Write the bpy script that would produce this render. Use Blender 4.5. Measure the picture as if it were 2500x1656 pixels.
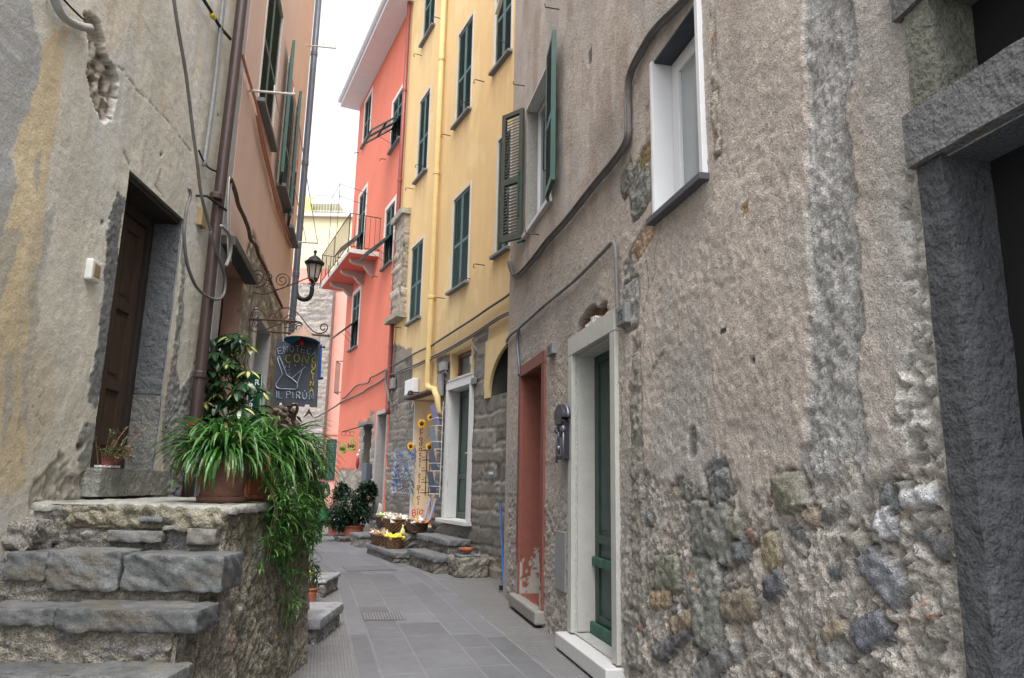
import bpy, bmesh, math, random
import numpy as np
from mathutils import Vector, Matrix
random.seed(7)
R_ = math.radians
scene = bpy.context.scene
for o in list(bpy.data.objects): bpy.data.objects.remove(o)

# ------------------------------------------------------------------ camera, world, sun, exposure
FPX, EYE = 1750.0, 1.4                       # focal length in pixels of a 2500 px wide frame, eye height (m)
PT, RL = math.atan(355/1750.0), R_(1.15)      # pitch, roll
cp, sp, cr, sr = math.cos(PT), math.sin(PT), math.cos(RL), math.sin(RL)
cam_d = bpy.data.cameras.new('camera'); cam = bpy.data.objects.new('camera', cam_d)
scene.collection.objects.link(cam); scene.camera = cam
cam_d.sensor_width = 36; cam_d.lens = FPX*36/2500; cam_d.clip_start = .05; cam_d.clip_end = 2000
_x = Vector((cr, -sp*sr, cp*sr)); _y = Vector((-sr, -sp*cr, cp*cr)); _z = -Vector((0, cp, sp))
M = Matrix((( _x[0], _y[0], _z[0], 0), (_x[1], _y[1], _z[1], 0), (_x[2], _y[2], _z[2], EYE), (0, 0, 0, 1)))
cam.matrix_world = M

SUN_EL, SUN_AZ = 62, 172
w = bpy.data.worlds.new('World'); scene.world = w; w.use_nodes = True
nt = w.node_tree; bg = nt.nodes['Background']
sky = nt.nodes.new('ShaderNodeTexSky'); sky.sky_type = 'NISHITA'; sky.sun_disc = False
sky.sun_elevation = R_(SUN_EL); sky.sun_rotation = R_(SUN_AZ); sky.dust_density = 4; sky.air_density = 1
hs = nt.nodes.new('ShaderNodeHueSaturation'); hs.inputs['Saturation'].default_value = .22     # overcast: the sky is almost white
nt.links.new(sky.outputs[0], hs.inputs['Color']); nt.links.new(hs.outputs[0], bg.inputs[0]); bg.inputs[1].default_value = .15
sl = bpy.data.lights.new('sun', 'SUN'); sl.energy = .8; sl.angle = R_(30); sl.color = (1, .97, .93)
so = bpy.data.objects.new('sun', sl); scene.collection.objects.link(so)
d = Vector((math.sin(R_(SUN_AZ))*math.cos(R_(SUN_EL)), math.cos(R_(SUN_AZ))*math.cos(R_(SUN_EL)), math.sin(R_(SUN_EL))))
so.rotation_euler = d.to_track_quat('Z', 'Y').to_euler()
scene.view_settings.view_transform = 'Standard'; scene.view_settings.look = 'None'
scene.view_settings.gamma = 1; scene.view_settings.use_curve_mapping = False
scene.view_settings.exposure = 1.66
scene.cycles.max_bounces = 8; scene.cycles.diffuse_bounces = 5

# ------------------------------------------------------------------ measuring: photograph position -> direction from the eye
def ray(u, v):
    a = (u-1250)/FPX; b = (828-v)/FPX
    return Vector((a*cr-b*sr, -sp*sr*a-sp*cr*b+cp, cp*sr*a+cp*cr*b+sp))
def gnd(u, v, z=0.0):
    r = ray(u, v); t = (z-EYE)/r.z
    return Vector((r.x*t, r.y*t, z))
def at(u, v, Y):
    r = ray(u, v); t = Y/r.y
    return Vector((r.x*t, Y, EYE+r.z*t))

class Wall:
    def __init__(s, A, B, side):
        s.A = Vector((A[0], A[1], 0)); t = Vector((B[0]-A[0], B[1]-A[1], 0)); s.L = t.length; s.t = t/s.L
        s.n = Vector((-s.t.y, s.t.x, 0)) if side == 'R' else Vector((s.t.y, -s.t.x, 0))
    def p(s, a, z, d=0.0): return s.A+s.t*a+s.n*d+Vector((0, 0, z))
    def uv(s, u, v, d=0.0):
        r = ray(u, v); e = Vector((0, 0, EYE)); o = s.A+s.n*d
        k = (o-e).dot(s.n)/r.dot(s.n); q = e+r*k
        return ((q-s.A).dot(s.t), q.z)
    def su(s, u, d=0.0, v=1000): return s.uv(u, v, d)[0]
    def sY(s, Y): return (Y-s.A.y)/s.t.y
    def rect(s, TL, TR, BR, BL, d=0.0):            # four photo corners of an upright rectangle -> s0,s1,z0,z1
        q = [s.uv(*c, d) for c in (TL, TR, BR, BL)]
        a = (q[0][0]+q[3][0])/2; b = (q[1][0]+q[2][0])/2
        return (min(a, b), max(a, b), (q[2][1]+q[3][1])/2, (q[0][1]+q[1][1])/2)

# ------------------------------------------------------------------ noise in numpy
_rs = np.random.RandomState(11); _T = _rs.rand(8, 256, 256)
def vn(x, y, k=0):
    T = _T[k % 8]; x = np.asarray(x, float)+k*17.3; y = np.asarray(y, float)+k*9.1
    xi = np.floor(x).astype(int); yi = np.floor(y).astype(int); fx = x-xi; fy = y-yi
    fx = fx*fx*fx*(fx*(fx*6-15)+10); fy = fy*fy*fy*(fy*(fy*6-15)+10)
    a = T[xi & 255, yi & 255]; b = T[(xi+1) & 255, yi & 255]; c = T[xi & 255, (yi+1) & 255]; e = T[(xi+1) & 255, (yi+1) & 255]
    return (a*(1-fx)+b*fx)*(1-fy)+(c*(1-fx)+e*fx)*fy
def fbm(x, y, k=0, o=4):
    s = 0; a = .5; t = 0
    for i in range(o):
        s = s+a*vn(x*2**i, y*2**i, k+i); t += a; a *= .55
    return s/t-.5
def sst(e0, e1, x):
    t = np.clip((x-e0)/(e1-e0), 0, 1); return t*t*(3-2*t)
def mix(c, col, m):
    return c*(1-m[..., None])+np.array(col)*m[..., None]
def inpoly(P, X, Y):
    r = np.zeros(X.shape, bool); n = len(P)
    for i in range(n):
        (x0, y0), (x1, y1) = P[i], P[(i+1) % n]
        if y0 == y1: continue
        c = ((y0 > Y) != (y1 > Y)) & (X < (x1-x0)*(Y-y0)/(y1-y0)+x0); r ^= c
    return r
def pdist(P, X, Y):                                # distance to an open polyline
    D = np.full(X.shape, 1e9)
    for (x0, y0), (x1, y1) in zip(P[:-1], P[1:]):
        dx, dy = x1-x0, y1-y0; t = np.clip(((X-x0)*dx+(Y-y0)*dy)/(dx*dx+dy*dy+1e-12), 0, 1)
        D = np.minimum(D, np.hypot(X-x0-t*dx, Y-y0-t*dy))
    return D
def coursed(S, Z, hh=.22, ww=.35, k=0, jit=.02):
    """irregular rubble: jittered courses, random widths, some blocks split in two"""
    rs = np.random.RandomState(k+3)
    Sj = S+jit*fbm(S*5, Z*5, k)*2.5+jit*fbm(S*16, Z*16, k+4)*1.2; Zj = Z+jit*fbm(S*3, Z*3, k+2)*4+.16*fbm(S*.7, Z*.5, k+3)+jit*fbm(S*14, Z*14, k+5)
    ze = [-.8]
    while ze[-1] < 16: ze.append(ze[-1]+hh*rs.uniform(.45, 1.55))
    ze = np.array(ze); r = np.clip(np.searchsorted(ze, Zj)-1, 0, len(ze)-2)
    dz = np.minimum(Zj-ze[r], ze[r+1]-Zj); ds = np.full(S.shape, 9.); cid = np.zeros(S.shape, int)
    for q in np.unique(r):
        m = r == q; se = [-2-rs.rand()]
        while se[-1] < 40: se.append(se[-1]+ww*rs.uniform(.35, 1.7))
        se = np.array(se); sl_ = Sj[m]+rs.uniform(-.3, .3)*(Zj[m]-ze[q]); c = np.clip(np.searchsorted(se, sl_)-1, 0, len(se)-2)
        ds[m] = np.minimum(sl_-se[c], se[c+1]-sl_); cid[m] = q*131+c
        hcut = rs.rand(len(se)); sp_ = (hcut[c] < .4); zc_ = ze[q]+(ze[q+1]-ze[q])*(.3+.4*hcut[c]/.4)
        dzz = dz[m]; dzz = np.where(sp_, np.minimum(dzz, abs(Zj[m]-zc_)), dzz); dz[m] = dzz; cid[m] += np.where(sp_ & (Zj[m] > zc_), 50021, 0)
    e = np.minimum(dz, ds)
    h = ((cid*7919) % 1009)/1009.; h2 = ((cid*104729) % 997)/997.
    return e, h, h2

# ------------------------------------------------------------------ materials
def _m(name):
    m = bpy.data.materials.new(name); m.use_nodes = True; nt = m.node_tree
    return m, nt, nt.nodes['Principled BSDF'], nt.nodes, nt.links
def _bump(nt, p, bumps, vec=None):
    N, L = nt.nodes, nt.links; prev = None
    for (kind, sc, st, dist) in bumps:
        if kind == 'n':
            t = N.new('ShaderNodeTexNoise'); t.inputs['Scale'].default_value = sc; t.inputs['Detail'].default_value = 5; out = t.outputs[0]
        else:
            t = N.new('ShaderNodeTexVoronoi'); t.inputs['Scale'].default_value = sc; out = t.outputs[0]
        if vec: L.new(vec, t.inputs['Vector'])
        b = N.new('ShaderNodeBump'); b.inputs['Strength'].default_value = st; b.inputs['Distance'].default_value = dist
        L.new(out, b.inputs['Height'])
        if prev: L.new(prev.outputs[0], b.inputs['Normal'])
        prev = b
    if prev: L.new(prev.outputs[0], p.inputs['Normal'])
def _vary(nt, src, sc, amt, vec=None, stretch=None):
    N, L = nt.nodes, nt.links
    t = N.new('ShaderNodeTexNoise'); t.inputs['Scale'].default_value = sc; t.inputs['Detail'].default_value = 6; t.inputs['Roughness'].default_value = .65
    if vec:
        if stretch:
            mp = N.new('ShaderNodeMapping'); mp.inputs['Scale'].default_value = stretch; L.new(vec, mp.inputs[0]); vec = mp.outputs[0]
        L.new(vec, t.inputs['Vector'])
    r = N.new('ShaderNodeMapRange'); r.inputs['From Min'].default_value = .25 if sc < 60 else .36; r.inputs['From Max'].default_value = .75 if sc < 60 else .64
    r.inputs['To Min'].default_value = 1-amt; r.inputs['To Max'].default_value = 1+amt
    L.new(t.outputs[0], r.inputs[0])
    x = N.new('ShaderNodeMix'); x.data_type = 'RGBA'; x.blend_type = 'MULTIPLY'; x.inputs[0].default_value = 1
    if hasattr(src, 'links'): L.new(src, x.inputs[6])
    else: x.inputs[6].default_value = src
    L.new(r.outputs[0], x.inputs[7]); return x.outputs[2]
def matvc(name, rough=.92, bumps=(), vary=((60, .18),), spec=.25):
    m, nt, p, N, L = _m(name)
    tc = N.new('ShaderNodeTexCoord').outputs['Object']
    a = N.new('ShaderNodeAttribute'); a.attribute_name = 'Col'; c = a.outputs['Color']
    for sc, am in vary: c = _vary(nt, c, sc, am, tc)
    L.new(c, p.inputs['Base Color']); p.inputs['Roughness'].default_value = rough; p.inputs['Specular IOR Level'].default_value = spec
    _bump(nt, p, bumps, tc); return m
def mat(name, rgb, rough=.7, metal=0, bumps=(), vary=((20, .12),), spec=.4, stretch=None, trans=0, emit=0):
    m, nt, p, N, L = _m(name)
    tc = N.new('ShaderNodeTexCoord').outputs['Object']
    c = (*rgb, 1)
    p.inputs['Base Color'].default_value = c
    for sc, am in vary: c = _vary(nt, c, sc, am, tc, stretch)
    if vary: L.new(c, p.inputs['Base Color'])
    p.inputs['Roughness'].default_value = rough; p.inputs['Metallic'].default_value = metal; p.inputs['Specular IOR Level'].default_value = spec
    if trans: p.inputs['Transmission Weight'].default_value = trans
    if emit: p.inputs['Emission Color'].default_value = (*rgb, 1); p.inputs['Emission Strength'].default_value = emit
    _bump(nt, p, bumps, tc); return m
def leafmat(name, c1, c2, c3=None, rough=.4, sc=6):
    m, nt, p, N, L = _m(name)
    oi = N.new('ShaderNodeNewGeometry'); tc = N.new('ShaderNodeTexCoord')
    rp = N.new('ShaderNodeValToRGB'); rp.color_ramp.elements[0].color = (*c1, 1); rp.color_ramp.elements[1].color = (*c2, 1)
    if c3: e = rp.color_ramp.elements.new(.85); e.color = (*c2, 1); rp.color_ramp.elements[-1].color = (*c3, 1)
    L.new(oi.outputs['Random Per Island'], rp.inputs[0]); L.new(rp.outputs[0], p.inputs['Base Color'])
    p.inputs['Roughness'].default_value = rough; p.inputs['Specular IOR Level'].default_value = .5
    tr = N.new('ShaderNodeBsdfTranslucent'); mx = N.new('ShaderNodeMixShader'); mx.inputs[0].default_value = .25
    L.new(rp.outputs[0], tr.inputs[0]); L.new(p.outputs[0], mx.inputs[1]); L.new(tr.outputs[0], mx.inputs[2])
    L.new(mx.outputs[0], N['Material Output'].inputs[0]); return m

# ------------------------------------------------------------------ objects
def tag(o, label=None, cat=None, group=None, kind=None):
    if label: o['label'] = label
    if cat: o['category'] = cat
    if group: o['group'] = group
    if kind: o['kind'] = kind
    return o
def empty(name, loc, label, cat, group=None):
    o = bpy.data.objects.new(name, None); scene.collection.objects.link(o); o.location = loc; o.empty_display_size = .1
    return tag(o, label, cat, group)
def copy_tree(o, parent=None):
    c = o.copy(); scene.collection.objects.link(c); c.parent = parent
    if parent is not None: c.matrix_parent_inverse = o.matrix_parent_inverse.copy()
    for ch in [x for x in bpy.data.objects if x.parent == o]: copy_tree(ch, c)
    return c
class MB:
    def __init__(s): s.v = []; s.f = []; s.m = []; s.c = []; s.mi = 0; s.col = (1, 1, 1)
    def add(s, vs, fs):
        k = len(s.v); s.v += [tuple(x) for x in vs]; s.c += [s.col]*len(vs)
        for f in fs: s.f.append([k+i for i in f]); s.m.append(s.mi)
    def hexa(s, P): s.add(P, [(3, 2, 1, 0), (4, 5, 6, 7), (0, 1, 5, 4), (1, 2, 6, 5), (2, 3, 7, 6), (3, 0, 4, 7)])
    def box(s, x0, x1, y0, y1, z0, z1, M=None):
        P = [Vector(q) for q in ((x0, y0, z0), (x1, y0, z0), (x1, y1, z0), (x0, y1, z0), (x0, y0, z1), (x1, y0, z1), (x1, y1, z1), (x0, y1, z1))]
        if M is not None: P = [M @ q for q in P]
        s.hexa(P)
    def wbox(s, W, s0, s1, z0, z1, d0, d1):
        s.hexa([W.p(s0, z0, d0), W.p(s1, z0, d0), W.p(s1, z0, d1), W.p(s0, z0, d1), W.p(s0, z1, d0), W.p(s1, z1, d0), W.p(s1, z1, d1), W.p(s0, z1, d1)])
    def prism(s, pts0, pts1):
        n = len(pts0); s.add(list(pts0)+list(pts1), [list(range(n))[::-1], list(range(n, 2*n))]+[(i, (i+1) % n, n+(i+1) % n, n+i) for i in range(n)])
    def wpoly(s, W, pts, d0, d1): s.prism([W.p(a, z, d0) for a, z in pts], [W.p(a, z, d1) for a, z in pts])
    def tube(s, P, r, n=8, cap=True, rr=None):
        P = [Vector(p) for p in P]; k0 = len(s.v); up = Vector((0, 0, 1)); prev = None
        rings = []
        for i, p in enumerate(P):
            a = P[max(i-1, 0)]; b = P[min(i+1, len(P)-1)]; t = (b-a)
            if t.length < 1e-9: t = Vector((0, 0, 1))
            t.normalize()
            if prev is None:
                x = t.cross(up)
                if x.length < 1e-3: x = t.cross(Vector((1, 0, 0)))
            else: x = prev-t*prev.dot(t)
            if x.length < 1e-6: x = t.orthogonal()
            x.normalize(); prev = x; y = t.cross(x); q = rr[i] if rr else r
            rings.append([p+(x*math.cos(2*math.pi*j/n)+y*math.sin(2*math.pi*j/n))*q for j in range(n)])
        vs = [v for ring in rings for v in ring]; fs = []
        for i in range(len(P)-1):
            for j in range(n): fs.append((i*n+j, i*n+(j+1) % n, (i+1)*n+(j+1) % n, (i+1)*n+j))
        if cap: fs += [list(range(n))[::-1], [(len(P)-1)*n+j for j in range(n)]]
        s.add(vs, fs)
    def lathe(s, c, prof, n=20, axis=None, sx=1, sy=1):
        c = Vector(c); vs = []; fs = []; m = len(prof)
        for r, z in prof:
            for j in range(n):
                a = 2*math.pi*j/n; q = Vector((r*sx*math.cos(a), r*sy*math.sin(a), z))
                if axis is not None: q = axis @ q
                vs.append(c+q)
        for i in range(m-1):
            for j in range(n): fs.append((i*n+j, i*n+(j+1) % n, (i+1)*n+(j+1) % n, (i+1)*n+j))
        fs += [list(range(n))[::-1], [(m-1)*n+j for j in range(n)]]
        s.add(vs, fs)
    def build(s, name, mats, parent=None, smooth=False, loc=None, bevel=0, label=None):
        me = bpy.data.meshes.new(name); me.from_pydata(s.v, [], s.f)
        if not isinstance(mats, (list, tuple)): mats = [mats]
        for m in mats: me.materials.append(m)
        me.polygons.foreach_set('material_index', s.m)
        if smooth: me.polygons.foreach_set('use_smooth', [True]*len(s.f))
        if any(c != (1, 1, 1) for c in s.c):
            at_ = me.color_attributes.new('Col', 'FLOAT_COLOR', 'POINT')
            at_.data.foreach_set('color', np.c_[np.array(s.c, float), np.ones(len(s.c))].ravel())
        me.validate(); me.update()
        o = bpy.data.objects.new(name, me); scene.collection.objects.link(o)
        if loc is not None:
            me.transform(Matrix.Translation(-Vector(loc))); o.location = loc
        if parent is not None:
            o.parent = parent; o.matrix_parent_inverse = Matrix.Translation(-wloc(parent))
        if bevel:
            b = o.modifiers.new('b', 'BEVEL'); b.width = bevel; b.segments = 2; b.limit_method = 'ANGLE'
        if label: o['label'] = label
        return o
def wloc(o):
    v = Vector(o.location)
    if o.parent is not None: v = (Matrix.Translation(wloc(o.parent)) @ o.matrix_parent_inverse) @ v
    return v
def npmesh(name, V, F, C, material, parent=None, smooth=True, extra=None):
    me = bpy.data.meshes.new(name); nv, nf = len(V), len(F)
    me.vertices.add(nv); me.vertices.foreach_set('co', V.astype(np.float32).ravel())
    me.loops.add(nf*4); me.loops.foreach_set('vertex_index', F.astype(np.int32).ravel())
    me.polygons.add(nf); me.polygons.foreach_set('loop_start', np.arange(0, nf*4, 4, dtype=np.int32))
    try: me.polygons.foreach_set('loop_total', np.full(nf, 4, dtype=np.int32))
    except Exception: pass
    me.polygons.foreach_set('use_smooth', np.full(nf, smooth))
    me.update(calc_edges=True); me.validate()
    a = me.color_attributes.new('Col', 'FLOAT_COLOR', 'POINT')
    a.data.foreach_set('color', np.c_[np.clip(C, 0, 1), np.ones(nv)].astype(np.float32).ravel())
    if extra is not None:
        for k, arr in extra.items():
            e = me.attributes.new(k, 'FLOAT', 'POINT'); e.data.foreach_set('value', arr.astype(np.float32))
    me.materials.append(material)
    o = bpy.data.objects.new(name, me); scene.collection.objects.link(o)
    if parent is not None: o.parent = parent; o.matrix_parent_inverse = Matrix.Translation(-wloc(parent))
    return o
def steps_between(breaks, stepf):
    out = []
    b = sorted(set(round(x, 4) for x in breaks))
    for a, c in zip(b[:-1], b[1:]):
        n = max(1, int(math.ceil((c-a)/stepf((a+c)/2)))); x = a
        if c-a > .5:                                    # graded
            x = a
            while x < c-1e-4:
                out.append(x); x += min(stepf(x), c-x)
                if c-x < stepf(x)*.3: break
        else: out += list(np.linspace(a, c, n, endpoint=False))
    out.append(b[-1]); return np.array(out)
def facade(W, s0, s1, z0, z1, holes, fs, fz, fn, name, material, parent, back=3.0, rc=None, extra_s=(), extra_z=(), body=True):
    """a wall face with real openings; holes = (s0,s1,z0,z1,depth,colour of the reveal)"""
    ss = steps_between([s0, s1]+[h[0] for h in holes]+[h[1] for h in holes]+list(extra_s), fs)
    zz = steps_between([z0, z1]+[h[2] for h in holes]+[h[3] for h in holes]+list(extra_z), fz)
    S, Z = np.meshgrid(ss, zz, indexing='ij'); D, C = fn(S, Z)
    hd_ = np.full(S.shape, 9.)
    for h in holes: hd_ = np.minimum(hd_, np.hypot(np.maximum(np.maximum(h[0]-S, S-h[1]), 0), np.maximum(np.maximum(h[2]-Z, Z-h[3]), 0)))
    D = np.where(D > .0, D*np.clip(.15+hd_/.18, 0, 1), D)
    ns, nz = S.shape
    A = np.array(W.A); t = np.array(W.t); n = np.array(W.n)
    def pos(S, Z, D): return A+S[..., None]*t+D[..., None]*n+Z[..., None]*np.array([0, 0, 1.])
    V = pos(S, Z, D).reshape(-1, 3); C = C.reshape(-1, 3)
    I = np.arange(ns*nz).reshape(ns, nz)
    cs = (ss[:-1]+ss[1:])/2; cz = (zz[:-1]+zz[1:])/2; keep = np.ones((ns-1, nz-1), bool)
    for h in holes: keep &= ~(((cs > h[0]) & (cs < h[1]))[:, None] & ((cz > h[2]) & (cz < h[3]))[None, :])
    q = np.stack([I[:-1, :-1], I[1:, :-1], I[1:, 1:], I[:-1, 1:]], -1)[keep]
    if W.t.cross(Vector((0, 0, 1))).dot(W.n) < 0: q = q[:, ::-1]
    VV, FF, CC = [V], [q], [C]; nb = len(V)
    def strip(ia, dep, col):
        nonlocal nb
        P0 = V[ia]; base = P0-((P0-A) @ n)[:, None]*n; k = len(ia)
        m = 3; rows = [P0]+[base-n*dep*(j/m)+(n*0) for j in range(1, m+1)]
        VV.append(np.concatenate(rows)); CC.append(np.tile(np.array(col), (k*(m+1), 1))*(1+.08*(_rs.rand(k*(m+1), 1)-.5)))
        J = np.arange(k*(m+1)).reshape(m+1, k)+nb
        FF.append(np.stack([J[:-1, :-1], J[:-1, 1:], J[1:, 1:], J[1:, :-1]], -1).reshape(-1, 4)); nb += k*(m+1)
    for h in holes:
        i0, i1 = np.argmin(abs(ss-h[0])), np.argmin(abs(ss-h[1])); j0, j1 = np.argmin(abs(zz-h[2])), np.argmin(abs(zz-h[3]))
        col = h[5] if len(h) > 5 else (.3, .28, .25)
        for ia in (I[i0, j0:j1+1], I[i1, j0:j1+1], I[i0:i1+1, j0], I[i0:i1+1, j1]): strip(ia, h[4], col)
    if body:
        BD = .9; col = rc or tuple(C.mean(0))
        for ia in (I[0, :], I[-1, :], I[:, 0], I[:, -1]): strip(ia, BD, col)
        P = [(s0, z0), (s1, z0), (s1, z1), (s0, z1)]
        bv = np.array([W.p(a, z, -dd) for dd in (BD, back) for a, z in P]); VV.append(bv); CC.append(np.tile(np.array(col), (8, 1)))
        FF.append(np.array([(0, 1, 2, 3), (4, 5, 6, 7), (0, 1, 5, 4), (1, 2, 6, 5), (2, 3, 7, 6), (3, 0, 4, 7)])+nb); nb += 8
    return npmesh(name, np.concatenate(VV), np.concatenate(FF), np.concatenate(CC), material, parent)
def worley(x, y, k=0):
    xi = np.floor(x).astype(int); yi = np.floor(y).astype(int); d1 = np.full(np.shape(x), 9.); d2 = np.full(np.shape(x), 9.); T = _T[k % 8]; U = _T[(k+3) % 8]
    for i in (-1, 0, 1):
        for j in (-1, 0, 1):
            cx, cy = xi+i, yi+j; d = np.hypot(cx+T[cx & 255, cy & 255]-x, cy+U[cx & 255, cy & 255]-y)
            d2 = np.where(d < d1, d1, np.minimum(d2, d)); d1 = np.minimum(d1, d)
    return d1, d2
def gravel(x, y, k=0):
    """lumpy, sharp-edged aggregate: about -.5 .. .5"""
    a, b = worley(x+.3*fbm(x, y, k)*2, y+.3*fbm(x, y, k+1)*2, k); return np.clip(b-a, 0, .6)/.6-.5
def pix(W, pts, d=0.0): return [W.uv(u, v, d) for u, v in pts]
def px3(W, pts, d=0.0): return [W.p(*W.uv(u, v, d), d) for u, v in pts]
def smooth_path(P, n=6):
    P = [Vector(p) for p in P]; out = []
    for i in range(len(P)-1):
        a, b, c, e = P[max(i-1, 0)], P[i], P[i+1], P[min(i+2, len(P)-1)]
        for k in range(n):
            t = k/n; out.append(.5*((2*b)+(c-a)*t+(2*a-5*b+4*c-e)*t*t+(3*b-a-3*c+e)*t**3))
    out.append(P[-1]); return out
# ------------------------------------------------------------------ the street's walls in plan
def XR(Y): return 1.956-.209*Y
def XL(Y): return -2.55-.055*Y
def XY(Y): return -.225-.46*(Y-11.38)
WR = Wall((XR(-1), -1), (XR(9.6), 9.6), 'R')
WL = Wall((XL(-1), -1), (XL(6.95), 6.95), 'L')
WY = Wall((XY(10.2), 10.2), (XY(17.24), 17.24), 'R')
WP = Wall((XY(17.24), 17.24), (XY(22.6), 22.6), 'R')
_l2a = (XL(6.95)+.02, 6.97)
_q = ray(735, 402); _k = _q.x/_q.y; _y2 = (_l2a[0]+.20*_l2a[1])/(_k+.20)
WQ = Wall(_l2a, (_k*_y2, _y2), 'L')                      # the salmon house on the left

M_stucco = matvc('stucco', .95, (('n', 40, .5, .02), ('n', 120, .7, .010), ('v', 170, .4, .006)), ((70, .20), (150, .24), (320, .16)), .15)
M_left = matvc('limewash', .93, (('n', 6, .3, .03), ('n', 60, .5, .008), ('n', 200, .5, .003)), ((3, .10), (30, .12), (180, .2)), .15)
M_paint = matvc('painted_plaster', .85, (('n', 14, .12, .02), ('n', 120, .2, .004)), ((1.2, .06), (40, .04)), .2)
M_stone = matvc('stone', .9, (('n', 18, .7, .03), ('n', 60, .8, .015), ('n', 160, .6, .006)), ((10, .25), (90, .3)), .2)
M_slate = mat('slate', (.16, .165, .175), .75, 0, (('n', 25, .4, .01), ('n', 140, .4, .003)), ((5, .16), (70, .12)))
M_marble = mat('marble', (.43, .43, .40), .5, 0, (('n', 9, .1, .01),), ((2.5, .10), (14, .07)))
M_marblew = mat('pale_marble', (.52, .53, .53), .45, 0, (('n', 9, .1, .01),), ((3, .07),))
M_green = mat('green_paint', (.014, .075, .058), .42, 0, (('n', 60, .12, .003),), ((10, .2), (60, .1)))
M_greend = mat('dark_green_paint', (.026, .052, .043), .45, 0, (('n', 60, .15, .003),), ((7, .35), (50, .15)))
M_faded = mat('faded_green_paint', (.055, .11, .105), .55, 0, (('n', 60, .15, .003),), ((10, .2),))
M_frame = mat('grey_putty_surround', (.52, .50, .46), .8, 0, (('n', 40, .2, .004),), ((12, .08),))
M_white = mat('white_paint', (.62, .63, .65), .4, 0, (), ((8, .03),))
M_glass = mat('window_glass', (.10, .13, .15), .08, 0, (), (), .8)
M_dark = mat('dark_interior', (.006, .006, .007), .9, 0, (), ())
M_navy = mat('dark_soffit', (.035, .042, .055), .6, 0, (), ((6, .2),))
M_iron = mat('black_iron', (.018, .018, .02), .5, .3, (('n', 90, .2, .002),), ((30, .2),))
M_rust = mat('rusty_iron', (.085, .055, .04), .7, .3, (('n', 90, .3, .002),), ((30, .3),))
M_grey = mat('grey_plastic', (.23, .235, .24), .6, 0, (('n', 50, .1, .003),), ((12, .18),))
M_cable = mat('dusty_grey_cable', (.13, .12, .115), .75, 0, (('n', 50, .2, .003),), ((12, .25),))
M_brownp = mat('brown_pipe', (.060, .040, .037), .42, .1, (('n', 5, .1, .01),), ((4, .18), (40, .08)))
M_redp = mat('red_pipe', (.22, .050, .045), .45, .1, (), ((5, .15),))
M_yelp = mat('yellow_pipe', (.60, .45, .20), .75, 0, (), ((4, .10),))
M_bluep = mat('blue_grey_pipe', (.10, .11, .14), .45, .2, (), ((4, .15),))
M_wood = mat('old_dark_wood', (.030, .022, .018), .75, 0, (('n', 30, .5, .006),), ((8, .4),), .3, (8, 8, .8))
M_terra = mat('terracotta', (.36, .115, .06), .75, 0, (('n', 40, .3, .004),), ((9, .2),))
M_terrao = mat('old_terracotta', (.15, .075, .055), .85, 0, (('n', 40, .5, .006),), ((7, .35), (40, .2)))
M_wicker = mat('wicker', (.16, .095, .05), .8, 0, (('n', 70, .9, .01),), ((60, .4),))
M_redframe = mat('brick_red_paint', (.20, .070, .050), .65, 0, (('n', 50, .3, .003),), ((5, .12), (60, .1)))
M_roof = mat('roof_slab_paint', (.62, .60, .62), .8, 0, (), ((4, .05),))

def poly_mask(W, P, S, Z, j=.03, k=0):
    Q = pix(W, P); a = fbm(S*7, Z*7, k)*2*j+fbm(S*30, Z*30, k+1)*j; b = fbm(S*7, Z*7, k+2)*2*j+fbm(S*30, Z*30, k+3)*j
    return inpoly(Q, S+a, Z+b)
def stone_blob(W, S, Z, D, C, u, v, hw, hh, col, h=.03, rot=0, sq=4, k=0, edge=.12, jag=.6):
    c = W.uv(u, v); a = abs(W.uv(u-hw, v)[0]-W.uv(u+hw, v)[0])/2; b = abs(W.uv(u, v-hh)[1]-W.uv(u, v+hh)[1])/2
    m = (abs(S-c[0]) < a*1.7+.05) & (abs(Z-c[1]) < b*1.7+.05)
    if not m.any(): return
    s, z = S[m]-c[0], Z[m]-c[1]; cr_, sr_ = math.cos(rot), math.sin(rot)
    x = (s*cr_+z*sr_)/a; y = (-s*sr_+z*cr_)/b; nz_ = fbm(S[m]*9, Z[m]*9, k)*.5+fbm(S[m]*28, Z[m]*28, k+1)*.25
    r = (abs(x)**sq+abs(y)**sq)**(1/sq)+nz_*jag*min(1, .09/max(a, .01)+.35)
    f = sst(1.0, 1.0-edge, r); ring = sst(1.16, 1.04, r)*(1-f)
    h = h*.35
    D[m] = D[m]*(.5*(1-f)+.5*(1-f)**2)+f*(h+.022*fbm(S[m]*11, Z[m]*11, k+2)*2+.012*gravel(S[m]*13, Z[m]*17, k)+.006*gravel(S[m]*42, Z[m]*42, k)+.2*h*(1-np.clip(r, 0, 1)))-ring*.016
    tone = 1+.5*fbm(S[m]*14, Z[m]*14, k+3)+.35*fbm(S[m]*45, Z[m]*45, k+4)
    cc = np.array(col)*tone[:, None]; q = C[m]*(1-.45*ring[:, None]); C[m] = q*(1-f[:, None])+cc*f[:, None]

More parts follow.
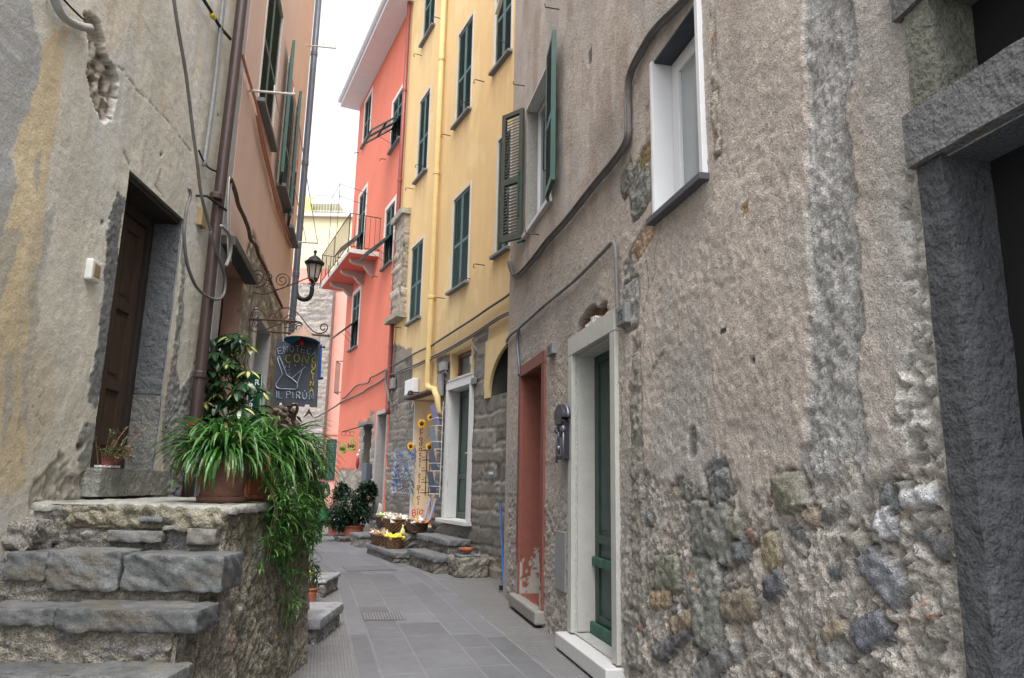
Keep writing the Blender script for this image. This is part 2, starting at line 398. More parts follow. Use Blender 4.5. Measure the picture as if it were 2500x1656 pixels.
# ================================================================== the grey stucco house (right, near)
GREY = (.25, .245, .225)
def fnR(S, Z):
    n1 = fbm(S*.8, Z*.8, 0); n2 = fbm(S*5, Z*4, 1); n3 = fbm(S*26, Z*26, 2); n4 = fbm(S*70, Z*70, 3, 2)
    C = np.zeros(S.shape+(3,))+np.array((.455, .405, .362))
    C *= (1+.30*n1+.22*n2+.30*n3)[..., None]
    C = mix(C, (.36, .348, .33), sst(.0, .25, fbm(S*1.6, Z*1.1, 4))*.75)
    stain = sst(.02, .3, fbm(S*2.6, Z*.8, 5))*sst(3.2, 4.2, Z); C = mix(C, (.255, .185, .145), stain*.55)
    pale = sst(.12, .3, fbm(S*3.2, Z*1.4, 6))*sst(4.2, 5.5, Z); C = mix(C, (.38, .35, .31), pale*.5)
    D = .010*n2+.012*n3*sst(4.5, 2.5, Z)+.005*n3+.006*n4
    tw_ = fbm(S*1.1+Z*.8, Z*1.9-S*.6, 5); C *= (1+.22*tw_)[..., None]; D = D+.014*tw_
    damp = sst(.10, .28, fbm(S*1.3, Z*.55, 2))*sst(3.6, 2.4, Z); C = mix(C, (.25, .225, .20), damp*.45)
    for k_ in range(9):
        r_ = np.random.RandomState(50+k_); s_0, z_0 = r_.uniform(3.5, 9.5), r_.uniform(1.6, 5.5); P_ = [(s_0, z_0)]
        for _ in range(7): P_.append((P_[-1][0]+r_.uniform(-.05, .09), P_[-1][1]-r_.uniform(.04, .14)))
        dd_ = pdist(P_, S+.02*n3, Z+.02*n3); cc_ = sst(.010, .002, dd_); C = mix(C, (.14, .12, .10), cc_*.7); D = D-.008*cc_
    # smoother grey skim between the doors
    lo = sst(1.55, 1.0, Z+.5*fbm(S*2, Z*1.5, 7)); C = mix(C, (.33, .315, .29), lo*.45); D = D+lo*(.030*fbm(S*16, Z*16, 1)+.02*n4)
    # the rough strip of grey mortar beside the far-right doorway
    Q = pix(WR, [(1962, -40), (1960, 130), (1970, 300), (1967, 520), (1972, 700), (1966, 850), (1976, 960), (1955, 1100), (1900, 1300), (2120, 1300), (2108, 1100), (2098, 900), (2104, 700), (2086, 480), (2068, 300), (2084, 150), (2076, -40)])
    j = fbm(S*10, Z*7, 5)*.09
    m = inpoly(Q, S+j, Z).astype(float); m = m*1.0
    rough = fbm(S*6, Z*4, 2)*.7+fbm(S*22, Z*18, 3)*.5+gravel(S*30, Z*26, 6)*.22+gravel(S*60, Z*55, 2)*.22
    C = mix(C, (.40, .395, .385), m); C *= (1+m*rough*.75)[..., None]; D = D+m*(-.018+.042*rough)
    # loose pale mortar next to the doorway stones
    Q = pix(WR, [(2205, 560), (2200, 700), (2215, 850), (2190, 1000), (2200, 1100), (2110, 1250), (2050, 1660), (2345, 1660), (2310, 1100), (2262, 560), (2240, 430), (2190, 410)])
    m2 = inpoly(Q, S+fbm(S*9, Z*9, 1)*.12, Z+fbm(S*9, Z*9, 2)*.12).astype(float)
    C = mix(C, (.46, .45, .42), m2*.85); r2 = fbm(S*10, Z*12, 4)*.9+gravel(S*15, Z*18, 1)*.4+gravel(S*36, Z*36, 3)*.3
    C *= (1+m2*r2*.8)[..., None]; D = D+m2*(.06*r2-.01)
    # lower zone where the plaster has gone: rubble stones in pale mortar
    Q = pix(WR, [(1535, 1180), (1600, 1160), (1660, 1200), (1720, 1190), (1790, 1200), (1860, 1180), (1960, 1140), (2110, 1150), (2330, 1150), (2345, 1800), (1520, 1800)])
    m3 = inpoly(Q, S+fbm(S*5, Z*5, 3)*.25, Z+fbm(S*5, Z*5, 6)*.25).astype(float)
    r3 = fbm(S*6, Z*6, 0)*.9+fbm(S*20, Z*20, 6)*.5+gravel(S*24, Z*24, 4)*.22+gravel(S*52, Z*52, 5)*.25
    C = mix(C, (.42, .395, .36), m3*.8); C = mix(C, (.42, .34, .28), m3*.5*sst(.1, .3, fbm(S*6, Z*6, 2)))
    C *= (1+m3*r3*.6)[..., None]; D = D+m3*(.045*r3-.008)
    rs = np.random.RandomState(5)
    pal = [(.20, .20, .185), (.23, .22, .19), (.15, .155, .16), (.27, .23, .18), (.19, .20, .205), (.25, .25, .24), (.30, .28, .25)]
    for i in range(46):                                # many half-buried stones
        u = rs.uniform(1545, 2300); v = rs.uniform(1140, 1690)
        if 1950 < u < 2100 and v < 1150: continue
        a = rs.uniform(12, 34)*(1+(u-1600)/1500); b = rs.uniform(9, 24)*(1+(u-1600)/1500)
        stone_blob(WR, S, Z, D, C, u, v, a, b, np.array(pal[rs.randint(len(pal))])*rs.uniform(.9, 1.25), rs.uniform(-.01, .02), rs.uniform(-.6, .6), 3, i % 8, .14)
    for (u, v, a, b, col, h, rot) in [
        (1733, 1300, 50, 76, (.20, .203, .185), .035, 0), (1722, 1475, 38, 115, (.22, .225, .205), .03, .02), (1557, 1180, 13, 330, (.24, .23, .20), .035, 0),
        (1755, 1187, 28, 37, (.165, .168, .165), .03, .3), (1920, 1200, 36, 48, (.20, .195, .155), .03, .2), (1626, 1400, 30, 46, (.20, .205, .165), .04, .1),
        (1612, 1463, 24, 22, (.26, .205, .14), .04, .2), (1640, 1570, 58, 22, (.13, .13, .135), .045, .55), (1660, 1520, 30, 20, (.27, .22, .17), .03, .3),
        (2155, 1410, 50, 50, (.19, .20, .22), .05, -.5), (2125, 1540, 50, 40, (.14, .15, .17), .05, .5), (1890, 1430, 28, 30, (.12, .125, .14), .04, .5),
        (1805, 1345, 22, 26, (.14, .15, .155), .03, .2), (1796, 1290, 16, 30, (.19, .19, .16), .02, 0), (1880, 1345, 22, 46, (.27, .24, .17), .02, .3),
        (1800, 1480, 42, 38, (.22, .19, .15), .05, .2), (1745, 1620, 60, 30, (.20, .20, .20), .04, .5), (1545, 1560, 20, 70, (.27, .26, .235), .04, .1),
        (2240, 1215, 45, 24, (.48, .49, .50), .045, .1), (2160, 1280, 24, 40, (.42, .43, .45), .03, .3), (1560, 460, 24, 62, (.20, .20, .19), .02, .15), (1530, 440, 14, 34, (.17, .165, .155), .02, .3),
        (1562, 600, 30, 26, (.33, .24, .17), -.03, .3), (1583, 320, 7, 60, (.36, .33, .27), -.01, 0), (1575, 380, 12, 24, (.20, .15, .08), -.03, .2),
        (1742, 120, 7, 140, (.36, .33, .29), -.01, 0), (1746, 300, 9, 80, (.33, .30, .26), .0, 0), (1537, 670, 14, 40, (.25, .245, .23), .008, .2), (1540, 745, 18, 60, (.27, .265, .25), .008, 0),
        (1820, 510, 7, 12, (.30, .19, .10), -.02, .2), (1765, 808, 7, 5, (.06, .055, .05), -.02, 0), (1838, 880, 5, 8, (.07, .06, .05), -.02, 0), (1690, 1080, 9, 34, (.19, .19, .18), -.015, 0),
        (1440, 135, 4, 18, (.14, .13, .12), -.02, 0), (1600, 890, 34, 6, (.30, .27, .24), .012, .55)]:
        stone_blob(WR, S, Z, D, C, u, v, a, b, np.array(col)*1.12, h, -rot, 6, int(u+v) % 8, .05, .42)
    for (u, v, a, b) in [(1829, 1300, 9, 9), (1838, 1325, 7, 7), (1690, 1405, 7, 6), (1705, 1440, 3, 10), (1742, 85, 4, 10), (1744, 330, 3, 14), (2252, 1470, 7, 10), (2270, 1505, 9, 8), (1877, 1220, 3, 12), (1560, 1530, 5, 10)]:
        stone_blob(WR, S, Z, D, C, u, v, a, b, (.31, .18, .14), .01, 0, 3, 5)
    # broken cavity above the marble doorway, with rotten wood and crumbling plaster
    Q = pix(WR, [(1409, 812), (1412, 790), (1424, 768), (1440, 748), (1452, 744), (1458, 752), (1472, 738), (1481, 736), (1483, 760), (1462, 785), (1440, 800), (1418, 818)])
    m = inpoly(Q, S, Z).astype(float); C = mix(C, (.19, .12, .08), m); C *= (1+m*fbm(S*8, Z*60, 2)*1.6)[..., None]; D = D-m*(.07+.06*fbm(S*10, Z*30, 3))
    Q = pix(WR, [(1410, 815), (1432, 790), (1450, 768), (1466, 775), (1474, 785), (1440, 804), (1416, 822)])
    m = inpoly(Q, S+.02*n4, Z).astype(float); C = mix(C, (.62, .61, .58), m); D = D*(1-m)+m*(.06*fbm(S*30, Z*30, 5))
    D = D*sst(.0, .4, WR.L-S)                     # flat where the far corner is
    return D, C
hd = WR.rect((1404, 869), (1501, 811), (1501, 1620), (1404, 1553))         # green door
hd = (hd[0], hd[1], .16, 2.585)
hr = WR.rect((1272, 918), (1325, 880), (1325, 1500), (1272, 1466)); hr = (hr[0], hr[1], .17, 2.69)
hs_ = (WR.su(1346, 0, 400), WR.su(1285, 0, 450), 4.50, 6.02)                # shuttered window
zt = WR.uv(1288, 268)[1]; zb = WR.uv(1277, 587)[1]; hs_ = (hs_[0], hs_[1], zb+.01, zt)
hw_ = (WR.su(1712, 0, 200), WR.su(1599, 0, 350), 3.22, 4.41)
hf = (WR.sY(1.05), WR.su(2320, 0, 550), .15, 2.53)
hg = (WR.sY(1.05), WR.su(2320, 0, 550), 2.745, 3.14)
hf = (hf[0], hf[1], .15, 2.53)
house = empty('stucco_house', WR.p(8, 0), 'tall grey stucco house on the right with a marble doorway and a white framed window', 'house')
ff = lambda s: .014 if 3.2 < s < 6.6 else (.02 if 6.6 <= s < 8.5 else (.03 if s >= 8.5 else .2))
facade(WR, 0, WR.L, 0, 9.4, [(*hd, .26, (.40, .41, .40)), (*hr, .24, (.19, .068, .048)), (*hs_, .22, (.27, .26, .24)), (*hw_, .2, (.62, .63, .65)), (*hf, .3, (.10, .11, .12)), (*hg, .3, (.13, .13, .11))],
       ff, lambda z: .015 if z < 3.9 else (.028 if z < 7 else .05), fnR, 'wall', M_stucco, house, rc=(.28, .25, .22), extra_s=(3.0, 8.5))
# marble doorway and green door
def door_frame(W, h, wl, wr, wt, d1, mt, parent, name='door_frame', liner=0):
    m = MB(); s0, s1, z0, z1 = h
    m.wbox(W, s0-wl, s0-.002, z0, z1, -.02, d1); m.wbox(W, s1+.002, s1+wr, z0, z1, -.02, d1); m.wbox(W, s0-wl-.003, s1+wr+.003, z1+.002, z1+wt, -.02, d1+.003)
    if liner: m.wbox(W, s1-.014, s1-.0005, z0+.01, z1-.002, -liner, -.021); m.wbox(W, s0+.0005, s0+.014, z0+.01, z1-.002, -liner, -.021); m.wbox(W, s0+.015, s1-.015, z1-.014, z1-.001, -liner, -.021)
    return m.build(name, mt, parent, bevel=.003)
f = door_frame(WR, hd, .11, .11, .17, .035, M_marble, house, liner=.25)
m = MB(); m.wbox(WR, hd[0]-.14, hd[1]+.16, .02, .145, -.42, .13); m.build('door_sill', M_marblew, house, bevel=.01)
def panel_door(W, s0, s1, z0, z1, d, mt, parent, leaves=1, rows=((.04, .42), (.46, .96)), name='door', th=.05, rec=.018, stile=.09):
    m = MB(); lw = (s1-s0)/leaves
    for i in range(leaves):
        a, b = s0+i*lw+.003, s0+(i+1)*lw-.003; H = z1-z0; cuts = [z0+r*H for rr in rows for r in rr]
        m.wbox(W, a, a+stile, z0, z1, d-th, d); m.wbox(W, b-stile, b, z0, z1, d-th, d)
        zc = [z0]+cuts+[z1]
        for k in range(0, len(zc), 2): m.wbox(W, a+stile, b-stile, zc[k], zc[k+1], d-th, d-.001)
        for k in range(1, len(zc)-1, 2): m.wbox(W, a+stile, b-stile, zc[k], zc[k+1], d-th, d-rec); 
        for k in range(1, len(zc)-1, 2): m.wbox(W, a+stile+.05, b-stile-.05, zc[k]+.05, zc[k+1]-.05, d-rec, d-rec+.008)
    return m.build(name, mt, parent, bevel=.003)
dg = panel_door(WR, hd[0]+.005, hd[1]-.005, .20, hd[3]-.01, -.18, M_greend, house, 1, ((.05, .30), (.33, .97)), stile=.10)
m = MB(); m.wpoly(WR, [(hd[0]+.01, .15), (hd[1]-.01, .15), (hd[1]-.01, .26), (hd[0]+.01, .26)], -.17, -.13)
P = [(0, .19), (-.01, .16)]
m.wbox(WR, hd[0]+.03, hd[1]-.03, .72, .80, -.18, -.14); m.build('weather_board', mat('worn_green_paint', (.03, .10, .075), .6, 0, (('n', 30, .5, .01),), ((9, .5),)), dg, bevel=.012)
m = MB(); m.lathe(WR.p((hd[0]*.75+hd[1]*.25), 1.2, -.15), [(0, -.02), (.022, -.015), (.022, .015), (0, .02)], 12); m.build('door_knob', M_rust, dg, True)
# red-painted doorway
M_redold = matvc('flaking_red_paint', .7, (('n', 40, .3, .004),), ((9, .12), (60, .08)), .3)
def fn_red(S, Z):
    C = np.zeros(S.shape+(3,))+np.array((.20, .068, .050)); n = fbm(S*9, Z*7, 1)+fbm(S*30, Z*26, 2)*.6
    fl = sst(.02, .05, n-.10-.55*np.clip(Z-.55, 0, .25)/.25*.8+.30*sst(1.0, .15, Z)); C = mix(C, (.33, .32, .29), fl); return -.003*fl, C
s0, s1, z0, z1 = hr
for (a, b, c, e) in ((s0-.10, s0-.003, z0, z1), (s1+.003, s1+.09, z0, z1), (s0-.10, s1+.09, z1+.003, z1+.13)):
    w_ = Wall(WR.p(0, 0, .03)[:2], WR.p(WR.L, 0, .03)[:2], 'R'); w_.n = WR.n
    o = facade(w_, a, b, c, e, [], lambda s: .02, lambda z: .02, fn_red, 'door_frame', M_redold, house, back=.05, body=False)
    m = MB(); m.wbox(WR, a+.002, b-.002, c+.002, e-.002, -.03, .026); m.build('frame_core', M_redframe, o)
w2 = Wall(WR.p(s1-.012, 0, 0)[:2], WR.p(s1-.012, 0, -.24)[:2], 'R'); w2.n = -WR.t
facade(w2, 0, .24, z0, z1, [], lambda s: .02, lambda z: .02, fn_red, 'door_reveal', M_redold, house, body=False)
m = MB(); m.wbox(WR, s0, s1, z0, z1, -.30, -.235); m.build('door', mat('dark_blue_door', (.03, .04, .05), .5), house)
m = MB()
for k in range(5): m.wbox(WR, s0+.05, s1-.05, z1-.12-k*.13, z1-.10-k*.13, -.234, -.22)
m.build('fanlight_bars', M_rust, house)
m = MB(); m.wbox(WR, s0-.12, s1+.12, .03, .165, -.30, .10); m.build('door_sill', mat('worn_stone_sill', (.24, .23, .21), .85, 0, (('n', 30, .4, .006),), ((9, .15),)), house, bevel=.02)

# ---- shutters
def shutter_pair(W, h, parent, mt, d=.0, closed=True, slat=.042, name='shutter', fr=.05, lower_out=0, label=None, split=.47, tilt=35):
    s0, s1, z0, z1 = h; mid = (s0+s1)/2
    outs = []
    for (a, b) in ((s0, mid-.004), (mid+.004, s1)):
        m = MB(); zm = z0+(z1-z0)*split
        leaf_geo(m, lambda x, z, dd: W.p(a+(b-a)*x, z, d+dd), (b-a), z0, z1, zm, fr, slat, half_out=lower_out)
        outs.append(m.build(name, mt, parent))
    return outs
def leaf_geo(m, P, wd, z0, z1, zm, fr, slat, th=.035, half_out=0):
    fx = fr/wd
    def bx(x0, x1, a, b, d0, d1):
        m.hexa([P(x0, a, d0), P(x1, a, d0), P(x1, a, d1), P(x0, a, d1), P(x0, b, d0), P(x1, b, d0), P(x1, b, d1), P(x0, b, d1)])
    bx(0, fx, z0, z1, 0, th); bx(1-fx, 1, z0, z1, 0, th)
    for a, b in ((z0, z0+fr*1.3), (zm-fr*.6, zm+fr*.6), (z1-fr, z1)): bx(fx, 1-fx, a, b, 0, th-.002)
    for lo, hi, out in ((z0+fr*1.3, zm-fr*.6, half_out), (zm+fr*.6, z1-fr, 0)):
        n = max(2, int((hi-lo)/slat)); st = (hi-lo)/n
        for i in range(n):
            za = lo+i*st
            m.hexa([P(fx, za, th-.002), P(1-fx, za, th-.002), P(1-fx, za+st*.95, .004), P(fx, za+st*.95, .004),
                    P(fx, za+.007, th-.002), P(1-fx, za+.007, th-.002), P(1-fx, za+st*.95+.007, .004), P(fx, za+st*.95+.007, .004)])
def hinge_bits(m, W, h, d):
    s0, s1, z0, z1 = h
    for s in (s0-.02, s1+.02):
        for z in (z0+.12*(z1-z0), z0+.85*(z1-z0)): m.wbox(W, s-.035, s+.035, z-.03, z+.03, d-.01, d+.045)
# shuttered window of the grey house
win = bpy.data.objects.new('window', None); scene.collection.objects.link(win); win.parent = house; win.matrix_parent_inverse = Matrix.Translation(-wloc(house)); win.location = WR.p(hs_[0], hs_[2])
def frame_mb(W, h, t, d0, d1, mid=True):
    s0, s1, z0, z1 = h; m = MB()
    m.wbox(W, s0, s0+t, z0, z1, d0, d1); m.wbox(W, s1-t, s1, z0, z1, d0, d1); m.wbox(W, s0+t, s1-t, z0, z0+t, d0, d1-.002); m.wbox(W, s0+t, s1-t, z1-t, z1, d0, d1-.002)
    if mid: m.wbox(W, (s0+s1)/2-t*.5, (s0+s1)/2+t*.5, z0+t, z1-t, d0, d1-.003)
    return m
def sub(m, name, mt, parent, **k):
    o = m.build(name, mt, None, **k); o.parent = parent; o.matrix_parent_inverse = Matrix.Translation(-wloc(parent)); return o
win.location = WR.p(hs_[0], hs_[2])
sub(frame_mb(WR, (hs_[0]+.01, hs_[1]-.01, hs_[2]+.01, hs_[3]-.01), .06, -.2, -.14), 'frame', M_white, win, bevel=.004)
m = MB(); m.wbox(WR, hs_[0]+.05, hs_[1]-.05, hs_[2]+.05, hs_[3]-.05, -.19, -.17); sub(m, 'pane', M_glass, win)
m = MB(); m.wbox(WR, hs_[0]-.06, hs_[1]+.10, hs_[2]-.05, hs_[2]+.008, -.14, .05); sub(m, 'sill', M_marblew, win, bevel=.004)
m = MB(); m.wbox(WR, hs_[0], hs_[1]+.03, hs_[3]-.03, hs_[3]-.004, -.13, .02); sub(m, 'lintel', M_marblew, win)
def open_leaf(W, hinge_s, ang, wd, z0, z1, sgn, name, parent, mt, mt2):
    # sgn +1: leaf folds towards larger s
    dr = (W.t*sgn*math.cos(ang)+W.n*math.sin(ang)); nn = Vector((-dr.y, dr.x, 0)); 
    if nn.dot(W.n) < 0: nn = -nn
    H = W.p(hinge_s, 0, .03)
    m = MB(); P = lambda x, z, dd: H+dr*(wd*x)+nn*dd+Vector((0, 0, z))
    leaf_geo(m, P, wd, z0, z1, z0+(z1-z0)*.45, .06, .042, .045)
    o = sub(m, name, mt, parent, bevel=.002)
    k = MB(); k.tube([P(.1, z0+.3, .05), P(.1, z0+.32, .07), P(.1, z0+.9, .07), P(.1, z0+.92, .05)], .010); sub(k, 'latch', mt2, o)
    k = MB(); k.tube([P(-.02, z0-.02, -.02), P(.0, z0-.03, 0), P(.2, z0-.04, .03)], .018); sub(k, 'hinge', mt2, o)
    return o
open_leaf(WR, hs_[1]+.02, R_(38), .36, hs_[2]-.03, hs_[3]+.02, 1, 'shutter', win, mat('brown_green_shutter_paint', (.055, .062, .050), .6, 0, (), ((10, .2),)), M_green)
open_leaf(WR, hs_[0]-.01, R_(7), .50, hs_[2]+.0, hs_[3]-.02, -1, 'shutter', win, M_green, M_iron)
# the sliver of a window higher up
m = MB(); a, b = WR.uv(1217, 35), WR.uv(1236, -10); m.wbox(WR, WR.su(1275, 0, 0), a[0], a[1]-.02, a[1]+.05, 0, .06); m.build('window_sill', M_marblew, house)
# white framed window with dark sill
win = bpy.data.objects.new('window', None); scene.collection.objects.link(win); win.parent = house; win.matrix_parent_inverse = Matrix.Translation(-wloc(house)); win.location = WR.p(hw_[0], hw_[2])
m = MB(); s0, s1, z0, z1 = hw_
m.wbox(WR, s0-.035, s0-.001, z0, z1+.3, -.19, .03); m.wbox(WR, s1+.001, s1+.03, z0, z1, -.19, .02)
m.wbox(WR, s0, s0+.012, z0, z1, -.19, .028); m.wbox(WR, s1-.012, s1, z0, z1, -.19, .018); sub(m, 'surround', M_white, win, bevel=.004)
m = MB(); m.wbox(WR, s0+.013, s1-.013, z1-.02, z1-.004, -.19, .0); sub(m, 'soffit', M_navy, win)
sub(frame_mb(WR, (s0+.014, s1-.014, z0+.01, z1-.021), .07, -.19, -.13, False), 'frame', M_white, win, bevel=.006)
sub(frame_mb(WR, (s0+.085, s1-.085, z0+.08, z1-.09), .055, -.17, -.12, False), 'sash', M_white, win, bevel=.006)
m = MB(); m.wbox(WR, s0+.12, s1-.12, z0+.1, z1-.12, -.16, -.145); sub(m, 'pane', mat('curtained_glass', (.33, .36, .38), .12, 0, (), ((1.5, .1),)), win)
m = MB(); m.wbox(WR, s0-.05, s1+.05, z0-.045, z0-.001, -.19, .06); sub(m, 'sill', mat('dark_metal_sill', (.07, .07, .085), .5), win, bevel=.004)
# far-right stone doorway
def rough_box(W, s0, s1, z0, z1, d0, d1, name, parent, col, step=.03, amp=.012, k=0, groove=0):
    """a hewn stone block: six gridded faces pushed about by noise"""
    def face(o, a, b, na, nb, out, base):
        A_, B_ = np.meshgrid(np.linspace(0, 1, na), np.linspace(0, 1, nb), indexing='ij')
        return np.array(o)+A_[..., None]*np.array(a)+B_[..., None]*np.array(b)
    P000 = W.p(s0, z0, d0); ex = W.t*(s1-s0); ey = W.n*(d1-d0); ez = Vector((0, 0, z1-z0))
    V, F, nb_ = [], [], 0
    def nn(L): return max(2, int(L/step)+1)
    for (o, a, b) in ((P000+ey, ex, ez), (P000, ex, ez), (P000, ey, ez), (P000+ex, ey, ez), (P000, ex, ey), (P000+ez, ex, ey)):
        na, nb2 = nn(a.length), nn(b.length); g = face(o, a, b, na, nb2, None, None); I = np.arange(na*nb2).reshape(na, nb2)+nb_
        V.append(g.reshape(-1, 3)); F.append(np.stack([I[:-1, :-1], I[1:, :-1], I[1:, 1:], I[:-1, 1:]], -1).reshape(-1, 4)); nb_ += na*nb2
    V = np.concatenate(V); F = np.concatenate(F)
    c = np.array(P000+(ex+ey+ez)/2); q = V-c
    x, y, z = V[:, 0]+k, V[:, 1]-k, V[:, 2]
    nx = fbm(y*8+z*2, z*8, 1); ny = fbm(x*8+z*2, z*8+3, 2); nz = fbm(x*8, y*8+z*3, 3)
    n2 = fbm(x*30+y*30, z*30+y*9, 4)
    dirn = q/np.maximum(np.linalg.norm(q, axis=1), 1e-6)[:, None]
    V = V+np.stack([nx, ny, nz], -1)*amp*1.6+dirn*(n2*amp)[:, None]
    t = 1+.35*fbm(x*6+y*5, z*6, 5)+.3*fbm(x*25+y*20, z*25, 6)
    C = np.array(col)*t[:, None]
    return npmesh(name, V, F, C, M_stone, parent)
M_hewn = matvc('hewn_stone', .9, (('n', 22, .9, .03), ('n', 90, .7, .01)), ((14, .2), (90, .25)), .2)
sj = hf[1]
def hewn(*a, **k): o = rough_box(*a, **k); o.data.materials[0] = M_hewn; return o
hewn(WR, sj-.025, sj+.085, -.02, 2.53, -.17, .03, 'door_jamb', house, (.070, .074, .080), amp=.008)
hewn(WR, hf[0]-.3, sj+.105, 2.535, 2.735, -.30, .055, 'door_lintel', house, (.145, .15, .152), amp=.008, k=2)
hewn(WR, hg[1]-.025, hg[1]+.09, 2.745, 3.14, -.17, .02, 'window_jamb', house, (.15, .152, .128), amp=.010, k=4)
hewn(WR, hg[0]-.3, hg[1]+.13, 3.145, 3.40, -.30, .04, 'window_lintel', house, (.13, .132, .13), amp=.012, k=5)
m = MB(); m.wbox(WR, hf[0], hf[1]-.001, .16, hf[3], -.24, -.17); m.build('door', M_dark, house)  # near-black plate standing in for the unlit interior behind the doorway
m = MB(); m.wbox(WR, hg[0], hg[1]-.001, hg[2], hg[3], -.24, -.17); m.build('window_opening', M_dark, house)  # near-black plate painted for the darkness inside the upper opening
# small fittings
for (u, v) in ((1365, 23), (1282, 210), (1316, 573)): a, z = WR.uv(u, v); m = MB(); m.tube([WR.p(a, z, -.02), WR.p(a, z, .16), WR.p(a, z+.04, .165)], .008); m.build('wall_hook', M_rust, house)
s, z = WR.uv(1373, 1300); m = MB(); a = WR.rect((1360, 1297), (1385, 1299), (1384, 1450), (1360, 1433)); m.wbox(WR, a[0], a[1], a[2], a[3], -.01, .022)
mb = m.build('meter_cabinet', M_grey, None, bevel=.004, loc=WR.p(s, a[2])); tag(mb, 'flat grey metal meter cover set in the wall between the red and the marble doorways', 'meter cover')
# ================================================================== the limewashed house (left, near)
def fnL(S, Z):
    C = np.zeros(S.shape+(3,))+np.array((.60, .575, .50))
    n1 = fbm(S*1.1, Z*.6, 1); n2 = fbm(S*4, Z*2, 2); n3 = fbm(S*20, Z*20, 3); n4 = fbm(S*60, Z*60, 4, 2)
    C *= (1+.28*n1+.28*n2+.14*n3)[..., None]
    C = mix(C, (.56, .565, .56), sst(-.05, .25, fbm(S*1.7, Z*.9, 5))*.6)
    C = mix(C, (.52, .40, .23), sst(.08, .24, fbm(S*1.8, Z*.7, 6))*.42)
    C = mix(C, (.54, .38, .24), sst(.14, .25, fbm(S*3, Z*1.6, 0))*.4*sst(3.6, 4.4, Z))
    jx, jz = fbm(S*3, Z*2, 2)*.35, fbm(S*3, Z*2, 3)*.5
    def pm(P, soft=0): return inpoly(pix(WL, P), S+jx*.6+fbm(S*16, Z*12, 4)*.05, Z+jz*.5).astype(float)
    # long ochre streak and blue-grey cement repair on the left
    C = mix(C, (.58, .45, .24), pm([(110, 130), (170, 40), (130, 330), (110, 470), (95, 700), (85, 900), (60, 1200), (-60, 1240), (-60, 560), (30, 400), (80, 240)])*.62)
    C = mix(C, (.32, .335, .35), pm([(-300, -40), (70, -20), (98, 60), (108, 130), (80, 240), (50, 340), (20, 400), (10, 540), (-20, 700), (-300, 900)])*.80)
    for P in ([(110, 500), (140, 480), (125, 560), (95, 700), (85, 900), (75, 1100), (60, 1000), (70, 760), (90, 600)], [(10, 560), (40, 560), (30, 680), (-10, 800), (-30, 640)], [(0, 900), (28, 860), (40, 1000), (10, 1100)], [(70, 380), (90, 370), (84, 450), (66, 440)]):
        C = mix(C, (.32, .33, .33), pm(P)*.6)
    st_ = sst(.05, .3, fbm(S*9, Z*.8, 7)); C = mix(C, (.40, .38, .33), st_*.45); D = .010*n2+.005*n3+.003*n4
    # lower plaster rougher and browner
    lo = sst(2.6, 1.6, Z+.3*n1); C = mix(C, (.34, .31, .26), lo*.35)
    spots = sst(.20, .28, fbm(S*26, Z*22, 6)); C = mix(C, (.22, .18, .14), spots*.45*lo)
    # hewn stone strip left of the doorway and stone jamb on its right, both dark
    for P, c in (([(284, 470), (262, 540), (252, 700), (232, 850), (212, 985), (236, 1000), (262, 900), (290, 600), (305, 480)], (.17, .175, .178)),
                 ([(444, 590), (452, 610), (447, 760), (430, 900), (440, 950), (470, 900), (468, 1080), (458, 1230), (398, 1240), (396, 1030), (418, 880), (440, 700)], (.27, .27, .265)),
                 ([(205, 1030), (238, 1035), (236, 1130), (190, 1145), (190, 1060)], (.235, .235, .215))):
        m = inpoly(pix(WL, P), S+fbm(S*12, Z*10, 5)*.06, Z+fbm(S*12, Z*10, 6)*.06).astype(float)
        r = fbm(S*24, Z*34, 2)*.7+fbm(S*60, Z*70, 3)*.5
        C = mix(C, c, m); C *= (1+m*r*1.1)[..., None]; D = D+m*(.03*r+.004)
    # the hole where the conduit enters, with broken brick and mortar
    Q = pix(WL, [(203, 36), (215, 32), (240, 48), (252, 78), (256, 130), (276, 160), (290, 195), (284, 245), (272, 290), (252, 300), (236, 270), (222, 225), (213, 180), (222, 130), (212, 70)])
    m = inpoly(Q, S+n4*.02+n3*.03, Z+n3*.02).astype(float); r = gravel(S*9, Z*9, 1)*.7+fbm(S*14, Z*14, 1)
    C = mix(C, (.30, .27, .22), m); C = mix(C, (.13, .105, .08), m*sst(.0, .15, r)); C = mix(C, (.52, .49, .44), m*sst(.05, .2, fbm(S*18, Z*12, 5))); C = mix(C, (.40, .17, .10), m*sst(.22, .3, fbm(S*16, Z*16, 7)))
    D = D-m*(.05+.035*r+.05*fbm(S*30, Z*30, 4))
    # plaster fallen off low down
    Q = pix(WL, [(75, 1232), (80, 1180), (100, 1165), (118, 1140), (138, 1125), (142, 1108), (158, 1110), (172, 1165), (192, 1165), (212, 1143), (400, 1160), (400, 1240), (75, 1250)])
    m = inpoly(Q, S+n3*.06, Z+n3*.06).astype(float); r = fbm(S*13, Z*13, 2)*.7+fbm(S*34, Z*34, 3)*.5
    C = mix(C, (.33, .31, .26), m*.9); C *= (1+m*r*.9)[..., None]; D = D+m*(-.02+.06*r)
    # cracks
    for P, wd in (([(272, 155), (300, 172), (340, 225), (370, 252), (405, 290), (440, 335), (470, 375)], .006), ([(303, 374), (313, 392), (316, 400)], .02), ([(392, 420), (388, 440), (380, 455), (400, 480)], .014), ([(146, 1088), (80, 1000), (118, 940)], .003)):
        d_ = pdist(pix(WL, P), S+n4*.03, Z+n3*.03); wd = wd*np.clip(.75+1.6*fbm(S*5, Z*5, 6), .15, 1.3); c = sst(wd*1.4, wd*.4, d_); C = mix(C, (.17, .15, .13), c*.75); D = D-c*.006
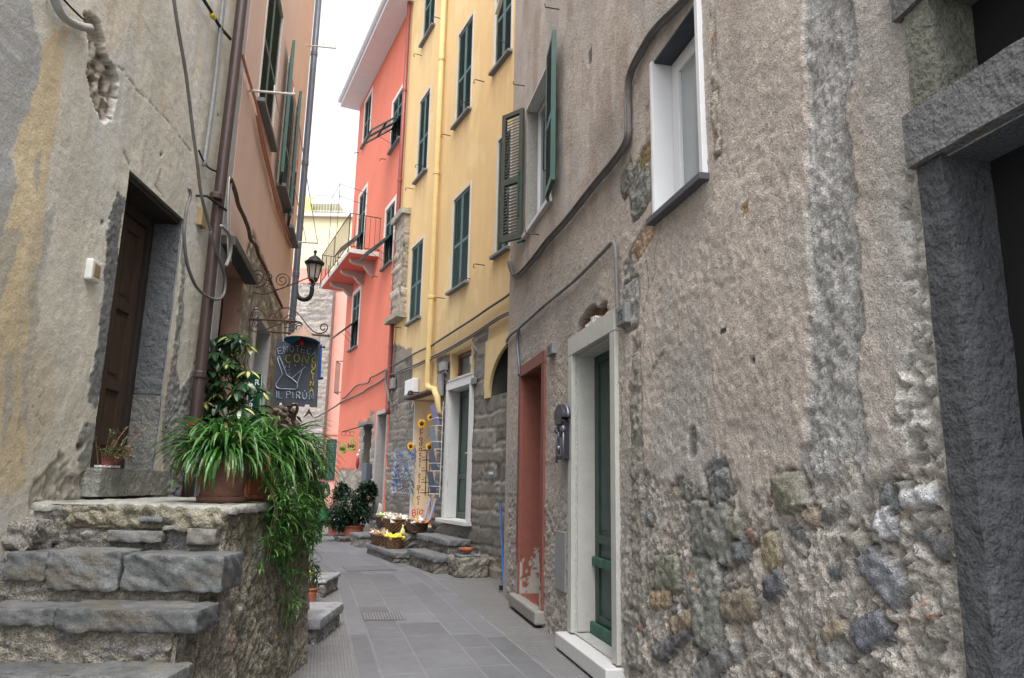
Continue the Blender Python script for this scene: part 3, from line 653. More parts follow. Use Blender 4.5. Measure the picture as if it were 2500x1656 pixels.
    for (u, v, a, b) in ((250, 542, 3, 5), (476, 888, 3, 4), (195, 1090, 7, 9), (395, 378, 2, 4), (532, 282, 2, 3)): stone_blob(WL, S, Z, D, C, u, v, a, b, (.10, .08, .07), -.02, 0, 2, 3)
    D = D*sst(.0, .25, WL.L-S)
    return D, C
dl = (WL.su(316, 0, 398)+.02, WL.su(441, 0, 600), 1.455, 3.60)
lh = empty('limewashed_house', WL.p(7, 0), 'old house on the left with blotchy ochre and grey limewash and a dark wooden door', 'house')
facade(WL, 0, WL.L, 0, 8.6, [(*dl, .34, (.20, .205, .205))], lambda s: .016 if s > 4.4 else .2, lambda z: .016 if z < 5 else .03, fnL, 'wall', M_left, lh, rc=(.36, .35, .31), extra_s=(4.4,))
hewn(WL, dl[1]-.012, dl[1]+.02, dl[2]+.62, dl[3]-.02, -.34, -.015, 'door_jamb', lh, (.115, .122, .13), amp=.008, step=.02)
hewn(WL, dl[1]-.02, dl[1]+.02, dl[2]+.0, dl[2]+.60, -.40, -.01, 'door_jamb', lh, (.16, .16, .15), amp=.008, step=.02, k=3)
hewn(WL, dl[0]-.02, dl[0]+.012, dl[2]+.0, dl[3]-.02, -.34, -.015, 'door_jamb', lh, (.17, .175, .17), amp=.008, step=.02, k=6)
hewn(WL, dl[0]-.05, dl[1]+.05, dl[2]-.19, dl[2]-.004, -.34, .10, 'door_threshold', lh, (.20, .20, .18), amp=.008, step=.02, k=1)
m = MB(); m.wbox(WL, dl[0], dl[1], dl[3]-.05, dl[3]-.01, -.33, -.03); m.build('door_lintel', M_wood, lh)
# timber frame and the two old leaves
m = MB(); a, b, z0, z1 = dl; m.wbox(WL, a+.015, a+.085, z0, z1-.05, -.33, -.23); m.wbox(WL, b-.085, b-.015, z0, z1-.05, -.33, -.23); m.wbox(WL, a+.085, b-.085, z1-.13, z1-.05, -.33, -.235)
m.build('door_frame', M_wood, lh, bevel=.006)
d1 = panel_door(WL, a+.09, (a+b)/2, z0+.01, z1-.14, -.28, M_wood, lh, 1, ((.06, .30), (.34, .62), (.66, .95)), stile=.08, rec=.025)
M_wood2 = mat('brown_weathered_wood', (.062, .040, .028), .75, 0, (('n', 30, .5, .006),), ((7, .45),), .3, (10, 10, .7))
d2 = panel_door(WL, (a+b)/2+.005, b-.09, z0+.01, z1-.14, -.265, M_wood2, lh, 1, ((.06, .30), (.34, .62), (.66, .95)), stile=.09, rec=.025)
# brown downpipe on the corner
m = MB(); P = px3(WL, [(592, -6), (571, 180), (548, 370), (525, 570), (505, 760), (478, 1010), (470, 1100)], .10); P = [P[0]+(P[0]-P[1])*1.2]+P
for i, p in enumerate(P): P[i] = WL.p((p-WL.A).dot(WL.t), p.z, .10)
base = WL.p((P[-1]-WL.A).dot(WL.t), 1.0, .10)
m.tube(P+[base], .052, 16); dp = m.build('downpipe', M_brownp, lh, True)
for (u, v) in ((487, 915), (482, 990), (528, 480)): q = WL.uv(u, v, .10); m = MB(); m.lathe(WL.p(q[0], q[1], .10), [(.052, -.03), (.058, -.025), (.058, .02), (.052, .03)], 16); sub(m, 'pipe_collar', M_brownp, dp)

m = MB(); q = WL.uv(474, 1036, .10); m.lathe(WL.p(q[0], q[1], .10), [(.054, -.008), (.056, -.008), (.056, .008), (.054, .008)], 16); sub(m, 'red_band', mat('red_plastic', (.45, .03, .03), .5), dp)
m = MB(); q = WL.uv(478, 478, 0); m.tube([WL.p(q[0], q[1], -.02), WL.p(q[0], q[1], .10), WL.p(q[0]+.35, q[1], .16)], .012); m.build('pipe_bracket', M_iron, lh)
# grey cement band at the corner
m = MB(); m.wbox(WL, WL.L-.16, WL.L+.0, 1.0, 8.6, .004, .022); m.build('corner_band', mat('cement', (.33, .345, .35), .9, 0, (('n', 30, .3, .004),), ((6, .12),)), lh)

# ================================================================== stone staircase against the limewashed house
def SX(Y): return -1.585+.035*(Y-6.0)                    # street face of the stair
stair = empty('stone_staircase', (-2.1, 4.3, 0), 'worn stone staircase with rough rubble sides climbing to the open dark doorway', 'staircase')
M_tread = matvc('worn_tread', .8, (('n', 10, .5, .03), ('n', 50, .6, .01), ('n', 150, .6, .005)), ((4, .18), (30, .15), (110, .25)), .3)
M_rubble = matvc('rubble', .92, (('n', 24, .8, .03), ('n', 80, .9, .015), ('v', 120, .5, .006)), ((14, .3), (80, .4)), .2)
def grid_face(o, a, b, step, fn, name, material, parent, smooth=True):
    o, a, b = Vector(o), Vector(a), Vector(b); na, nb = max(2, int(a.length/step)+1), max(2, int(b.length/step)+1)
    A_, B_ = np.meshgrid(np.linspace(0, a.length, na), np.linspace(0, b.length, nb), indexing='ij')
    nrm = np.array(a.normalized().cross(b.normalized()).normalized()); D, C = fn(A_, B_)
    V = np.array(o)+A_[..., None]*np.array(a.normalized())+B_[..., None]*np.array(b.normalized())+D[..., None]*nrm
    I = np.arange(na*nb).reshape(na, nb); F = np.stack([I[:-1, :-1], I[1:, :-1], I[1:, 1:], I[:-1, 1:]], -1).reshape(-1, 4)
    return npmesh(name, V.reshape(-1, 3), F, C.reshape(-1, 3), material, parent, smooth)
def block(x0, x1, y0, y1, z0, z1, name, parent, col, k=0, round_=.02, amp=.010, step=.022, material=None, slope=0, mot=.3, front=None):
    """a weathered slab: box with rounded, chipped edges in world axes (x0 may follow the wall line)"""
    V, F, nb_ = [], [], 0; L = (x1-x0, y1-y0, z1-z0)
    def n_(l): return max(3, int(l/step)+1)
    for ax in range(3):
        for side in (0, 1):
            p, q = [i for i in range(3) if i != ax]; A_, B_ = np.meshgrid(np.linspace(0, 1, n_(L[p])), np.linspace(0, 1, n_(L[q])), indexing='ij')
            G = np.zeros(A_.shape+(3,)); G[..., p] = A_; G[..., q] = B_; G[..., ax] = side
            I = np.arange(A_.size).reshape(A_.shape)+nb_; f_ = np.stack([I[:-1, :-1], I[1:, :-1], I[1:, 1:], I[:-1, 1:]], -1).reshape(-1, 4)
            if (side == 0) ^ (ax == 1): f_ = f_[:, ::-1]
            V.append(G.reshape(-1, 3)); F.append(f_); nb_ += A_.size
    U = np.concatenate(V); F = np.concatenate(F); P = np.array((x0, y0, z0))+U*np.array(L)
    c = P.copy()                                          # rounding: clamp to an inner box and push out again
    rn = round_*(1+1.6*fbm(P[:, 0]*7+P[:, 2]*3+k, P[:, 1]*7+P[:, 2]*5, 1))
    lo = np.array((x0, y0, z0))+rn[:, None]; hi = np.array((x1, y1, z1))-rn[:, None]; inn = np.clip(P, lo, hi); v = P-inn; ln = np.maximum(np.linalg.norm(v, axis=1), 1e-9)
    P = inn+v/ln[:, None]*np.minimum(ln, rn)[:, None]
    dirn = v/ln[:, None]
    am = amp*(2.0*fbm(P[:, 0]*6+P[:, 2]*7+k, P[:, 1]*6+P[:, 2]*6, 2)+1.2*fbm(P[:, 0]*22+P[:, 2]*9, P[:, 1]*22+P[:, 2]*20, 3))
    am = am+amp*.9*gravel(P[:, 0]*9+P[:, 2]*6+k, P[:, 1]*9+P[:, 2]*11, 2); P = P+dirn*(am*np.where(abs(dirn[:, 2]) > .9, .5, 1.3))[:, None]; P[:, 2] += slope*(P[:, 0]-x0)
    t = 1+mot*(fbm(P[:, 0]*5+P[:, 2]*6, P[:, 1]*5+P[:, 2]*5, 4)+fbm(P[:, 0]*24, P[:, 1]*24+P[:, 2]*24, 5))
    C = np.array(col)*t[:, None]; di = sst(.04, .22, fbm(P[:, 0]*4+P[:, 2]*5+k, P[:, 1]*4+P[:, 2]*7, 7)); C = C*(1-.55*di[:, None])+np.array((.12, .105, .08))*.55*di[:, None]
    return npmesh(name, P, F, C, material or M_tread, parent)
def fn_side(A_, B_):                                      # rough mortared rubble, slightly battered
    r = fbm(A_*4, B_*3, 1); r2 = fbm(A_*12, B_*8, 2)*.7+gravel(A_*11, B_*8, 2)*.5; r3 = gravel(A_*34, B_*26, 3)*.7+fbm(A_*50, B_*50, 3)*.5
    C = np.zeros(A_.shape+(3,))+np.array((.20, .182, .148)); C = mix(C, (.30, .28, .24), sst(.02, .3, fbm(A_*6, B_*2.4, 5))*.8); C = mix(C, (.15, .14, .10), sst(.0, .25, fbm(A_*3, B_*1.6, 6))*.7)
    C = mix(C, (.33, .24, .18), sst(.15, .3, fbm(A_*7, B_*5, 7))*.5)
    C *= (1+.8*r2+.7*r3)[..., None]
    return .05*r+.035*r2+.014*r3, C
X1, X2 = SX(3.4), SX(6.0)
ridge = [(4.32, 1.235), (4.08, .985), (3.83, .735), (3.58, .485), (3.33, .235)]
Lf_ = XL
# side wall: one displaced sheet under the stepped line
def side_wall():
    ny, nz = 190, 96; Y = np.linspace(3.3, 6.02, ny)
    top = np.select([Y >= 4.34, Y >= 4.10, Y >= 3.86, Y >= 3.6], [1.215, .965, .715, .465], .215)
    T = np.linspace(0, 1, nz); YY = np.repeat(Y[:, None], nz, 1); ZZ = top[:, None]*T[None, :]-.03
    D, C = fn_side(YY*1.0, ZZ*1.0)
    D = D-.03+.10*(1-T[None, :])*.6; moss = sst(.9, 1.2, ZZ)*sst(-.1, .2, fbm(YY*8, ZZ*8, 4)); C = mix(C, (.16, .15, .07), moss*.5)
    X = SX(YY)+D
    V = np.stack([X, YY, ZZ], -1); I = np.arange(ny*nz).reshape(ny, nz); F = np.stack([I[:-1, :-1], I[1:, :-1], I[1:, 1:], I[:-1, 1:]], -1).reshape(-1, 4)
    V2 = V.reshape(-1, 3); C2 = C.reshape(-1, 3)
    # far end face, turning the corner
    nx = 60; Xe = np.linspace(0, 1, nx); E = np.zeros((nx, nz, 3)); De, Ce = fn_side((Xe*1.3)[:, None]+9+0*T[None, :], (T*1.2)[None, :]+0*Xe[:, None])
    E[..., 0] = X[-1][None, :]*(1-Xe[:, None])+XL(6.02)*Xe[:, None]; E[..., 1] = 6.02+De*Xe[:, None]; E[..., 2] = ZZ[-1][None, :]
    J = np.arange(nx*nz).reshape(nx, nz)+len(V2); F2 = np.stack([J[:-1, :-1], J[1:, :-1], J[1:, 1:], J[:-1, 1:]], -1).reshape(-1, 4)
    return npmesh('side_wall', np.concatenate([V2, E.reshape(-1, 3)]), np.concatenate([F, F2]), np.concatenate([C2, Ce.reshape(-1, 3)]), M_rubble, stair)
side_wall()
def fn_riser(seed, z0):
    def f(A_, B_):
        r = fbm(A_*7+seed*3, B_*9, 1); r2 = fbm(A_*14, B_*18+seed, 2)*.6+gravel(A_*13+seed, B_*20, 1)*.4; r3 = gravel(A_*38+seed, B_*40, 3)*.5+fbm(A_*50, B_*50, 2)*.4
        C = np.zeros(A_.shape+(3,))+np.array((.215, .20, .17)); C = mix(C, (.27, .255, .22), sst(.05, .2, fbm(A_*5+seed, B_*8, 5))*.8)
        C = mix(C, (.17, .165, .12), sst(.05, .3, fbm(A_*4, B_*7+seed, 6))*.7)
        st = sst(.06, .14, fbm(A_*3.2+seed, B_*15+seed, 7)); C = mix(C, (.155, .155, .16), st*.85)
        C *= (1+.6*r2+.5*r3)[..., None]
        return .03*r+.03*r2+.012*r3+st*.015, C
    return f
for i, (y, z) in enumerate(ridge):
    xw, xs = XL(y)-.02, SX(y)-.02
    grid_face((xw, y+.03, z-.27), (xs-xw, 0, 0), (0, 0, .27), .014, fn_riser(i, z), 'riser', M_rubble, stair)
# landing slab: pale worn cement top, ragged edge
block(XL(4.3)-.05, SX(6)-.03, 4.33, 5.99, 1.19, 1.245, 'landing', stair, (.29, .29, .265), 1, .03, .012, .02, M_tread)
block(XL(4.3)+.15, SX(4.4)-.01, 4.30, 4.6, 1.10, 1.232, 'landing_edge', stair, (.22, .205, .155), 2, .045, .03, .014, M_rubble, mot=.8)
for (y, z, cuts) in ((4.05, .985, (-2.74, -2.50, -2.09, -1.53)), (3.80, .735, (-2.72, -2.27, -1.54)), (3.55, .485, (-2.72, -2.0, -1.55)), (3.30, .235, (-2.72, -2.0, -1.56))):
    th = .19 if z > .9 else .10
    for i in range(len(cuts)-1):
        c = (.095, .100, .102) if (i+int(z*4)) % 2 else (.112, .117, .118)
        block(cuts[i]+.006, cuts[i+1]-.006, y+(.0 if i else .02), y+.30, z-th*(1 if i else .8), z+(.0, .012, .004)[i % 3], 'tread', stair, c, i*3+int(z*10), .014, .010, .012, mot=.8)
for (x0, x1, z0, z1, c) in ((-2.32, -1.99, 1.03, 1.095, (.15, .15, .15)), (-1.86, -1.68, 1.02, 1.115, (.15, .145, .13)), (-2.0, -1.89, 1.10, 1.13, (.17, .165, .15)), (-2.15, -2.0, 1.145, 1.175, (.16, .17, .19))):
    block(x0, x1, 4.275, 4.4, z0, z1, 'riser_stone', stair, c, int(x0*10), .016, .008, .012)
block(XL(4.0)-.1, -2.64, 4.12, 4.42, .98, 1.15, 'rough_corner', stair, (.21, .20, .18), 9, .05, .04, .015, M_rubble, mot=.7)
block(XL(3.4)-.1, SX(6)-.12, 4.45, 5.95, -.02, 1.1, 'core', stair, (.2, .2, .18), 5, .01, 0, .4)

# ================================================================== salmon house (left, far)
def fnQ(S, Z):
    C = np.zeros(S.shape+(3,))+np.array((.66, .48, .41)); C *= (1+.10*fbm(S*2, Z*.5, 1)+.06*fbm(S*9, Z*5, 2))[..., None]
    C = mix(C, (.60, .48, .43), sst(.0, .3, fbm(S*1.2, Z*.4, 3))*.5)
    D = .004*fbm(S*4, Z*3, 1)
    # bare masonry band where the shopfronts are
    P = [(618, 560), (645, 640), (700, 800), (706, 1200), (575, 1200), (566, 900), (588, 700), (606, 600)]
    m = inpoly(pix(WQ, P), S+fbm(S*6, Z*6, 1)*.12, Z+fbm(S*6, Z*6, 2)*.12).astype(float)
    r = fbm(S*9, Z*9, 4)*.8+fbm(S*26, Z*26, 5)*.6
    C = mix(C, (.26, .23, .19), m); C = mix(C, (.45, .42, .36), m*sst(.05, .2, r)); C = mix(C, (.14, .12, .10), m*sst(.0, .2, fbm(S*7, Z*5, 6))*.7); C *= (1+m*r*.8)[..., None]
    return D+m*(-.02+.07*r), C
sal = empty('salmon_house', WQ.p(2, 0), 'salmon pink house on the left with green shutters and two shop doors under it', 'house')
qd = (WQ.su(521, 0, 900), WQ.su(575, 0, 900), 0.35, WQ.uv(600, 690)[1])          # dark doorway under the slab canopy
qw = (WQ.su(612, 0, 900), WQ.su(652, 0, 900), 0.9, WQ.uv(650, 790)[1])
def qrect(a, b, v0, v1): s0, s1 = WQ.su(a, 0, v1), WQ.su(b, 0, v1); return (s0, s1)
w1a = WQ.uv(629, 256); w1b = WQ.uv(662, 345); w1 = (w1a[0], w1b[0], (w1a[1]+w1b[1])/2, (w1a[1]+w1b[1])/2+1.95)
w2a = WQ.uv(691, 452); w2b = WQ.uv(715, 560)
ht = 11.6
facade(WQ, 0, WQ.L, 0, ht, [(*qd, .3, (.45, .28, .22)), (*qw, .25, (.26, .26, .25)), (*w1, .10, (.5, .4, .34))], lambda s: .04, lambda z: .04 if z < 5.5 else .12, fnQ, 'wall', M_paint, sal, rc=(.6, .36, .29))
print('salmon', WQ.L, qd, qw, w1, w2a, w2b)
def window_closed(W, h, parent, mt, sur=.05, d=.0, sill=True, lower=None, rec=.05, surm=None, label=None):
    s0, s1, z0, z1 = h
    e = bpy.data.objects.new('window', None); scene.collection.objects.link(e); e.location = W.p((s0+s1)/2, z0); e.parent = parent; e.matrix_parent_inverse = Matrix.Translation(-wloc(parent))
    m = MB()
    m.wbox(W, s0-sur, s0-.003, z0-.02, z1+sur, -.02, d+.012); m.wbox(W, s1+.003, s1+sur, z0-.02, z1+sur, -.02, d+.012); m.wbox(W, s0-.003, s1+.003, z1+.003, z1+sur, -.02, d+.011)
    sub(m, 'surround', surm or M_frame, e)
    m = MB(); m.wbox(W, s0, s1, z0, z1, d-rec-.05, d-rec-.04); sub(m, 'pane', M_dark, e)
    shut(W, h, e, mt, d-rec, lower)
    if sill: m = MB(); m.wbox(W, s0-.08, s1+.08, z0-.055, z0-.003, -.02, d+.09); sub(m, 'sill', M_slate, e, bevel=.004)
    return e
def shut(W, h, e, mt, d, lower):
    s0, s1, z0, z1 = h; mid = (s0+s1)/2; zc = z0+(z1-z0)*.47
    for (a, b) in ((s0+.006, mid-.004), (mid+.004, s1-.006)):
        m = MB(); P = lambda x, z, dd: W.p(a+(b-a)*x, z, d+dd)
        if lower is None: leaf_geo(m, P, b-a, z0+.004, z1-.006, zc, .05, .045)
        else:
            leaf_geo(m, P, b-a, zc, z1-.006, (zc+z1)/2, .05, .045); fx = .05/(b-a)
            for x0, x1 in ((0, fx), (1-fx, 1)): m.hexa([P(x0, z0, 0), P(x1, z0, 0), P(x1, z0, .035), P(x0, z0, .035), P(x0, zc, 0), P(x1, zc, 0), P(x1, zc, .035), P(x0, zc, .035)])
            L_, an = lower                                # the lower flap pushed out on its stay
            k = MB(); ca, sa = math.cos(an), math.sin(an)
            H = lambda x, q, dd: W.p(a+(b-a)*x, zc-ca*q+sa*dd, d+.03+sa*q+ca*dd)
            leaf_geo(k, lambda x, q, dd: H(x, q, dd), b-a, 0.0, L_, L_*.5, .05, .045)
            k.tube([H(.5, L_*.6, 0), W.p(a+(b-a)*.5, z0+.12, d+.02)], .006)
            sub(k, 'shutter_flap', mt, e)
        sub(m, 'shutter', mt, e)
# window with closed shutters, seen edge on
window_closed(WQ, w1, sal, M_faded, .05, 0, True)
# two further windows with their shutters folded out from the wall
def outward(W, s, z0, z1, wd, ang, parent, sgn):
    open_leaf(W, s, ang, wd, z0, z1, sgn, 'shutter', parent, M_green, M_iron)
for (u0, vb, u1, vb1, vt) in ((693, 452, 712, 545, 140), (711, 552, 728, 590, 270)):
    a = WQ.su(u0, .1, vb); zb_ = WQ.uv(u0, vb, .1)[1]; zt_ = WQ.uv(u0+28, vt, .1)[1]
    e = bpy.data.objects.new('window', None); scene.collection.objects.link(e); e.location = WQ.p(a, zb_); e.parent = sal; e.matrix_parent_inverse = Matrix.Translation(-wloc(sal))
    m = MB(); b_ = a+.95; m.wbox(WQ, a, b_, zb_, zt_, .0, .012); sub(m, 'surround', M_frame, e)
    m = MB(); m.wbox(WQ, a+.07, b_-.07, zb_+.05, zt_-.07, .011, .02); sub(m, 'pane', M_glass, e)
    m = MB(); m.wbox(WQ, a-.08, b_+.08, zb_-.05, zb_-.0, 0, .14); sub(m, 'sill', M_slate, e)
    outward(WQ, a, zb_+.02, zt_, .44, R_(9), e, -1)
# far downpipe at the end of the house
m = MB(); P = px3(WQ, [(778, -6), (760, 200), (738, 400), (722, 600), (712, 720), (704, 820)], .12); sE = WQ.L+.10
P = [WQ.p(sE, z, .06) for z in (0.2, 3, 6, 9, ht)]
m.tube(P, .06, 14); dp = m.build('downpipe', M_bluep, sal, True)
for z in (3.2, 5.1, 7.3, 9.6): m = MB(); m.lathe(WQ.p(sE, z, .06), [(.06, -.05), (.068, -.04), (.068, .04), (.06, .05)], 14); sub(m, 'pipe_collar', M_bluep, dp)
# string course cables painted salmon, slab canopy, eaves cornice
m = MB(); P = px3(WQ, [(590, 130), (605, 185), (628, 262), (640, 330), (660, 415), (680, 500), (712, 590)], .04); m.tube(smooth_path(P, 4), .016, 6); m.tube(smooth_path([p+Vector((.0, 0, -.09)) for p in P[2:]], 4), .016, 6)
m.build('painted_conduit', mat('salmon_painted_conduit', (.50, .24, .17), .7), sal)
q0, q1 = WQ.uv(574, 582, .13), WQ.uv(625, 703, .13); zc = (q0[1]+q1[1])/2
m = MB(); m.wbox(WQ, q0[0], q1[0], zc-.02, zc+.08, 0, .14); m.build('slab_canopy', mat('dark_slate_slab', (.06, .06, .055), .85, 0, (('n', 20, .6, .02),), ((8, .4),)), sal, bevel=.01)
m = MB(); m.wbox(WQ, qd[0]+.02, qd[1]-.02, qd[2], qd[3], -.29, -.27); m.build('shop_dark_back', M_dark, sal)  # near-black sheet in place of the unlit shop interior
fr = frame_mb(WQ, (qd[0]+.02, qd[1]-.02, qd[2], qd[3]), .07, -.27, -.2, False); fr.build('door_frame', M_wood, sal)
m = frame_mb(WQ, qw, .09, -.24, .02, False); s0, s1, z0, z1 = qw; m.wbox(WQ, s0+.09, s1-.09, z1-.95, z1-.83, -.2, .0); m.build('shop_window_frame', mat('pale_grey_paint', (.42, .42, .41), .6), sal, bevel=.004)
m = MB(); m.wbox(WQ, qw[0]+.05, qw[1]-.05, qw[2], qw[3], -.26, -.22); m.build('shop_window_pane', mat('dim_glass', (.03, .03, .032), .15), sal)
# ================================================================== ground and street
bg_ = MB(); bg_.add([(-400, -60, -.03), (400, -60, -.03), (400, 700, -.03), (-400, 700, -.03)], [(0, 1, 2, 3)])
tag(bg_.build('ground', mat('bare_ground', (.22, .21, .20), .95, 0, (), ((2, .2),))), kind='structure')
gp = [(1.55, -3), (.92, 0), (.15, 3), (-.36, 4.9), (-.631, 5.893), (-.94, 7.08), (-1.29, 8.37), (-1.70, 9.9), (-2.15, 11.4), (-2.74, 12.8), (-3.32, 14.16), (-3.95, 15.6), (-4.8, 17.3), (-5.9, 19.2), (-7.3, 21.2), (-9, 23)]
G = np.array([tuple(p)[:2] for p in smooth_path([Vector((a, b, 0)) for a, b in gp], 12)]); gl = np.r_[0, np.cumsum(np.hypot(*np.diff(G, axis=0).T))]
def gpos(s, q):
    x = np.interp(s, gl, G[:, 0]); y = np.interp(s, gl, G[:, 1]); e = .4
    tx = np.interp(s+e, gl, G[:, 0])-np.interp(s-e, gl, G[:, 0]); ty = np.interp(s+e, gl, G[:, 1])-np.interp(s-e, gl, G[:, 1]); l = np.hypot(tx, ty)
    return x+q*ty/l, y-q*tx/l
sY5 = float(np.interp(5.0, G[:, 1], gl)); sY16 = float(np.interp(16, G[:, 1], gl))
ss = steps_between([0, sY5, sY16, gl[-1]], lambda s: .3 if s < sY5 else (.014+.003*(s-sY5) if s < sY16 else .15))
qq = steps_between([-3.5, -1.7, 1.75, 3.2], lambda q: .012 if -1.7 < q < 1.75 else .15)
S, Q = np.meshgrid(ss, qq, indexing='ij'); X, Y = gpos(S, Q)
lines = [-.50, -.33, 0, .43, .72, .93]; band = np.searchsorted(np.array(lines), Q+.008*fbm(S*1.5, Q*1.5, 1))
step_ = {0: (.235, .03), 1: (1.3, .2), 2: (.52, .12), 3: (.62, .2), 4: (.55, .15), 5: (1.4, .4), 6: (.30, .05)}
C = np.zeros(S.shape+(3,)); D = np.zeros(S.shape); jd = np.full(S.shape, 9.); cid = np.zeros(S.shape, int)
for l in lines: jd = np.minimum(jd, abs(Q-l+.006*fbm(S*1.5, Q*1.5, 1)))
rs = np.random.RandomState(4)
for b in range(7):
    m = band == b; a, v = step_[b]; e = [0]
    while e[-1] < 40: e.append(e[-1]+a+rs.uniform(-v, v))
    e = np.array(e); sj = S[m]+.012*fbm(Q[m]*3, S[m]*3, 2)+(.06*Q[m] if b == 6 else 0); c = np.clip(np.searchsorted(e, sj)-1, 0, len(e)-2)
    jd[m] = np.minimum(jd[m], np.minimum(sj-e[c], e[c+1]-sj)); cid[m] = b*500+c
h = ((cid*7919) % 1009)/1009.
rib = ((band == 0) | (band == 6)).astype(float)
C[:] = np.array((.138, .141, .152)); C *= (1+.26*(h-.5)+.30*fbm(S*1.6, Q*1.8, 3)+.22*fbm(S*12, Q*14, 4))[..., None]
C = mix(C, (.155, .154, .155), rib*.7)
pale = sst(.0, .2, fbm(S*1.3, Q*2.2, 6)); jj = sst(.011, .004, jd)
C = mix(C, (.235, .235, .23), jj*(.45+.55*pale)); C = mix(C, (.12, .12, .125), jj*sst(.0, -.25, fbm(S*1.6, Q*1.5, 5))*.5)
C = mix(C, (.18, .175, .165), sst(1.3, 1.5, Q+.1*fbm(S*3, Q*3, 2))*.4)
gr_ = sst(1.0, 1.4, Q+.25*fbm(S*4, Q*4, 7)); C = mix(C, (.15, .14, .125), gr_*.25); wp_ = sst(.12, .3, fbm(S*5, Q*5, 1)); C = mix(C, (.12, .12, .125), wp_*.35)
groove = rib*(.5+.5*np.cos(Q*2*math.pi/.03))*0
D = -.004*jj+.0015*fbm(S*9, Q*9, 2)+.003*(h-.5)
V = np.stack([X, Y, D], -1).reshape(-1, 3); n0, n1 = S.shape; I = np.arange(n0*n1).reshape(n0, n1)
F = np.stack([I[:-1, :-1], I[:-1, 1:], I[1:, 1:], I[1:, :-1]], -1).reshape(-1, 4)
def streetmat():
    m, nt, p, N, L = _m('paving'); a = N.new('ShaderNodeAttribute'); a.attribute_name = 'Col'; tc = N.new('ShaderNodeTexCoord').outputs['Object']
    c = _vary(nt, a.outputs['Color'], 130, .10, tc); at_q = N.new('ShaderNodeAttribute'); at_q.attribute_name = 'acr'; at_r = N.new('ShaderNodeAttribute'); at_r.attribute_name = 'rib'
    mu = N.new('ShaderNodeMath'); mu.operation = 'MULTIPLY'; mu.inputs[1].default_value = 2*math.pi/.026; L.new(at_q.outputs['Fac'], mu.inputs[0])
    si = N.new('ShaderNodeMath'); si.operation = 'SINE'; L.new(mu.outputs[0], si.inputs[0]); mm = N.new('ShaderNodeMath'); mm.operation = 'MULTIPLY'; L.new(si.outputs[0], mm.inputs[0]); L.new(at_r.outputs['Fac'], mm.inputs[1])
    r = N.new('ShaderNodeMapRange'); r.inputs['From Min'].default_value = -1; r.inputs['From Max'].default_value = 1; r.inputs['To Min'].default_value = .86; r.inputs['To Max'].default_value = 1.1; L.new(mm.outputs[0], r.inputs[0])
    x = N.new('ShaderNodeMix'); x.data_type = 'RGBA'; x.blend_type = 'MULTIPLY'; x.inputs[0].default_value = 1; L.new(c, x.inputs[6]); L.new(r.outputs[0], x.inputs[7]); L.new(x.outputs[2], p.inputs['Base Color'])
    p.inputs['Roughness'].default_value = .72; p.inputs['Specular IOR Level'].default_value = .35
    b = N.new('ShaderNodeBump'); b.inputs['Strength'].default_value = .4; b.inputs['Distance'].default_value = .004; L.new(mm.outputs[0], b.inputs['Height'])
    t = N.new('ShaderNodeTexNoise'); t.inputs['Scale'].default_value = 120; L.new(tc, t.inputs['Vector']); b2 = N.new('ShaderNodeBump'); b2.inputs['Strength'].default_value = .35; b2.inputs['Distance'].default_value = .003
    L.new(t.outputs[0], b2.inputs['Height']); L.new(b.outputs[0], b2.inputs['Normal']); L.new(b2.outputs[0], p.inputs['Normal']); return m
st_o = npmesh('street_paving', V, F, C.reshape(-1, 3), streetmat(), None, True, {'acr': S.ravel() if False else Q.ravel(), 'rib': rib.ravel()})
tag(st_o, kind='structure')
def z7(x, y): return (700+x/3.485, 1206+y/3.485)
def drain(P, label, bars):
    c = [gnd(*z7(*p)) for p in P]; ctr = sum(c, Vector())/4
    e = empty('drain_cover', ctr, label, 'drain cover', None)
    m = MB(); pts = [p+Vector((0, 0, .006)) for p in c]; m.prism([p-Vector((0, 0, .02)) for p in pts], pts); m.build('rim', mat('cast_iron_rim', (.11, .11, .115), .6, .2), e)
    m = MB()
    for i in range(bars):
        t0, t1 = (i+.25)/bars, (i+.72)/bars
        a, b = c[0].lerp(c[1], t0), c[0].lerp(c[1], t1); d_, f_ = c[3].lerp(c[2], t1), c[3].lerp(c[2], t0); q = [a.lerp(f_, .08), b.lerp(d_, .08), b.lerp(d_, .92), a.lerp(f_, .92)]
        m.prism([p+Vector((0, 0, .004)) for p in q], [p+Vector((0, 0, .012)) for p in q])
    m.build('grating', mat('cast_iron_bar', (.21, .21, .22), .6, .1), e)
drain([(640, 1015), (980, 1012), (1015, 1078), (660, 1080)], 'small rectangular iron drain grating in the paving, nearest the camera', 14)
drain([(475, 622), (855, 608), (935, 650), (515, 662)], 'wider iron drain grating further along the paving, before the stone steps', 22)
drain([(180, 566), (262, 566), (285, 582), (185, 582)], 'thin square iron cover at the left edge of the paving', 5)
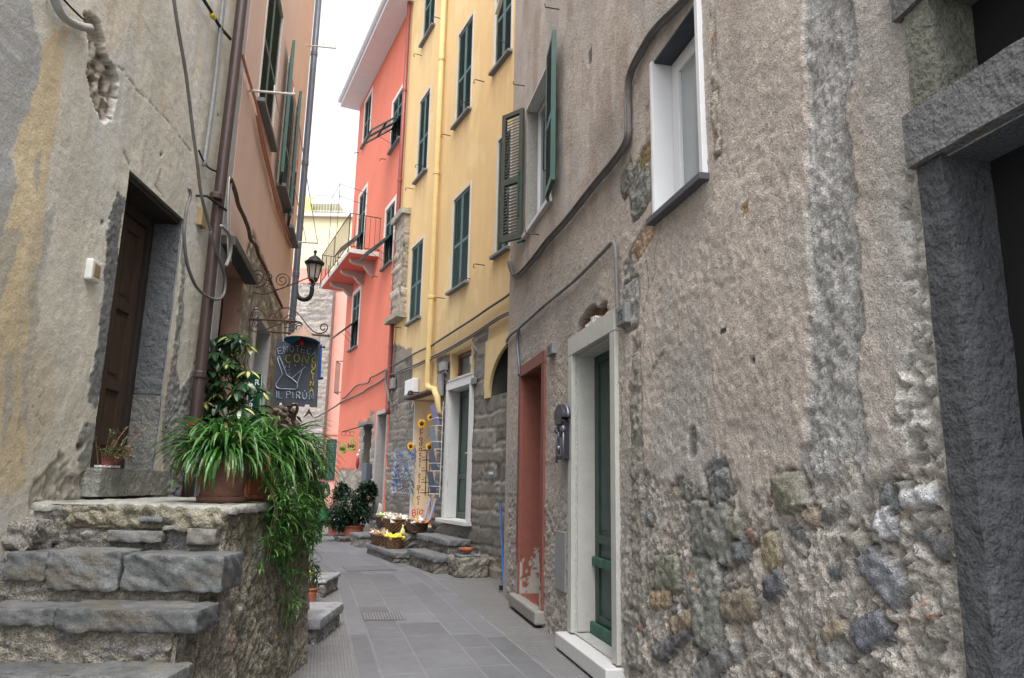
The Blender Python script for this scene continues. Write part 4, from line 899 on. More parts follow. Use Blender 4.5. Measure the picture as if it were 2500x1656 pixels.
# paving edge strip in front of the red doorway
# stone steps of the left houses, jutting into the street
def corner_step(P, h, label, base_col, slab=.09, name='stone_step', kk=0):
    c = sum(P, Vector())/len(P); e = empty(name, (c.x, c.y, 0), label, 'step')
    xs = [p.x for p in P]; ys = [p.y for p in P]
    block(min(xs), max(xs), min(ys), max(ys), h-slab, h, 'slab', e, (.27, .28, .30), kk, .014, .008, .02)
    block(min(xs), max(xs)-.03, min(ys)+.03, max(ys), -.02, h-slab-.002, 'base', e, base_col, kk+1, .03, .02, .02, M_rubble, mot=.7)
    return e
corner_step([Vector((-2.6, 6.62, 0)), Vector((-1.62, 7.55, 0))], .215, 'blue-grey stone step with a rough rubble base, beside the far end of the staircase', (.26, .255, .24), kk=1)
corner_step([Vector((-3.3, 9.15, 0)), Vector((-2.20, 9.95, 0))], .21, 'smaller stone step with a smooth grey base, beyond the rubble one', (.30, .29, .27), .04, kk=4)

# ================================================================== yellow house
def z6(x, y): return (700+x/3.485, 800+y/3.485)
def z5(x, y): return (700+x/3.485, 400+y/3.485)
def masonry(S, Z, hh, ww, k, col=(.175, .165, .145)):
    e, h, h2 = coursed(S, Z, hh, ww, k, .022); mor = sst(.022, .008, e)
    r2 = fbm(S*6, Z*6, k); r3 = fbm(S*20, Z*20, k+1)*.6+gravel(S*16, Z*16, k)*.4
    C = np.zeros(S.shape+(3,))+np.array(col); C *= (1+.45*(h-.5)+.35*r2+.35*r3)[..., None]; C = mix(C, (.30, .26, .20), sst(.6, .9, h2)*.4)
    C = mix(C, (.33, .315, .28), mor*.85*sst(-.35, .1, r2+.2)); D = -.022*mor+.03*r2+.014*r3+.03*(h-.5); return D, C
def fnY(S, Z):
    C = np.zeros(S.shape+(3,))+np.array((.67, .475, .235)); n = fbm(S*1.5, Z*.5, 1)
    C *= (1+.12*n+.07*fbm(S*7, Z*4, 2))[..., None]; C = mix(C, (.62, .46, .22), sst(.0, .25, fbm(S*2.2, Z*.25, 4))*.4)
    C = mix(C, (.50, .40, .24), sst(5.5, 4.3, Z+.4*n)*.35)
    D = .004*fbm(S*3, Z*3, 3)
    C = C*(1+.10*fbm(S*14, Z*.7, 5))[..., None]
    for (a_, b_, z_, _z) in yw.values():
        w_ = sst(a_-.15, a_+.0, S)*sst(b_+.15, b_, S)*sst(z_, z_-.05, Z)*sst(z_-1.3, z_-.1, Z); C = mix(C, (.42, .31, .17), w_*np.clip(.5+2.2*fbm(S*16, Z*.8, 2), 0, 1)*.5)
    C = mix(C, (.74, .60, .34), sst(.14, .2, fbm(S*.9, Z*.7, 6))*.4)
    Dm, Cm = masonry(S, Z, .26, .42, 3)
    a, b = fbm(S*6, Z*6, 5)*.10, fbm(S*6, Z*6, 6)*.10
    m = np.zeros(S.shape, bool)
    for P in ([z6(880, 130), z6(1015, 180), z6(1070, 170), z6(1060, 700), z6(1095, 560), z6(1095, 1750), z6(600, 1750), z6(860, 100)],
              [z6(1275, 255), z6(1340, 235), z6(1385, 220), z6(1385, 480), z6(1370, 1750), z6(1240, 1750), z6(1290, 700), z6(1278, 500)],
              [z6(1590, 60), z6(1712, 10), z6(1712, 385), z6(1678, 395), z6(1680, 545), z6(1960, 545), z6(2100, 1900), z6(1540, 1900), z6(1580, 395)]):
        Q_ = pix(WY, P)
        m |= inpoly(Q_, S+a, Z+b)
    m |= Z < .75
    m = m.astype(float); C = C*(1-m[..., None])+Cm*m[..., None]; D = D*(1-m)+(Dm-.012)*m
    stain = sst(.1, .3, fbm(S*5, Z*3, 7))*m; C = mix(C, (.13, .125, .11), stain*.5)
    return D, C
yh = empty('yellow_house', WY.p(4, 0), 'tall yellow house with closed green louvred shutters above a bare stone ground floor', 'house')
hY = dict(door=(2.42, 3.50, .78, 3.10), tr=(2.46, 3.50, 3.30, 3.80), shop=(4.33, 5.56, .56, 3.12))
ar = WY.rect(z6(1722, 200), z6(1886, 186), z6(1886, 545), z6(1722, 545)); ar = (.62, WY.uv(*z6(1722, 540))[0], 2.80, 3.62)
yw = {}
yw['a'] = WY.rect((1120, 89), (1155, 36), (1149, 265), (1113, 308)); yw['b'] = WY.rect((1109, 489), (1148, 453), (1142, 690), (1100, 711))
yw['c'] = WY.rect((1026, 253), (1050, 214), (1043, 412), (1017, 445)); yw['d'] = WY.rect((1006, 607), (1033, 584), (1027, 773), (998, 790))
zz_ = WY.rect((1037, 0), (1063, 0), (1060, 62), (1033, 108)); H1 = yw['a'][3]-yw['a'][2]; yw['e'] = (zz_[0], zz_[1], zz_[2], zz_[2]+H1*.95)
zz_ = WY.rect((1211, 0), (1249, 0), (1248, 127), (1208, 172)); yw['f'] = (zz_[0], zz_[1], zz_[2], zz_[2]+H1)
zz_ = WY.rect((1215, 409), (1249, 380), (1240, 606), (1211, 624)); yw['g'] = (zz_[0], zz_[1], zz_[2], zz_[2]+H1)
print('yellow', WY.L, {k: tuple(round(x, 2) for x in v) for k, v in yw.items()})
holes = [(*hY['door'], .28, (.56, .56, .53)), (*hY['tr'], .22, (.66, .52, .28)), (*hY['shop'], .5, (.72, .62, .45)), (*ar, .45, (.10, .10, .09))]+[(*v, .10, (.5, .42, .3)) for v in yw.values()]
facade(WY, -.8, WY.L, 0, 15.2, holes, lambda s: .035 if s > .2 else .2, lambda z: .028 if z < 5.4 else .12, fnY, 'wall', M_paint, yh, back=4, rc=(.66, .52, .29))
for k, v in yw.items(): window_closed(WY, v, yh, M_faded if v[2] > 6.5 else mat('green_shutter_paint_'+{'b': 'mid', 'd': 'low', 'g': 'near'}[k] if k in 'bdg' else 'x', (.030, .085, .078), .5, 0, (), ((10, .2),)), .06, 0, True)
# roof eaves of the yellow house
m = MB(); m.wbox(WY, -.9, WY.L+.0, 15.2, 15.4, -4, .5); m.build('roof', M_roof, yh)
# arch spandrel
s0, s1, z0, z1 = ar; pts = [(s1+.16, z1+.12), (s1+.16, z0-.02), (s1-.02, z0-.02)]
for i in range(0, 13):
    an = math.pi*i/24; rr = (s1-.02-s0); pts.append((s0+rr*math.cos(an), z0+.0+(z1-z0-.03)*math.sin(an)))
pts += [(s0, z1+.12)]
m = MB(); m.wpoly(WY, pts, -.03, .02); m.build('arch_face', mat('yellow_plaster', (.60, .46, .24), .85, 0, (('n', 14, .12, .02),), ((3, .1), (40, .06))), yh)
m = MB(); m.wbox(WY, s0, s1, z0-.02, z1, -.46, -.44); m.build('arch_back', mat('dark_plaster', (.07, .068, .06), .95, 0, (('n', 20, .6, .02),), ((9, .3),)), yh)  # very dark back wall of the arched recess
# marble door frame, green door with knob and letter slot, transom window
h = hY['door']; door_frame(WY, h, .11, .12, .16, .035, M_marblew, yh, liner=.27)
m = MB(); m.wbox(WY, h[0]-.14, h[1]+.22, h[2]-.075, h[2]-.003, -.26, .12); m.build('door_sill', M_marblew, yh, bevel=.01)
dd = panel_door(WY, h[0]+.005, h[1]-.005, h[2], h[3], -.20, M_greend, yh, 2, ((.05, .30), (.34, .95)), stile=.08)
m = MB(); q = (h[0]+h[1])/2-.05; m.lathe(WY.p(q, 1.92, -.15), [(0, -.03), (.035, -.02), (.035, .02), (0, .03)], 12); m.build('door_knob', mat('brass', (.30, .22, .12), .3, .9), dd, True)
m = MB(); m.wbox(WY, q-.12, q+.1, 1.28, 1.31, -.20, -.185); m.build('letter_slot', M_rust, dd)
h = hY['tr']; e = frame_mb(WY, h, .08, -.21, -.15, False).build('transom_window', mat('brown_frame', (.13, .06, .035), .5), yh)
m = MB(); m.wbox(WY, h[0]+.07, h[1]-.07, h[2]+.07, h[3]-.07, -.2, -.19); m.build('pane', M_glass, e)
m = MB(); m.wbox(WY, 2.30, 3.62, 3.255, 3.295, -.1, .05); m.build('transom_ledge', M_marble, yh)
# downpipe, painted like the wall
Q_ = [WY.uv(u, v, .09) for u, v in ((1083, 0), (1066, 400), (1047, 850), (1046, 930))]; sp_ = sum(q[0] for q in Q_)/4
zb0 = WY.uv(1047, 938, .09)[1]; b1 = WY.uv(1063, 954, .09); b2 = WY.uv(1067, 1000, .09)
P = [WY.p(sp_, 15.2, .09), WY.p(sp_, 8, .09), WY.p(sp_, zb0+.06, .09), WY.p(sp_, zb0, .09), WY.p(sp_-.06, zb0-.07, .09), WY.p(b1[0]+.06, b1[1]+.03, .09), WY.p(b1[0], b1[1]-.05, .09), WY.p(b2[0], b1[1]-.15, .09), WY.p(b2[0], b1[1]-.42, .07), WY.p(b2[0], b1[1]-.50, -.05)]
m = MB(); m.tube(P, .06, 14); dp = m.build('downpipe', M_yelp, yh, True)
for z in (5.15, 7.9, 10.6): m = MB(); m.lathe(WY.p(sp_, z, .09), [(.062, -.04), (.07, -.03), (.07, .03), (.062, .04)], 14); m.tube([WY.p(sp_-.12, z, .05), WY.p(sp_+.12, z, .05)], .01, 6); sub(m, 'pipe_collar', M_yelp, dp)
# shutter hold-back hooks, one per window
hk = []
for (u, v) in ((1030, 136), (1077, 46), (1182, 200), (1147, 253), (1100, 332), (1035, 406), (1010, 462), (1183, 648), (1148, 681), (1086, 729), (1026, 771), (980, 801), (1240, 106)):
    a, z = WY.uv(u, v); m = MB(); m.tube([WY.p(a, z, -.01), WY.p(a, z, .16), WY.p(a+.02, z, .19), WY.p(a+.03, z-.05, .20), WY.p(a+.02, z-.07, .17)], .009, 6); m.build('hook', M_rust, yh)
# stone buttress between the yellow and the pink house
def fnB(S, Z):
    Dm, Cm = masonry(S, Z, .34, .5, 9, (.36, .33, .27)); return Dm*1.6, Cm
bz0, bz1 = WY.uv(*z5(895, 1310), .15)[1], WY.uv(*z5(1000, 420), .15)[1]
s_a, s_b = WY.su(*[z5(1045, 0)[0]], .0, 620), WY.L-.02
wB = Wall(WY.p(0, 0, .14)[:2], WY.p(WY.L, 0, .14)[:2], 'R')
o = facade(wB, 6.75, WY.L-.03, bz0, bz1, [], lambda s: .035, lambda z: .035, fnB, 'stone_buttress', M_stone, yh, back=.3, body=False)
wB2 = Wall(WY.p(6.75, 0, -.03)[:2], WY.p(6.75, 0, .14)[:2], 'R'); wB2.n = -WY.t
facade(wB2, 0, .17, bz0, bz1, [], lambda s: .03, lambda z: .035, fnB, 'stone_buttress', M_stone, yh, body=False)
hewn(WY, 6.65, WY.L, bz0-.12, bz0, -.02, .26, 'buttress_ledge', yh, (.30, .28, .23), amp=.02)
hewn(WY, 6.72, WY.L, bz1, bz1+.14, -.02, .22, 'buttress_cap', yh, (.36, .34, .28), amp=.03)

# ================================================================== pink house
def z4(x, y): return (700+x/3.485, y/3.485)
def fnP(S, Z):
    C = np.zeros(S.shape+(3,))+np.array((.63, .18, .12)); C *= (1+.08*fbm(S*1.2, Z*.4, 1)+.05*fbm(S*7, Z*3, 2))[..., None]
    C = mix(C, (.58, .17, .12), sst(6.2, 4.5, Z)*.5)  # same paint lower down, darkened in the colour to stand for shade
    D = .003*fbm(S*3, Z*3, 3); Dm, Cm = masonry(S, Z, .2, .3, 5, (.28, .25, .21))
    a, b = fbm(S*6, Z*6, 5)*.08, fbm(S*6, Z*6, 6)*.08; m = np.zeros(S.shape, bool)
    for P in ([z6(430, 1205), z6(612, 1205), z6(612, 810), z6(700, 780), z6(706, 715), z6(745, 712), z6(745, 980), z6(765, 980), z6(760, 1900), z6(380, 1900)], [z6(860, 960), z6(885, 960), z6(930, 2000), z6(850, 2000)]):
        m |= inpoly(pix(WP, P), S+a, Z+b)
    m |= Z < .6; m = m.astype(float); C = C*(1-m[..., None])+Cm*m[..., None]; D = D*(1-m)+(Dm-.01)*m; return D, C
ph = empty('pink_house', WP.p(2, 0), 'coral pink house with a balcony, green shutters and a wide pale eave', 'house')
pw = {'a': (z4(670, 880), z4(725, 780), z4(705, 1170), z4(650, 1235)), 'b': (z4(910, 860), z4(998, 755), z4(965, 1195), z4(885, 1285)), 'd': (z5(848, 400), z5(928, 310), z5(893, 840), z5(822, 890)), 'e': (z5(572, 1110), z5(628, 1078), z6(600, 160), z6(540, 190))}
pw = {k: WP.rect(*v) for k, v in pw.items()}
c3 = WP.rect(z5(618, 290), z5(680, 205), z5(655, 690), z5(600, 680)); pw['c'] = (c3[0], c3[1], 7.66, c3[3])
pd = (.12, 1.0, .62, 3.05); pn = WP.rect(z6(640, 850), z6(702, 825), z6(690, 1650), z6(625, 1650)); pn = (pn[0], pn[1], .5, pn[3])
print('pink', WP.L, {k: tuple(round(x, 2) for x in v) for k, v in pw.items()}, pn)
PT_ = 14.0
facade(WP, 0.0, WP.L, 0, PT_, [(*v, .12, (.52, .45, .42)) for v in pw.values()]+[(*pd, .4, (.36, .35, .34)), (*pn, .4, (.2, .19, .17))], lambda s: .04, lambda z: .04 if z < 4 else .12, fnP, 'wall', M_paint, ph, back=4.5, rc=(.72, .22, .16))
M_sur = mat('pale_pink_surround', (.66, .58, .55), .8)
flap = {'b': (1.05, R_(50)), 'c': (.95, R_(45)), 'd': (1.0, R_(45)), 'e': (.8, R_(48)), 'a': None}
for k, v in pw.items(): window_closed(WP, v, ph, mat('dark_green_shutter_'+{'a': 'high', 'b': 'flap', 'c': 'door', 'd': 'wide', 'e': 'low'}[k], (.02, .065, .06), .45, 0, (), ((10, .2),)), .12, 0, k != 'c', flap[k], surm=M_sur)
# eave: a wide pale soffit
m = MB(); m.wbox(WP, -.3, WP.L+.25, PT_, PT_+.16, -4.5, .62); m.build('roof', M_roof, ph)
m = MB(); m.tube([WP.p(-.3, PT_+.2, .66), WP.p(WP.L+.25, PT_+.2, .66)], .07, 10); m.build('gutter', M_white, ph)
# red downpipe
s_ = [WP.uv(u, v, .09)[0] for u, v in ((1005, 0), (977, 400), (950, 850))]; s_ = sum(s_)/3
zq = WP.uv(*z6(835, 600), .09)[1]; e2 = WP.uv(*z6(870, 712), .09)
P = [WP.p(s_, PT_, .09), WP.p(s_, 9, .09), WP.p(s_, zq+1.0, .09), WP.p(s_+.0, zq, .09), WP.p(s_-.02, zq-.12, .10), WP.p(s_-.2, zq-.3, .14), WP.p(s_-.26, zq-.42, .14)]
m = MB(); m.tube(P, .055, 14); dp = m.build('downpipe', M_redp, ph, True)
for z in (4.6, 6.5, 8.9, 11.4): m = MB(); m.lathe(WP.p(s_, z, .09), [(.056, -.04), (.065, -.03), (.065, .03), (.056, .04)], 14); sub(m, 'pipe_collar', M_redp, dp)
# door and niche
m = MB(); m.wbox(WP, pd[0], pd[1], pd[2], pd[3], -.40, -.36); m.build('door', M_dark, ph)  # near-black plate for the unlit inside of the doorway
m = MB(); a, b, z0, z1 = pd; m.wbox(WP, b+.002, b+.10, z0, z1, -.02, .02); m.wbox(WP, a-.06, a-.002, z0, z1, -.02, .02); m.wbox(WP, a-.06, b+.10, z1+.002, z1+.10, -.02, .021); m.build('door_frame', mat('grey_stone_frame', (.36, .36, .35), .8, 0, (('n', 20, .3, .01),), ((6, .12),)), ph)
m = MB(); m.wbox(WP, pn[0], pn[1], pn[2], pn[3], -.41, -.37); m.build('niche_dark_back', M_dark, ph)  # black sheet painted in for the darkness inside the niche
m = MB(); m.wbox(WP, pn[0]-.1, pn[1]+.15, pn[3]+.003, pn[3]+.08, -.05, .14); m.build('niche_lintel', M_slate, ph)
# balcony
bs0, bs1, bd, bz = 9.69-WY.L, 13.9-WY.L, .83, 7.50
bal = bpy.data.objects.new('balcony', None); scene.collection.objects.link(bal); bal.location = WP.p(bs0, bz); bal.parent = ph; bal.matrix_parent_inverse = Matrix.Translation(-wloc(ph))
M_brk = mat('grey_bracket', (.40, .34, .32), .85)
m = MB(); m.wbox(WP, bs0, bs1, bz, bz+.13, 0, bd); sub(m, 'slab', M_frame, bal, bevel=.01)
m = MB(); m.wbox(WP, bs0+.03, bs1-.03, bz-.004, bz-.001, 0, bd-.03); sub(m, 'slab_underside', mat('coral_underside', (.58, .12, .08), .85), bal)
for s in (bs0+.45, bs0+1.65, bs0+3.2):
    m = MB(); sh = [(0, -.42), (.12, -.36), (.22, -.26), (.30, -.17), (.52, -.15), (.66, -.10), (.70, -.005), (0, -.005)]
    m.prism([WP.p(s, bz+z, d_) for d_, z in sh], [WP.p(s+.16, bz+z, d_) for d_, z in sh]); sub(m, 'bracket', M_brk, bal)
m = MB(); rz = bz+.13
c_ = [WP.p(bs0+.02, 0, 0), WP.p(bs0+.02, 0, bd+.02), WP.p(bs1-.02, 0, bd+.02), WP.p(bs1-.02, 0, 0)]
up = lambda p, z: Vector((p.x, p.y, z))
for zz_ in (rz+.06, rz+1.0): m.tube([up(p, zz_) for p in c_], .014, 6)
for a, b in zip(c_[:-1], c_[1:]):
    n = int((b-a).length/.13)
    for i in range(n+1): p = a.lerp(b, i/n); m.tube([up(p, rz+.06), up(p, rz+1.0)], .007 if i not in (0, n, n//2) else .014, 5)
for t in (0, .33, .66, 1): p = c_[1].lerp(c_[2], t); m.tube([up(p, rz+.25), up(p, bz+.02), up(p, bz+.02)+WP.n*.02], .015, 5)
sub(m, 'railing', M_rust, bal)
m = MB()
p = c_[1].lerp(c_[2], .75); m.tube([up(p, rz+1.0), up(p, rz+2.6), up(c_[1].lerp(c_[2], .45), rz+2.6), up(c_[1].lerp(c_[2], .45), rz+1.0)], .010, 5)
p0, p1 = c_[1].lerp(c_[2], .45), c_[1].lerp(c_[2], .75); m.tube([up(p0, rz+2.6), up(c_[0].lerp(c_[3], .45), rz+2.45)], .008, 5); m.tube([up(p0, rz+2.2), up(c_[0].lerp(c_[3], .45), rz+2.05)], .008, 5)
sub(m, 'drying_frame', M_rust, bal)
for (u, v) in (z4(615, 1302), z4(840, 1358), z5(775, 962), z5(640, 1025)):
    a, z = WP.uv(u, v); m = MB(); m.tube([WP.p(a, z, -.01), WP.p(a, z, .12), WP.p(a+.05, z-.06, .16)], .012, 6); m.build('hook', M_rust, ph)
# ornate little iron window box at the pink corner
m = MB(); z0 = at(*z6(450, 550), WP.p(WP.L, 0).y)[2]; z1 = at(*z6(450, 285), WP.p(WP.L, 0).y)[2]; cE = WP.p(WP.L, 0)
for zq_ in (z0, z1): m.tube([cE+Vector((0, 0, zq_)), cE+WP.t*.0+Vector((-.22, .05, zq_)), cE+Vector((-.22, .6, zq_))], .015, 6)
for i in range(5): p = cE+Vector((-.22, .05+.13*i, 0)); m.tube([up(p, z0), up(p, z1)], .01, 5)
m.build('window_grille', M_rust, ph)

# ================================================================== houses closing the view
def far_wall(name, u0, u1, vt, Y, fn, material, label, step, back=4, holes=(), zb=0, cat='house', vref=900):
    a = at(u1, vref, Y); b = at(u0, vref, Y); W = Wall((a.x, Y), (b.x, Y), 'R'); zt = at((u0+u1)/2, vt, Y).z
    e = empty(name, (a.x/2+b.x/2, Y, 0), label, cat)
    facade(W, 0, W.L, zb, zt, [(*h, .12, (.6, .5, .4)) for h in holes], lambda s: step, lambda z: step, fn, 'wall', material, e, back=back)
    return W, e, zt
def fnT(S, Z):
    D, C = masonry(S, Z, .12, .30, 6, (.36, .35, .33)); return D*1.1, mix(C, (.46, .445, .42), sst(.0, .3, fbm(S*2, Z*2, 3))*.4)
WT, tw, _ = far_wall('stone_tower', 655, 800, 690, 25.0, fnT, M_stone, 'pale rubble stone tower closing the end of the alley', .045, vref=900)
def plain(col, a=.06): 
    def f(S, Z): return .0*S, np.zeros(S.shape+(3,))+np.array(col)*(1+a*fbm(S*.8, Z*.5, 3))[..., None]
    return f
W2, pp, _ = far_wall('pale_pink_house', 799, 905, 715, 25.4, plain((.84, .50, .42)), M_paint, 'pale pink house with a dark green shutter, right of the stone tower', .25)
q0, q1 = W2.uv(823, 1073), W2.uv(792, 1172); m = MB()
P = lambda x, z, dd: W2.p(q0[0]+(q1[0]-q0[0])*x, z, .02+dd)
leaf_geo(m, P, q1[0]-q0[0], q1[1], q0[1], (q0[1]+q1[1])/2, .06, .055); m.build('shutter', M_green, pp)
m = MB(); m.wbox(W2, q0[0]-.1, q0[0]-.01, q1[1], q0[1], 0, .03); m.build('shutter_frame', M_white, pp)
m = MB(); a = W2.uv(800, 1062); m.wbox(W2, 0, W2.L, a[1], a[1]+.05, 0, .04); m.build('string_course', mat('coral_band', (.78, .38, .30), .85), pp)
W3, yy, zt3 = far_wall('pale_yellow_house', 690, 960, 532, 40, plain((.60, .55, .36)), M_paint, 'pale yellow house far behind with a planted roof terrace', .6, vref=600)
z3 = lambda v: at(780, v, 40).z
m = MB(); m.wbox(W3, 0, W3.L, zt3, zt3+.2, -.6, .25); m.build('terrace_edge', M_frame, yy)
m = MB()
for zz_ in (zt3+.35, zt3+1.35): m.tube([W3.p(1, zz_, .1), W3.p(W3.L, zz_, .1)], .03, 6)
for i in range(38): s = 1+i*.16*2/2.0*1.05; m.tube([W3.p(min(s, W3.L), zt3+.2, .1), W3.p(min(s, W3.L), zt3+1.35, .1)], .015, 5)
m.build('terrace_railing', M_frame, yy)
m = MB(); m.wbox(W3, W3.su(745, 0, 500), W3.L, zt3, z3(458), -3.5, -1.5); m.build('terrace_room', mat('yellow_penthouse', (.55, .54, .14), .8), yy)
m = MB(); m.wbox(W3, W3.su(815, 0, 500), W3.su(740, 0, 500), zt3+1.6, z3(478), -3, -1.2); m.build('terrace_canopy', mat('pale_canopy', (.72, .74, .74), .8), yy)
W4, rr_, zt4 = far_wall('low_coral_house', 700, 800, 655, 29, plain((.76, .30, .24)), M_paint, 'low coral wall showing above the stone tower', .4, vref=680, cat='house')
# ================================================================== things on and beside the walls
M_basket = M_wicker
def wblock(W, s0, s1, d0, d1, z0, z1, name, parent, col, k=0, material=None, round_=.02, amp=.012, mot=.3):
    """a weathered block laid out in a wall's own frame"""
    o = block(0, s1-s0, 0, d1-d0, z0, z1, name, None, col, k, round_, amp, .022, material, 0, mot)
    p = W.p(s0, 0, d0); Mx = Matrix(((W.t.x, W.n.x, 0, p.x), (W.t.y, W.n.y, 0, p.y), (0, 0, 1, 0), (0, 0, 0, 1))); o.data.transform(Mx)
    o.parent = parent; o.matrix_parent_inverse = Matrix.Translation(-wloc(parent)); return o
def wstep(W, s0, s1, d0, d1, h, label, k, slab=.10, bcol=(.18, .168, .145), name='stone_step', inset=.03):
    e = empty(name, W.p((s0+s1)/2, 0, (d0+d1)/2), label, 'step')
    wblock(W, s0, s1, d0, d1, h-slab, h, 'slab', e, (.145, .15, .157), k)
    wblock(W, s0+inset, s1-inset, d0, d1-inset, -.02, h-slab-.003, 'base', e, bcol, k+1, M_rubble, .02, .02, .6); return e
wstep(WY, 2.00, 3.40, .36, .72, .27, 'low slate step in front of the marble framed green door', 1)
wstep(WY, 2.15, 3.80, .02, .44, .50, 'upper slate step just under the marble door sill', 3)
wstep(WY, 3.60, 5.66, .30, .90, .185, 'low stone step carrying the lower baskets', 5)
e = empty('stone_plinth', WY.p(6, 0, .3), 'rough dark boulder-like stone plinth carrying the big baskets', 'plinth')
wblock(WY, 4.2, 6.55, .02, .52, -.02, .44, 'rock', e, (.17, .165, .15), 7, M_rubble, .07, .06, 1.0)
wstep(WY, 6.68, 7.62, .30, .80, .27, 'taller slate topped stone step below the dark pink-house doorway', 9, .07, (.23, .22, .20))
wstep(WY, 6.68, 7.75, .02, .29, .52, 'grey stone block step against the pink house', 11, .06, (.30, .29, .26))
wstep(WY, 8.2, 8.95, .38, .90, .13, 'thin low slate step, farthest from the camera', 13, .06)
e = empty('stone_ledge', WY.p(1.5, 0, .2), 'rubble ledge in front of the stone wall with a small terracotta dish on it', 'ledge')
wblock(WY, 1.40, 1.92, .0, .50, -.02, .30, 'base', e, (.23, .22, .19), 15, M_rubble, .05, .018, .6)
wblock(WY, 1.45, 1.75, .12, .48, .30, .33, 'slab', e, (.16, .18, .20), 16, None, .01, .008)
def lathe_thing(name, pos, prof, mt, label, cat, group=None, n=24):
    m = MB(); m.lathe(pos, prof, n); o = m.build(name, mt, None, True, loc=pos); return tag(o, label, cat, group)
lathe_thing('terracotta_dish', WY.p(1.6, .335, .32), [(.04, 0), (.05, .02), (.05, .035), (.10, .05), (.115, .09), (.10, .09), (.09, .06), (0, .055)], M_terra, 'small terracotta dish on a slate slab beside the stone steps', 'dish')
# broom / blue pole
a = WY.uv(1221, 1228); b0 = gnd(1230, 1430); m = MB(); tp = WR.p(WR.L+.25, 1.20, .15); tp = at(1222, 1228, 10.9); bt = at(1229.5, 1428, 10.0); bt.z = .02
m.tube([bt, tp], .013, 8); o = m.build('pole', mat('blue_pole', (.02, .10, .36), .4), None); br = empty('broom', bt, 'thin blue pole leaning upright against the stone wall corner', 'pole'); o.parent = br; o.matrix_parent_inverse = Matrix.Translation(-bt)
m = MB(); m.lathe(tp-Vector((0, 0, .1)), [(.015, 0), (.016, .1), (.01, .11)], 8); m.build('grip', M_iron, br)
m = MB(); m.box(-.06, .06, -.02, .02, 0, .06, Matrix.Translation(bt)); m.build('head', M_iron, br)
# baskets and what they hold
def basket(name, W, s, d, z, lx, ly, h, label, fill, seed, mt=None, handle=False, n_items=60):
    e = empty(name, W.p(s, z, d), label, 'basket', 'wicker baskets outside the food shop'); rs = random.Random(seed); c = W.p(s, z, d)
    ax = Matrix(((W.t.x, W.n.x, 0), (W.t.y, W.n.y, 0), (0, 0, 1)))
    m = MB(); N = 36; rows = 7; vs = []; fs = []
    for i in range(rows+1):
        t = i/rows; k = .78+.22*t
        for j in range(N):
            an = 2*math.pi*j/N; w_ = .012*(1 if (i+j) % 2 else -1); ce, se = math.cos(an), math.sin(an); p_ = .75
            x = math.copysign(abs(ce)**p_, ce)*lx*k+w_*ce; y = math.copysign(abs(se)**p_, se)*ly*k+w_*se
            vs.append(c+ax @ Vector((x, y, t*h)))
    for i in range(rows):
        for j in range(N): fs.append((i*N+j, i*N+(j+1) % N, (i+1)*N+(j+1) % N, (i+1)*N+j))
    fs.append(list(range(N))[::-1]); m.add(vs, fs)
    inner = [c+ax @ Vector((math.copysign(abs(math.cos(a_))**.75, math.cos(a_))*lx*.9, math.copysign(abs(math.sin(a_))**.75, math.sin(a_))*ly*.9, h*.8)) for a_ in [2*math.pi*j/N for j in range(N)]]
    m.add(inner, [list(range(N))]); m.build('body', mt or M_wicker, e)
    m = MB(); ring = [c+ax @ Vector((math.copysign(abs(math.cos(a_))**.75, math.cos(a_))*lx*1.0, math.copysign(abs(math.sin(a_))**.75, math.sin(a_))*ly*1.0, h)) for a_ in [2*math.pi*j/N for j in range(N+1)]]
    m.tube(ring, .013, 6, False); m.build('rim', mt or M_wicker, e)
    if fill:
        for kind, mt_, nn in fill:
            for q in range(nn):
                x, y = rs.uniform(-.8, .8)*lx, rs.uniform(-.75, .75)*ly; p = c+ax @ Vector((x, y, h*.86+rs.uniform(0, .03)+.05*(1-abs(x)/lx))); m = MB()
                rot = Matrix.Rotation(rs.uniform(0, 6.28), 3, 'Z') @ Matrix.Rotation(rs.uniform(-.6, .6), 3, 'X')
                if kind == 'lemon': m.lathe(p, [(.004, -.05), (.02, -.043), (.036, -.015), (.037, .012), (.02, .04), (.005, .05)], 10, Matrix.Rotation(rs.uniform(0, 3), 3, 'Z') @ Matrix.Rotation(1.4, 3, 'X')); nm, cl = 'lemon', 'lemon'
                elif kind == 'bag': 
                    m.lathe(p, [(.01, -.09), (.032, -.07), (.038, 0), (.030, .06), (.012, .075), (.024, .10)], 9, rot @ Matrix.Rotation(1.15, 3, 'X')); nm, cl = 'herb_packet', 'packet'
                elif kind == 'card': m.box(-.05, .05, -.004, .004, -.065, .075, Matrix.Translation(p) @ (rot @ Matrix.Rotation(-.6, 3, 'X')).to_4x4()); nm, cl = 'paper_packet', 'packet'
                ITEMS.append((m, nm, mt_, p, cl, name, label))
    return e
ITEMS = []
M_lemon = mat('lemon_yellow', (.85, .62, .03), .5); M_paper = mat('white_packet', (.72, .71, .68), .6); M_tan = mat('tan_packet', (.42, .28, .15), .7, 0, (), ((30, .3),)); M_org = mat('orange_packet', (.75, .22, .08), .6); M_lime = mat('green_packet', (.35, .55, .15), .6)
M_wickd = mat('dark_wicker', (.09, .045, .028), .7, 0, (('n', 70, .9, .01),), ((60, .4),))
basket('wicker_basket', WY, 6.05, .36, .46, .48, .22, .22, 'large dark wicker basket of white and green packets, leftmost by the shop', [('card', M_paper, 12), ('bag', M_tan, 10), ('bag', M_lime, 3)], 1, M_wickd)
basket('wicker_basket', WY, 5.15, .42, .45, .46, .24, .24, 'wide pale wicker basket of tied tan packets on the stone plinth', [('bag', M_tan, 10), ('bag', M_paper, 12), ('card', M_paper, 3)], 2)
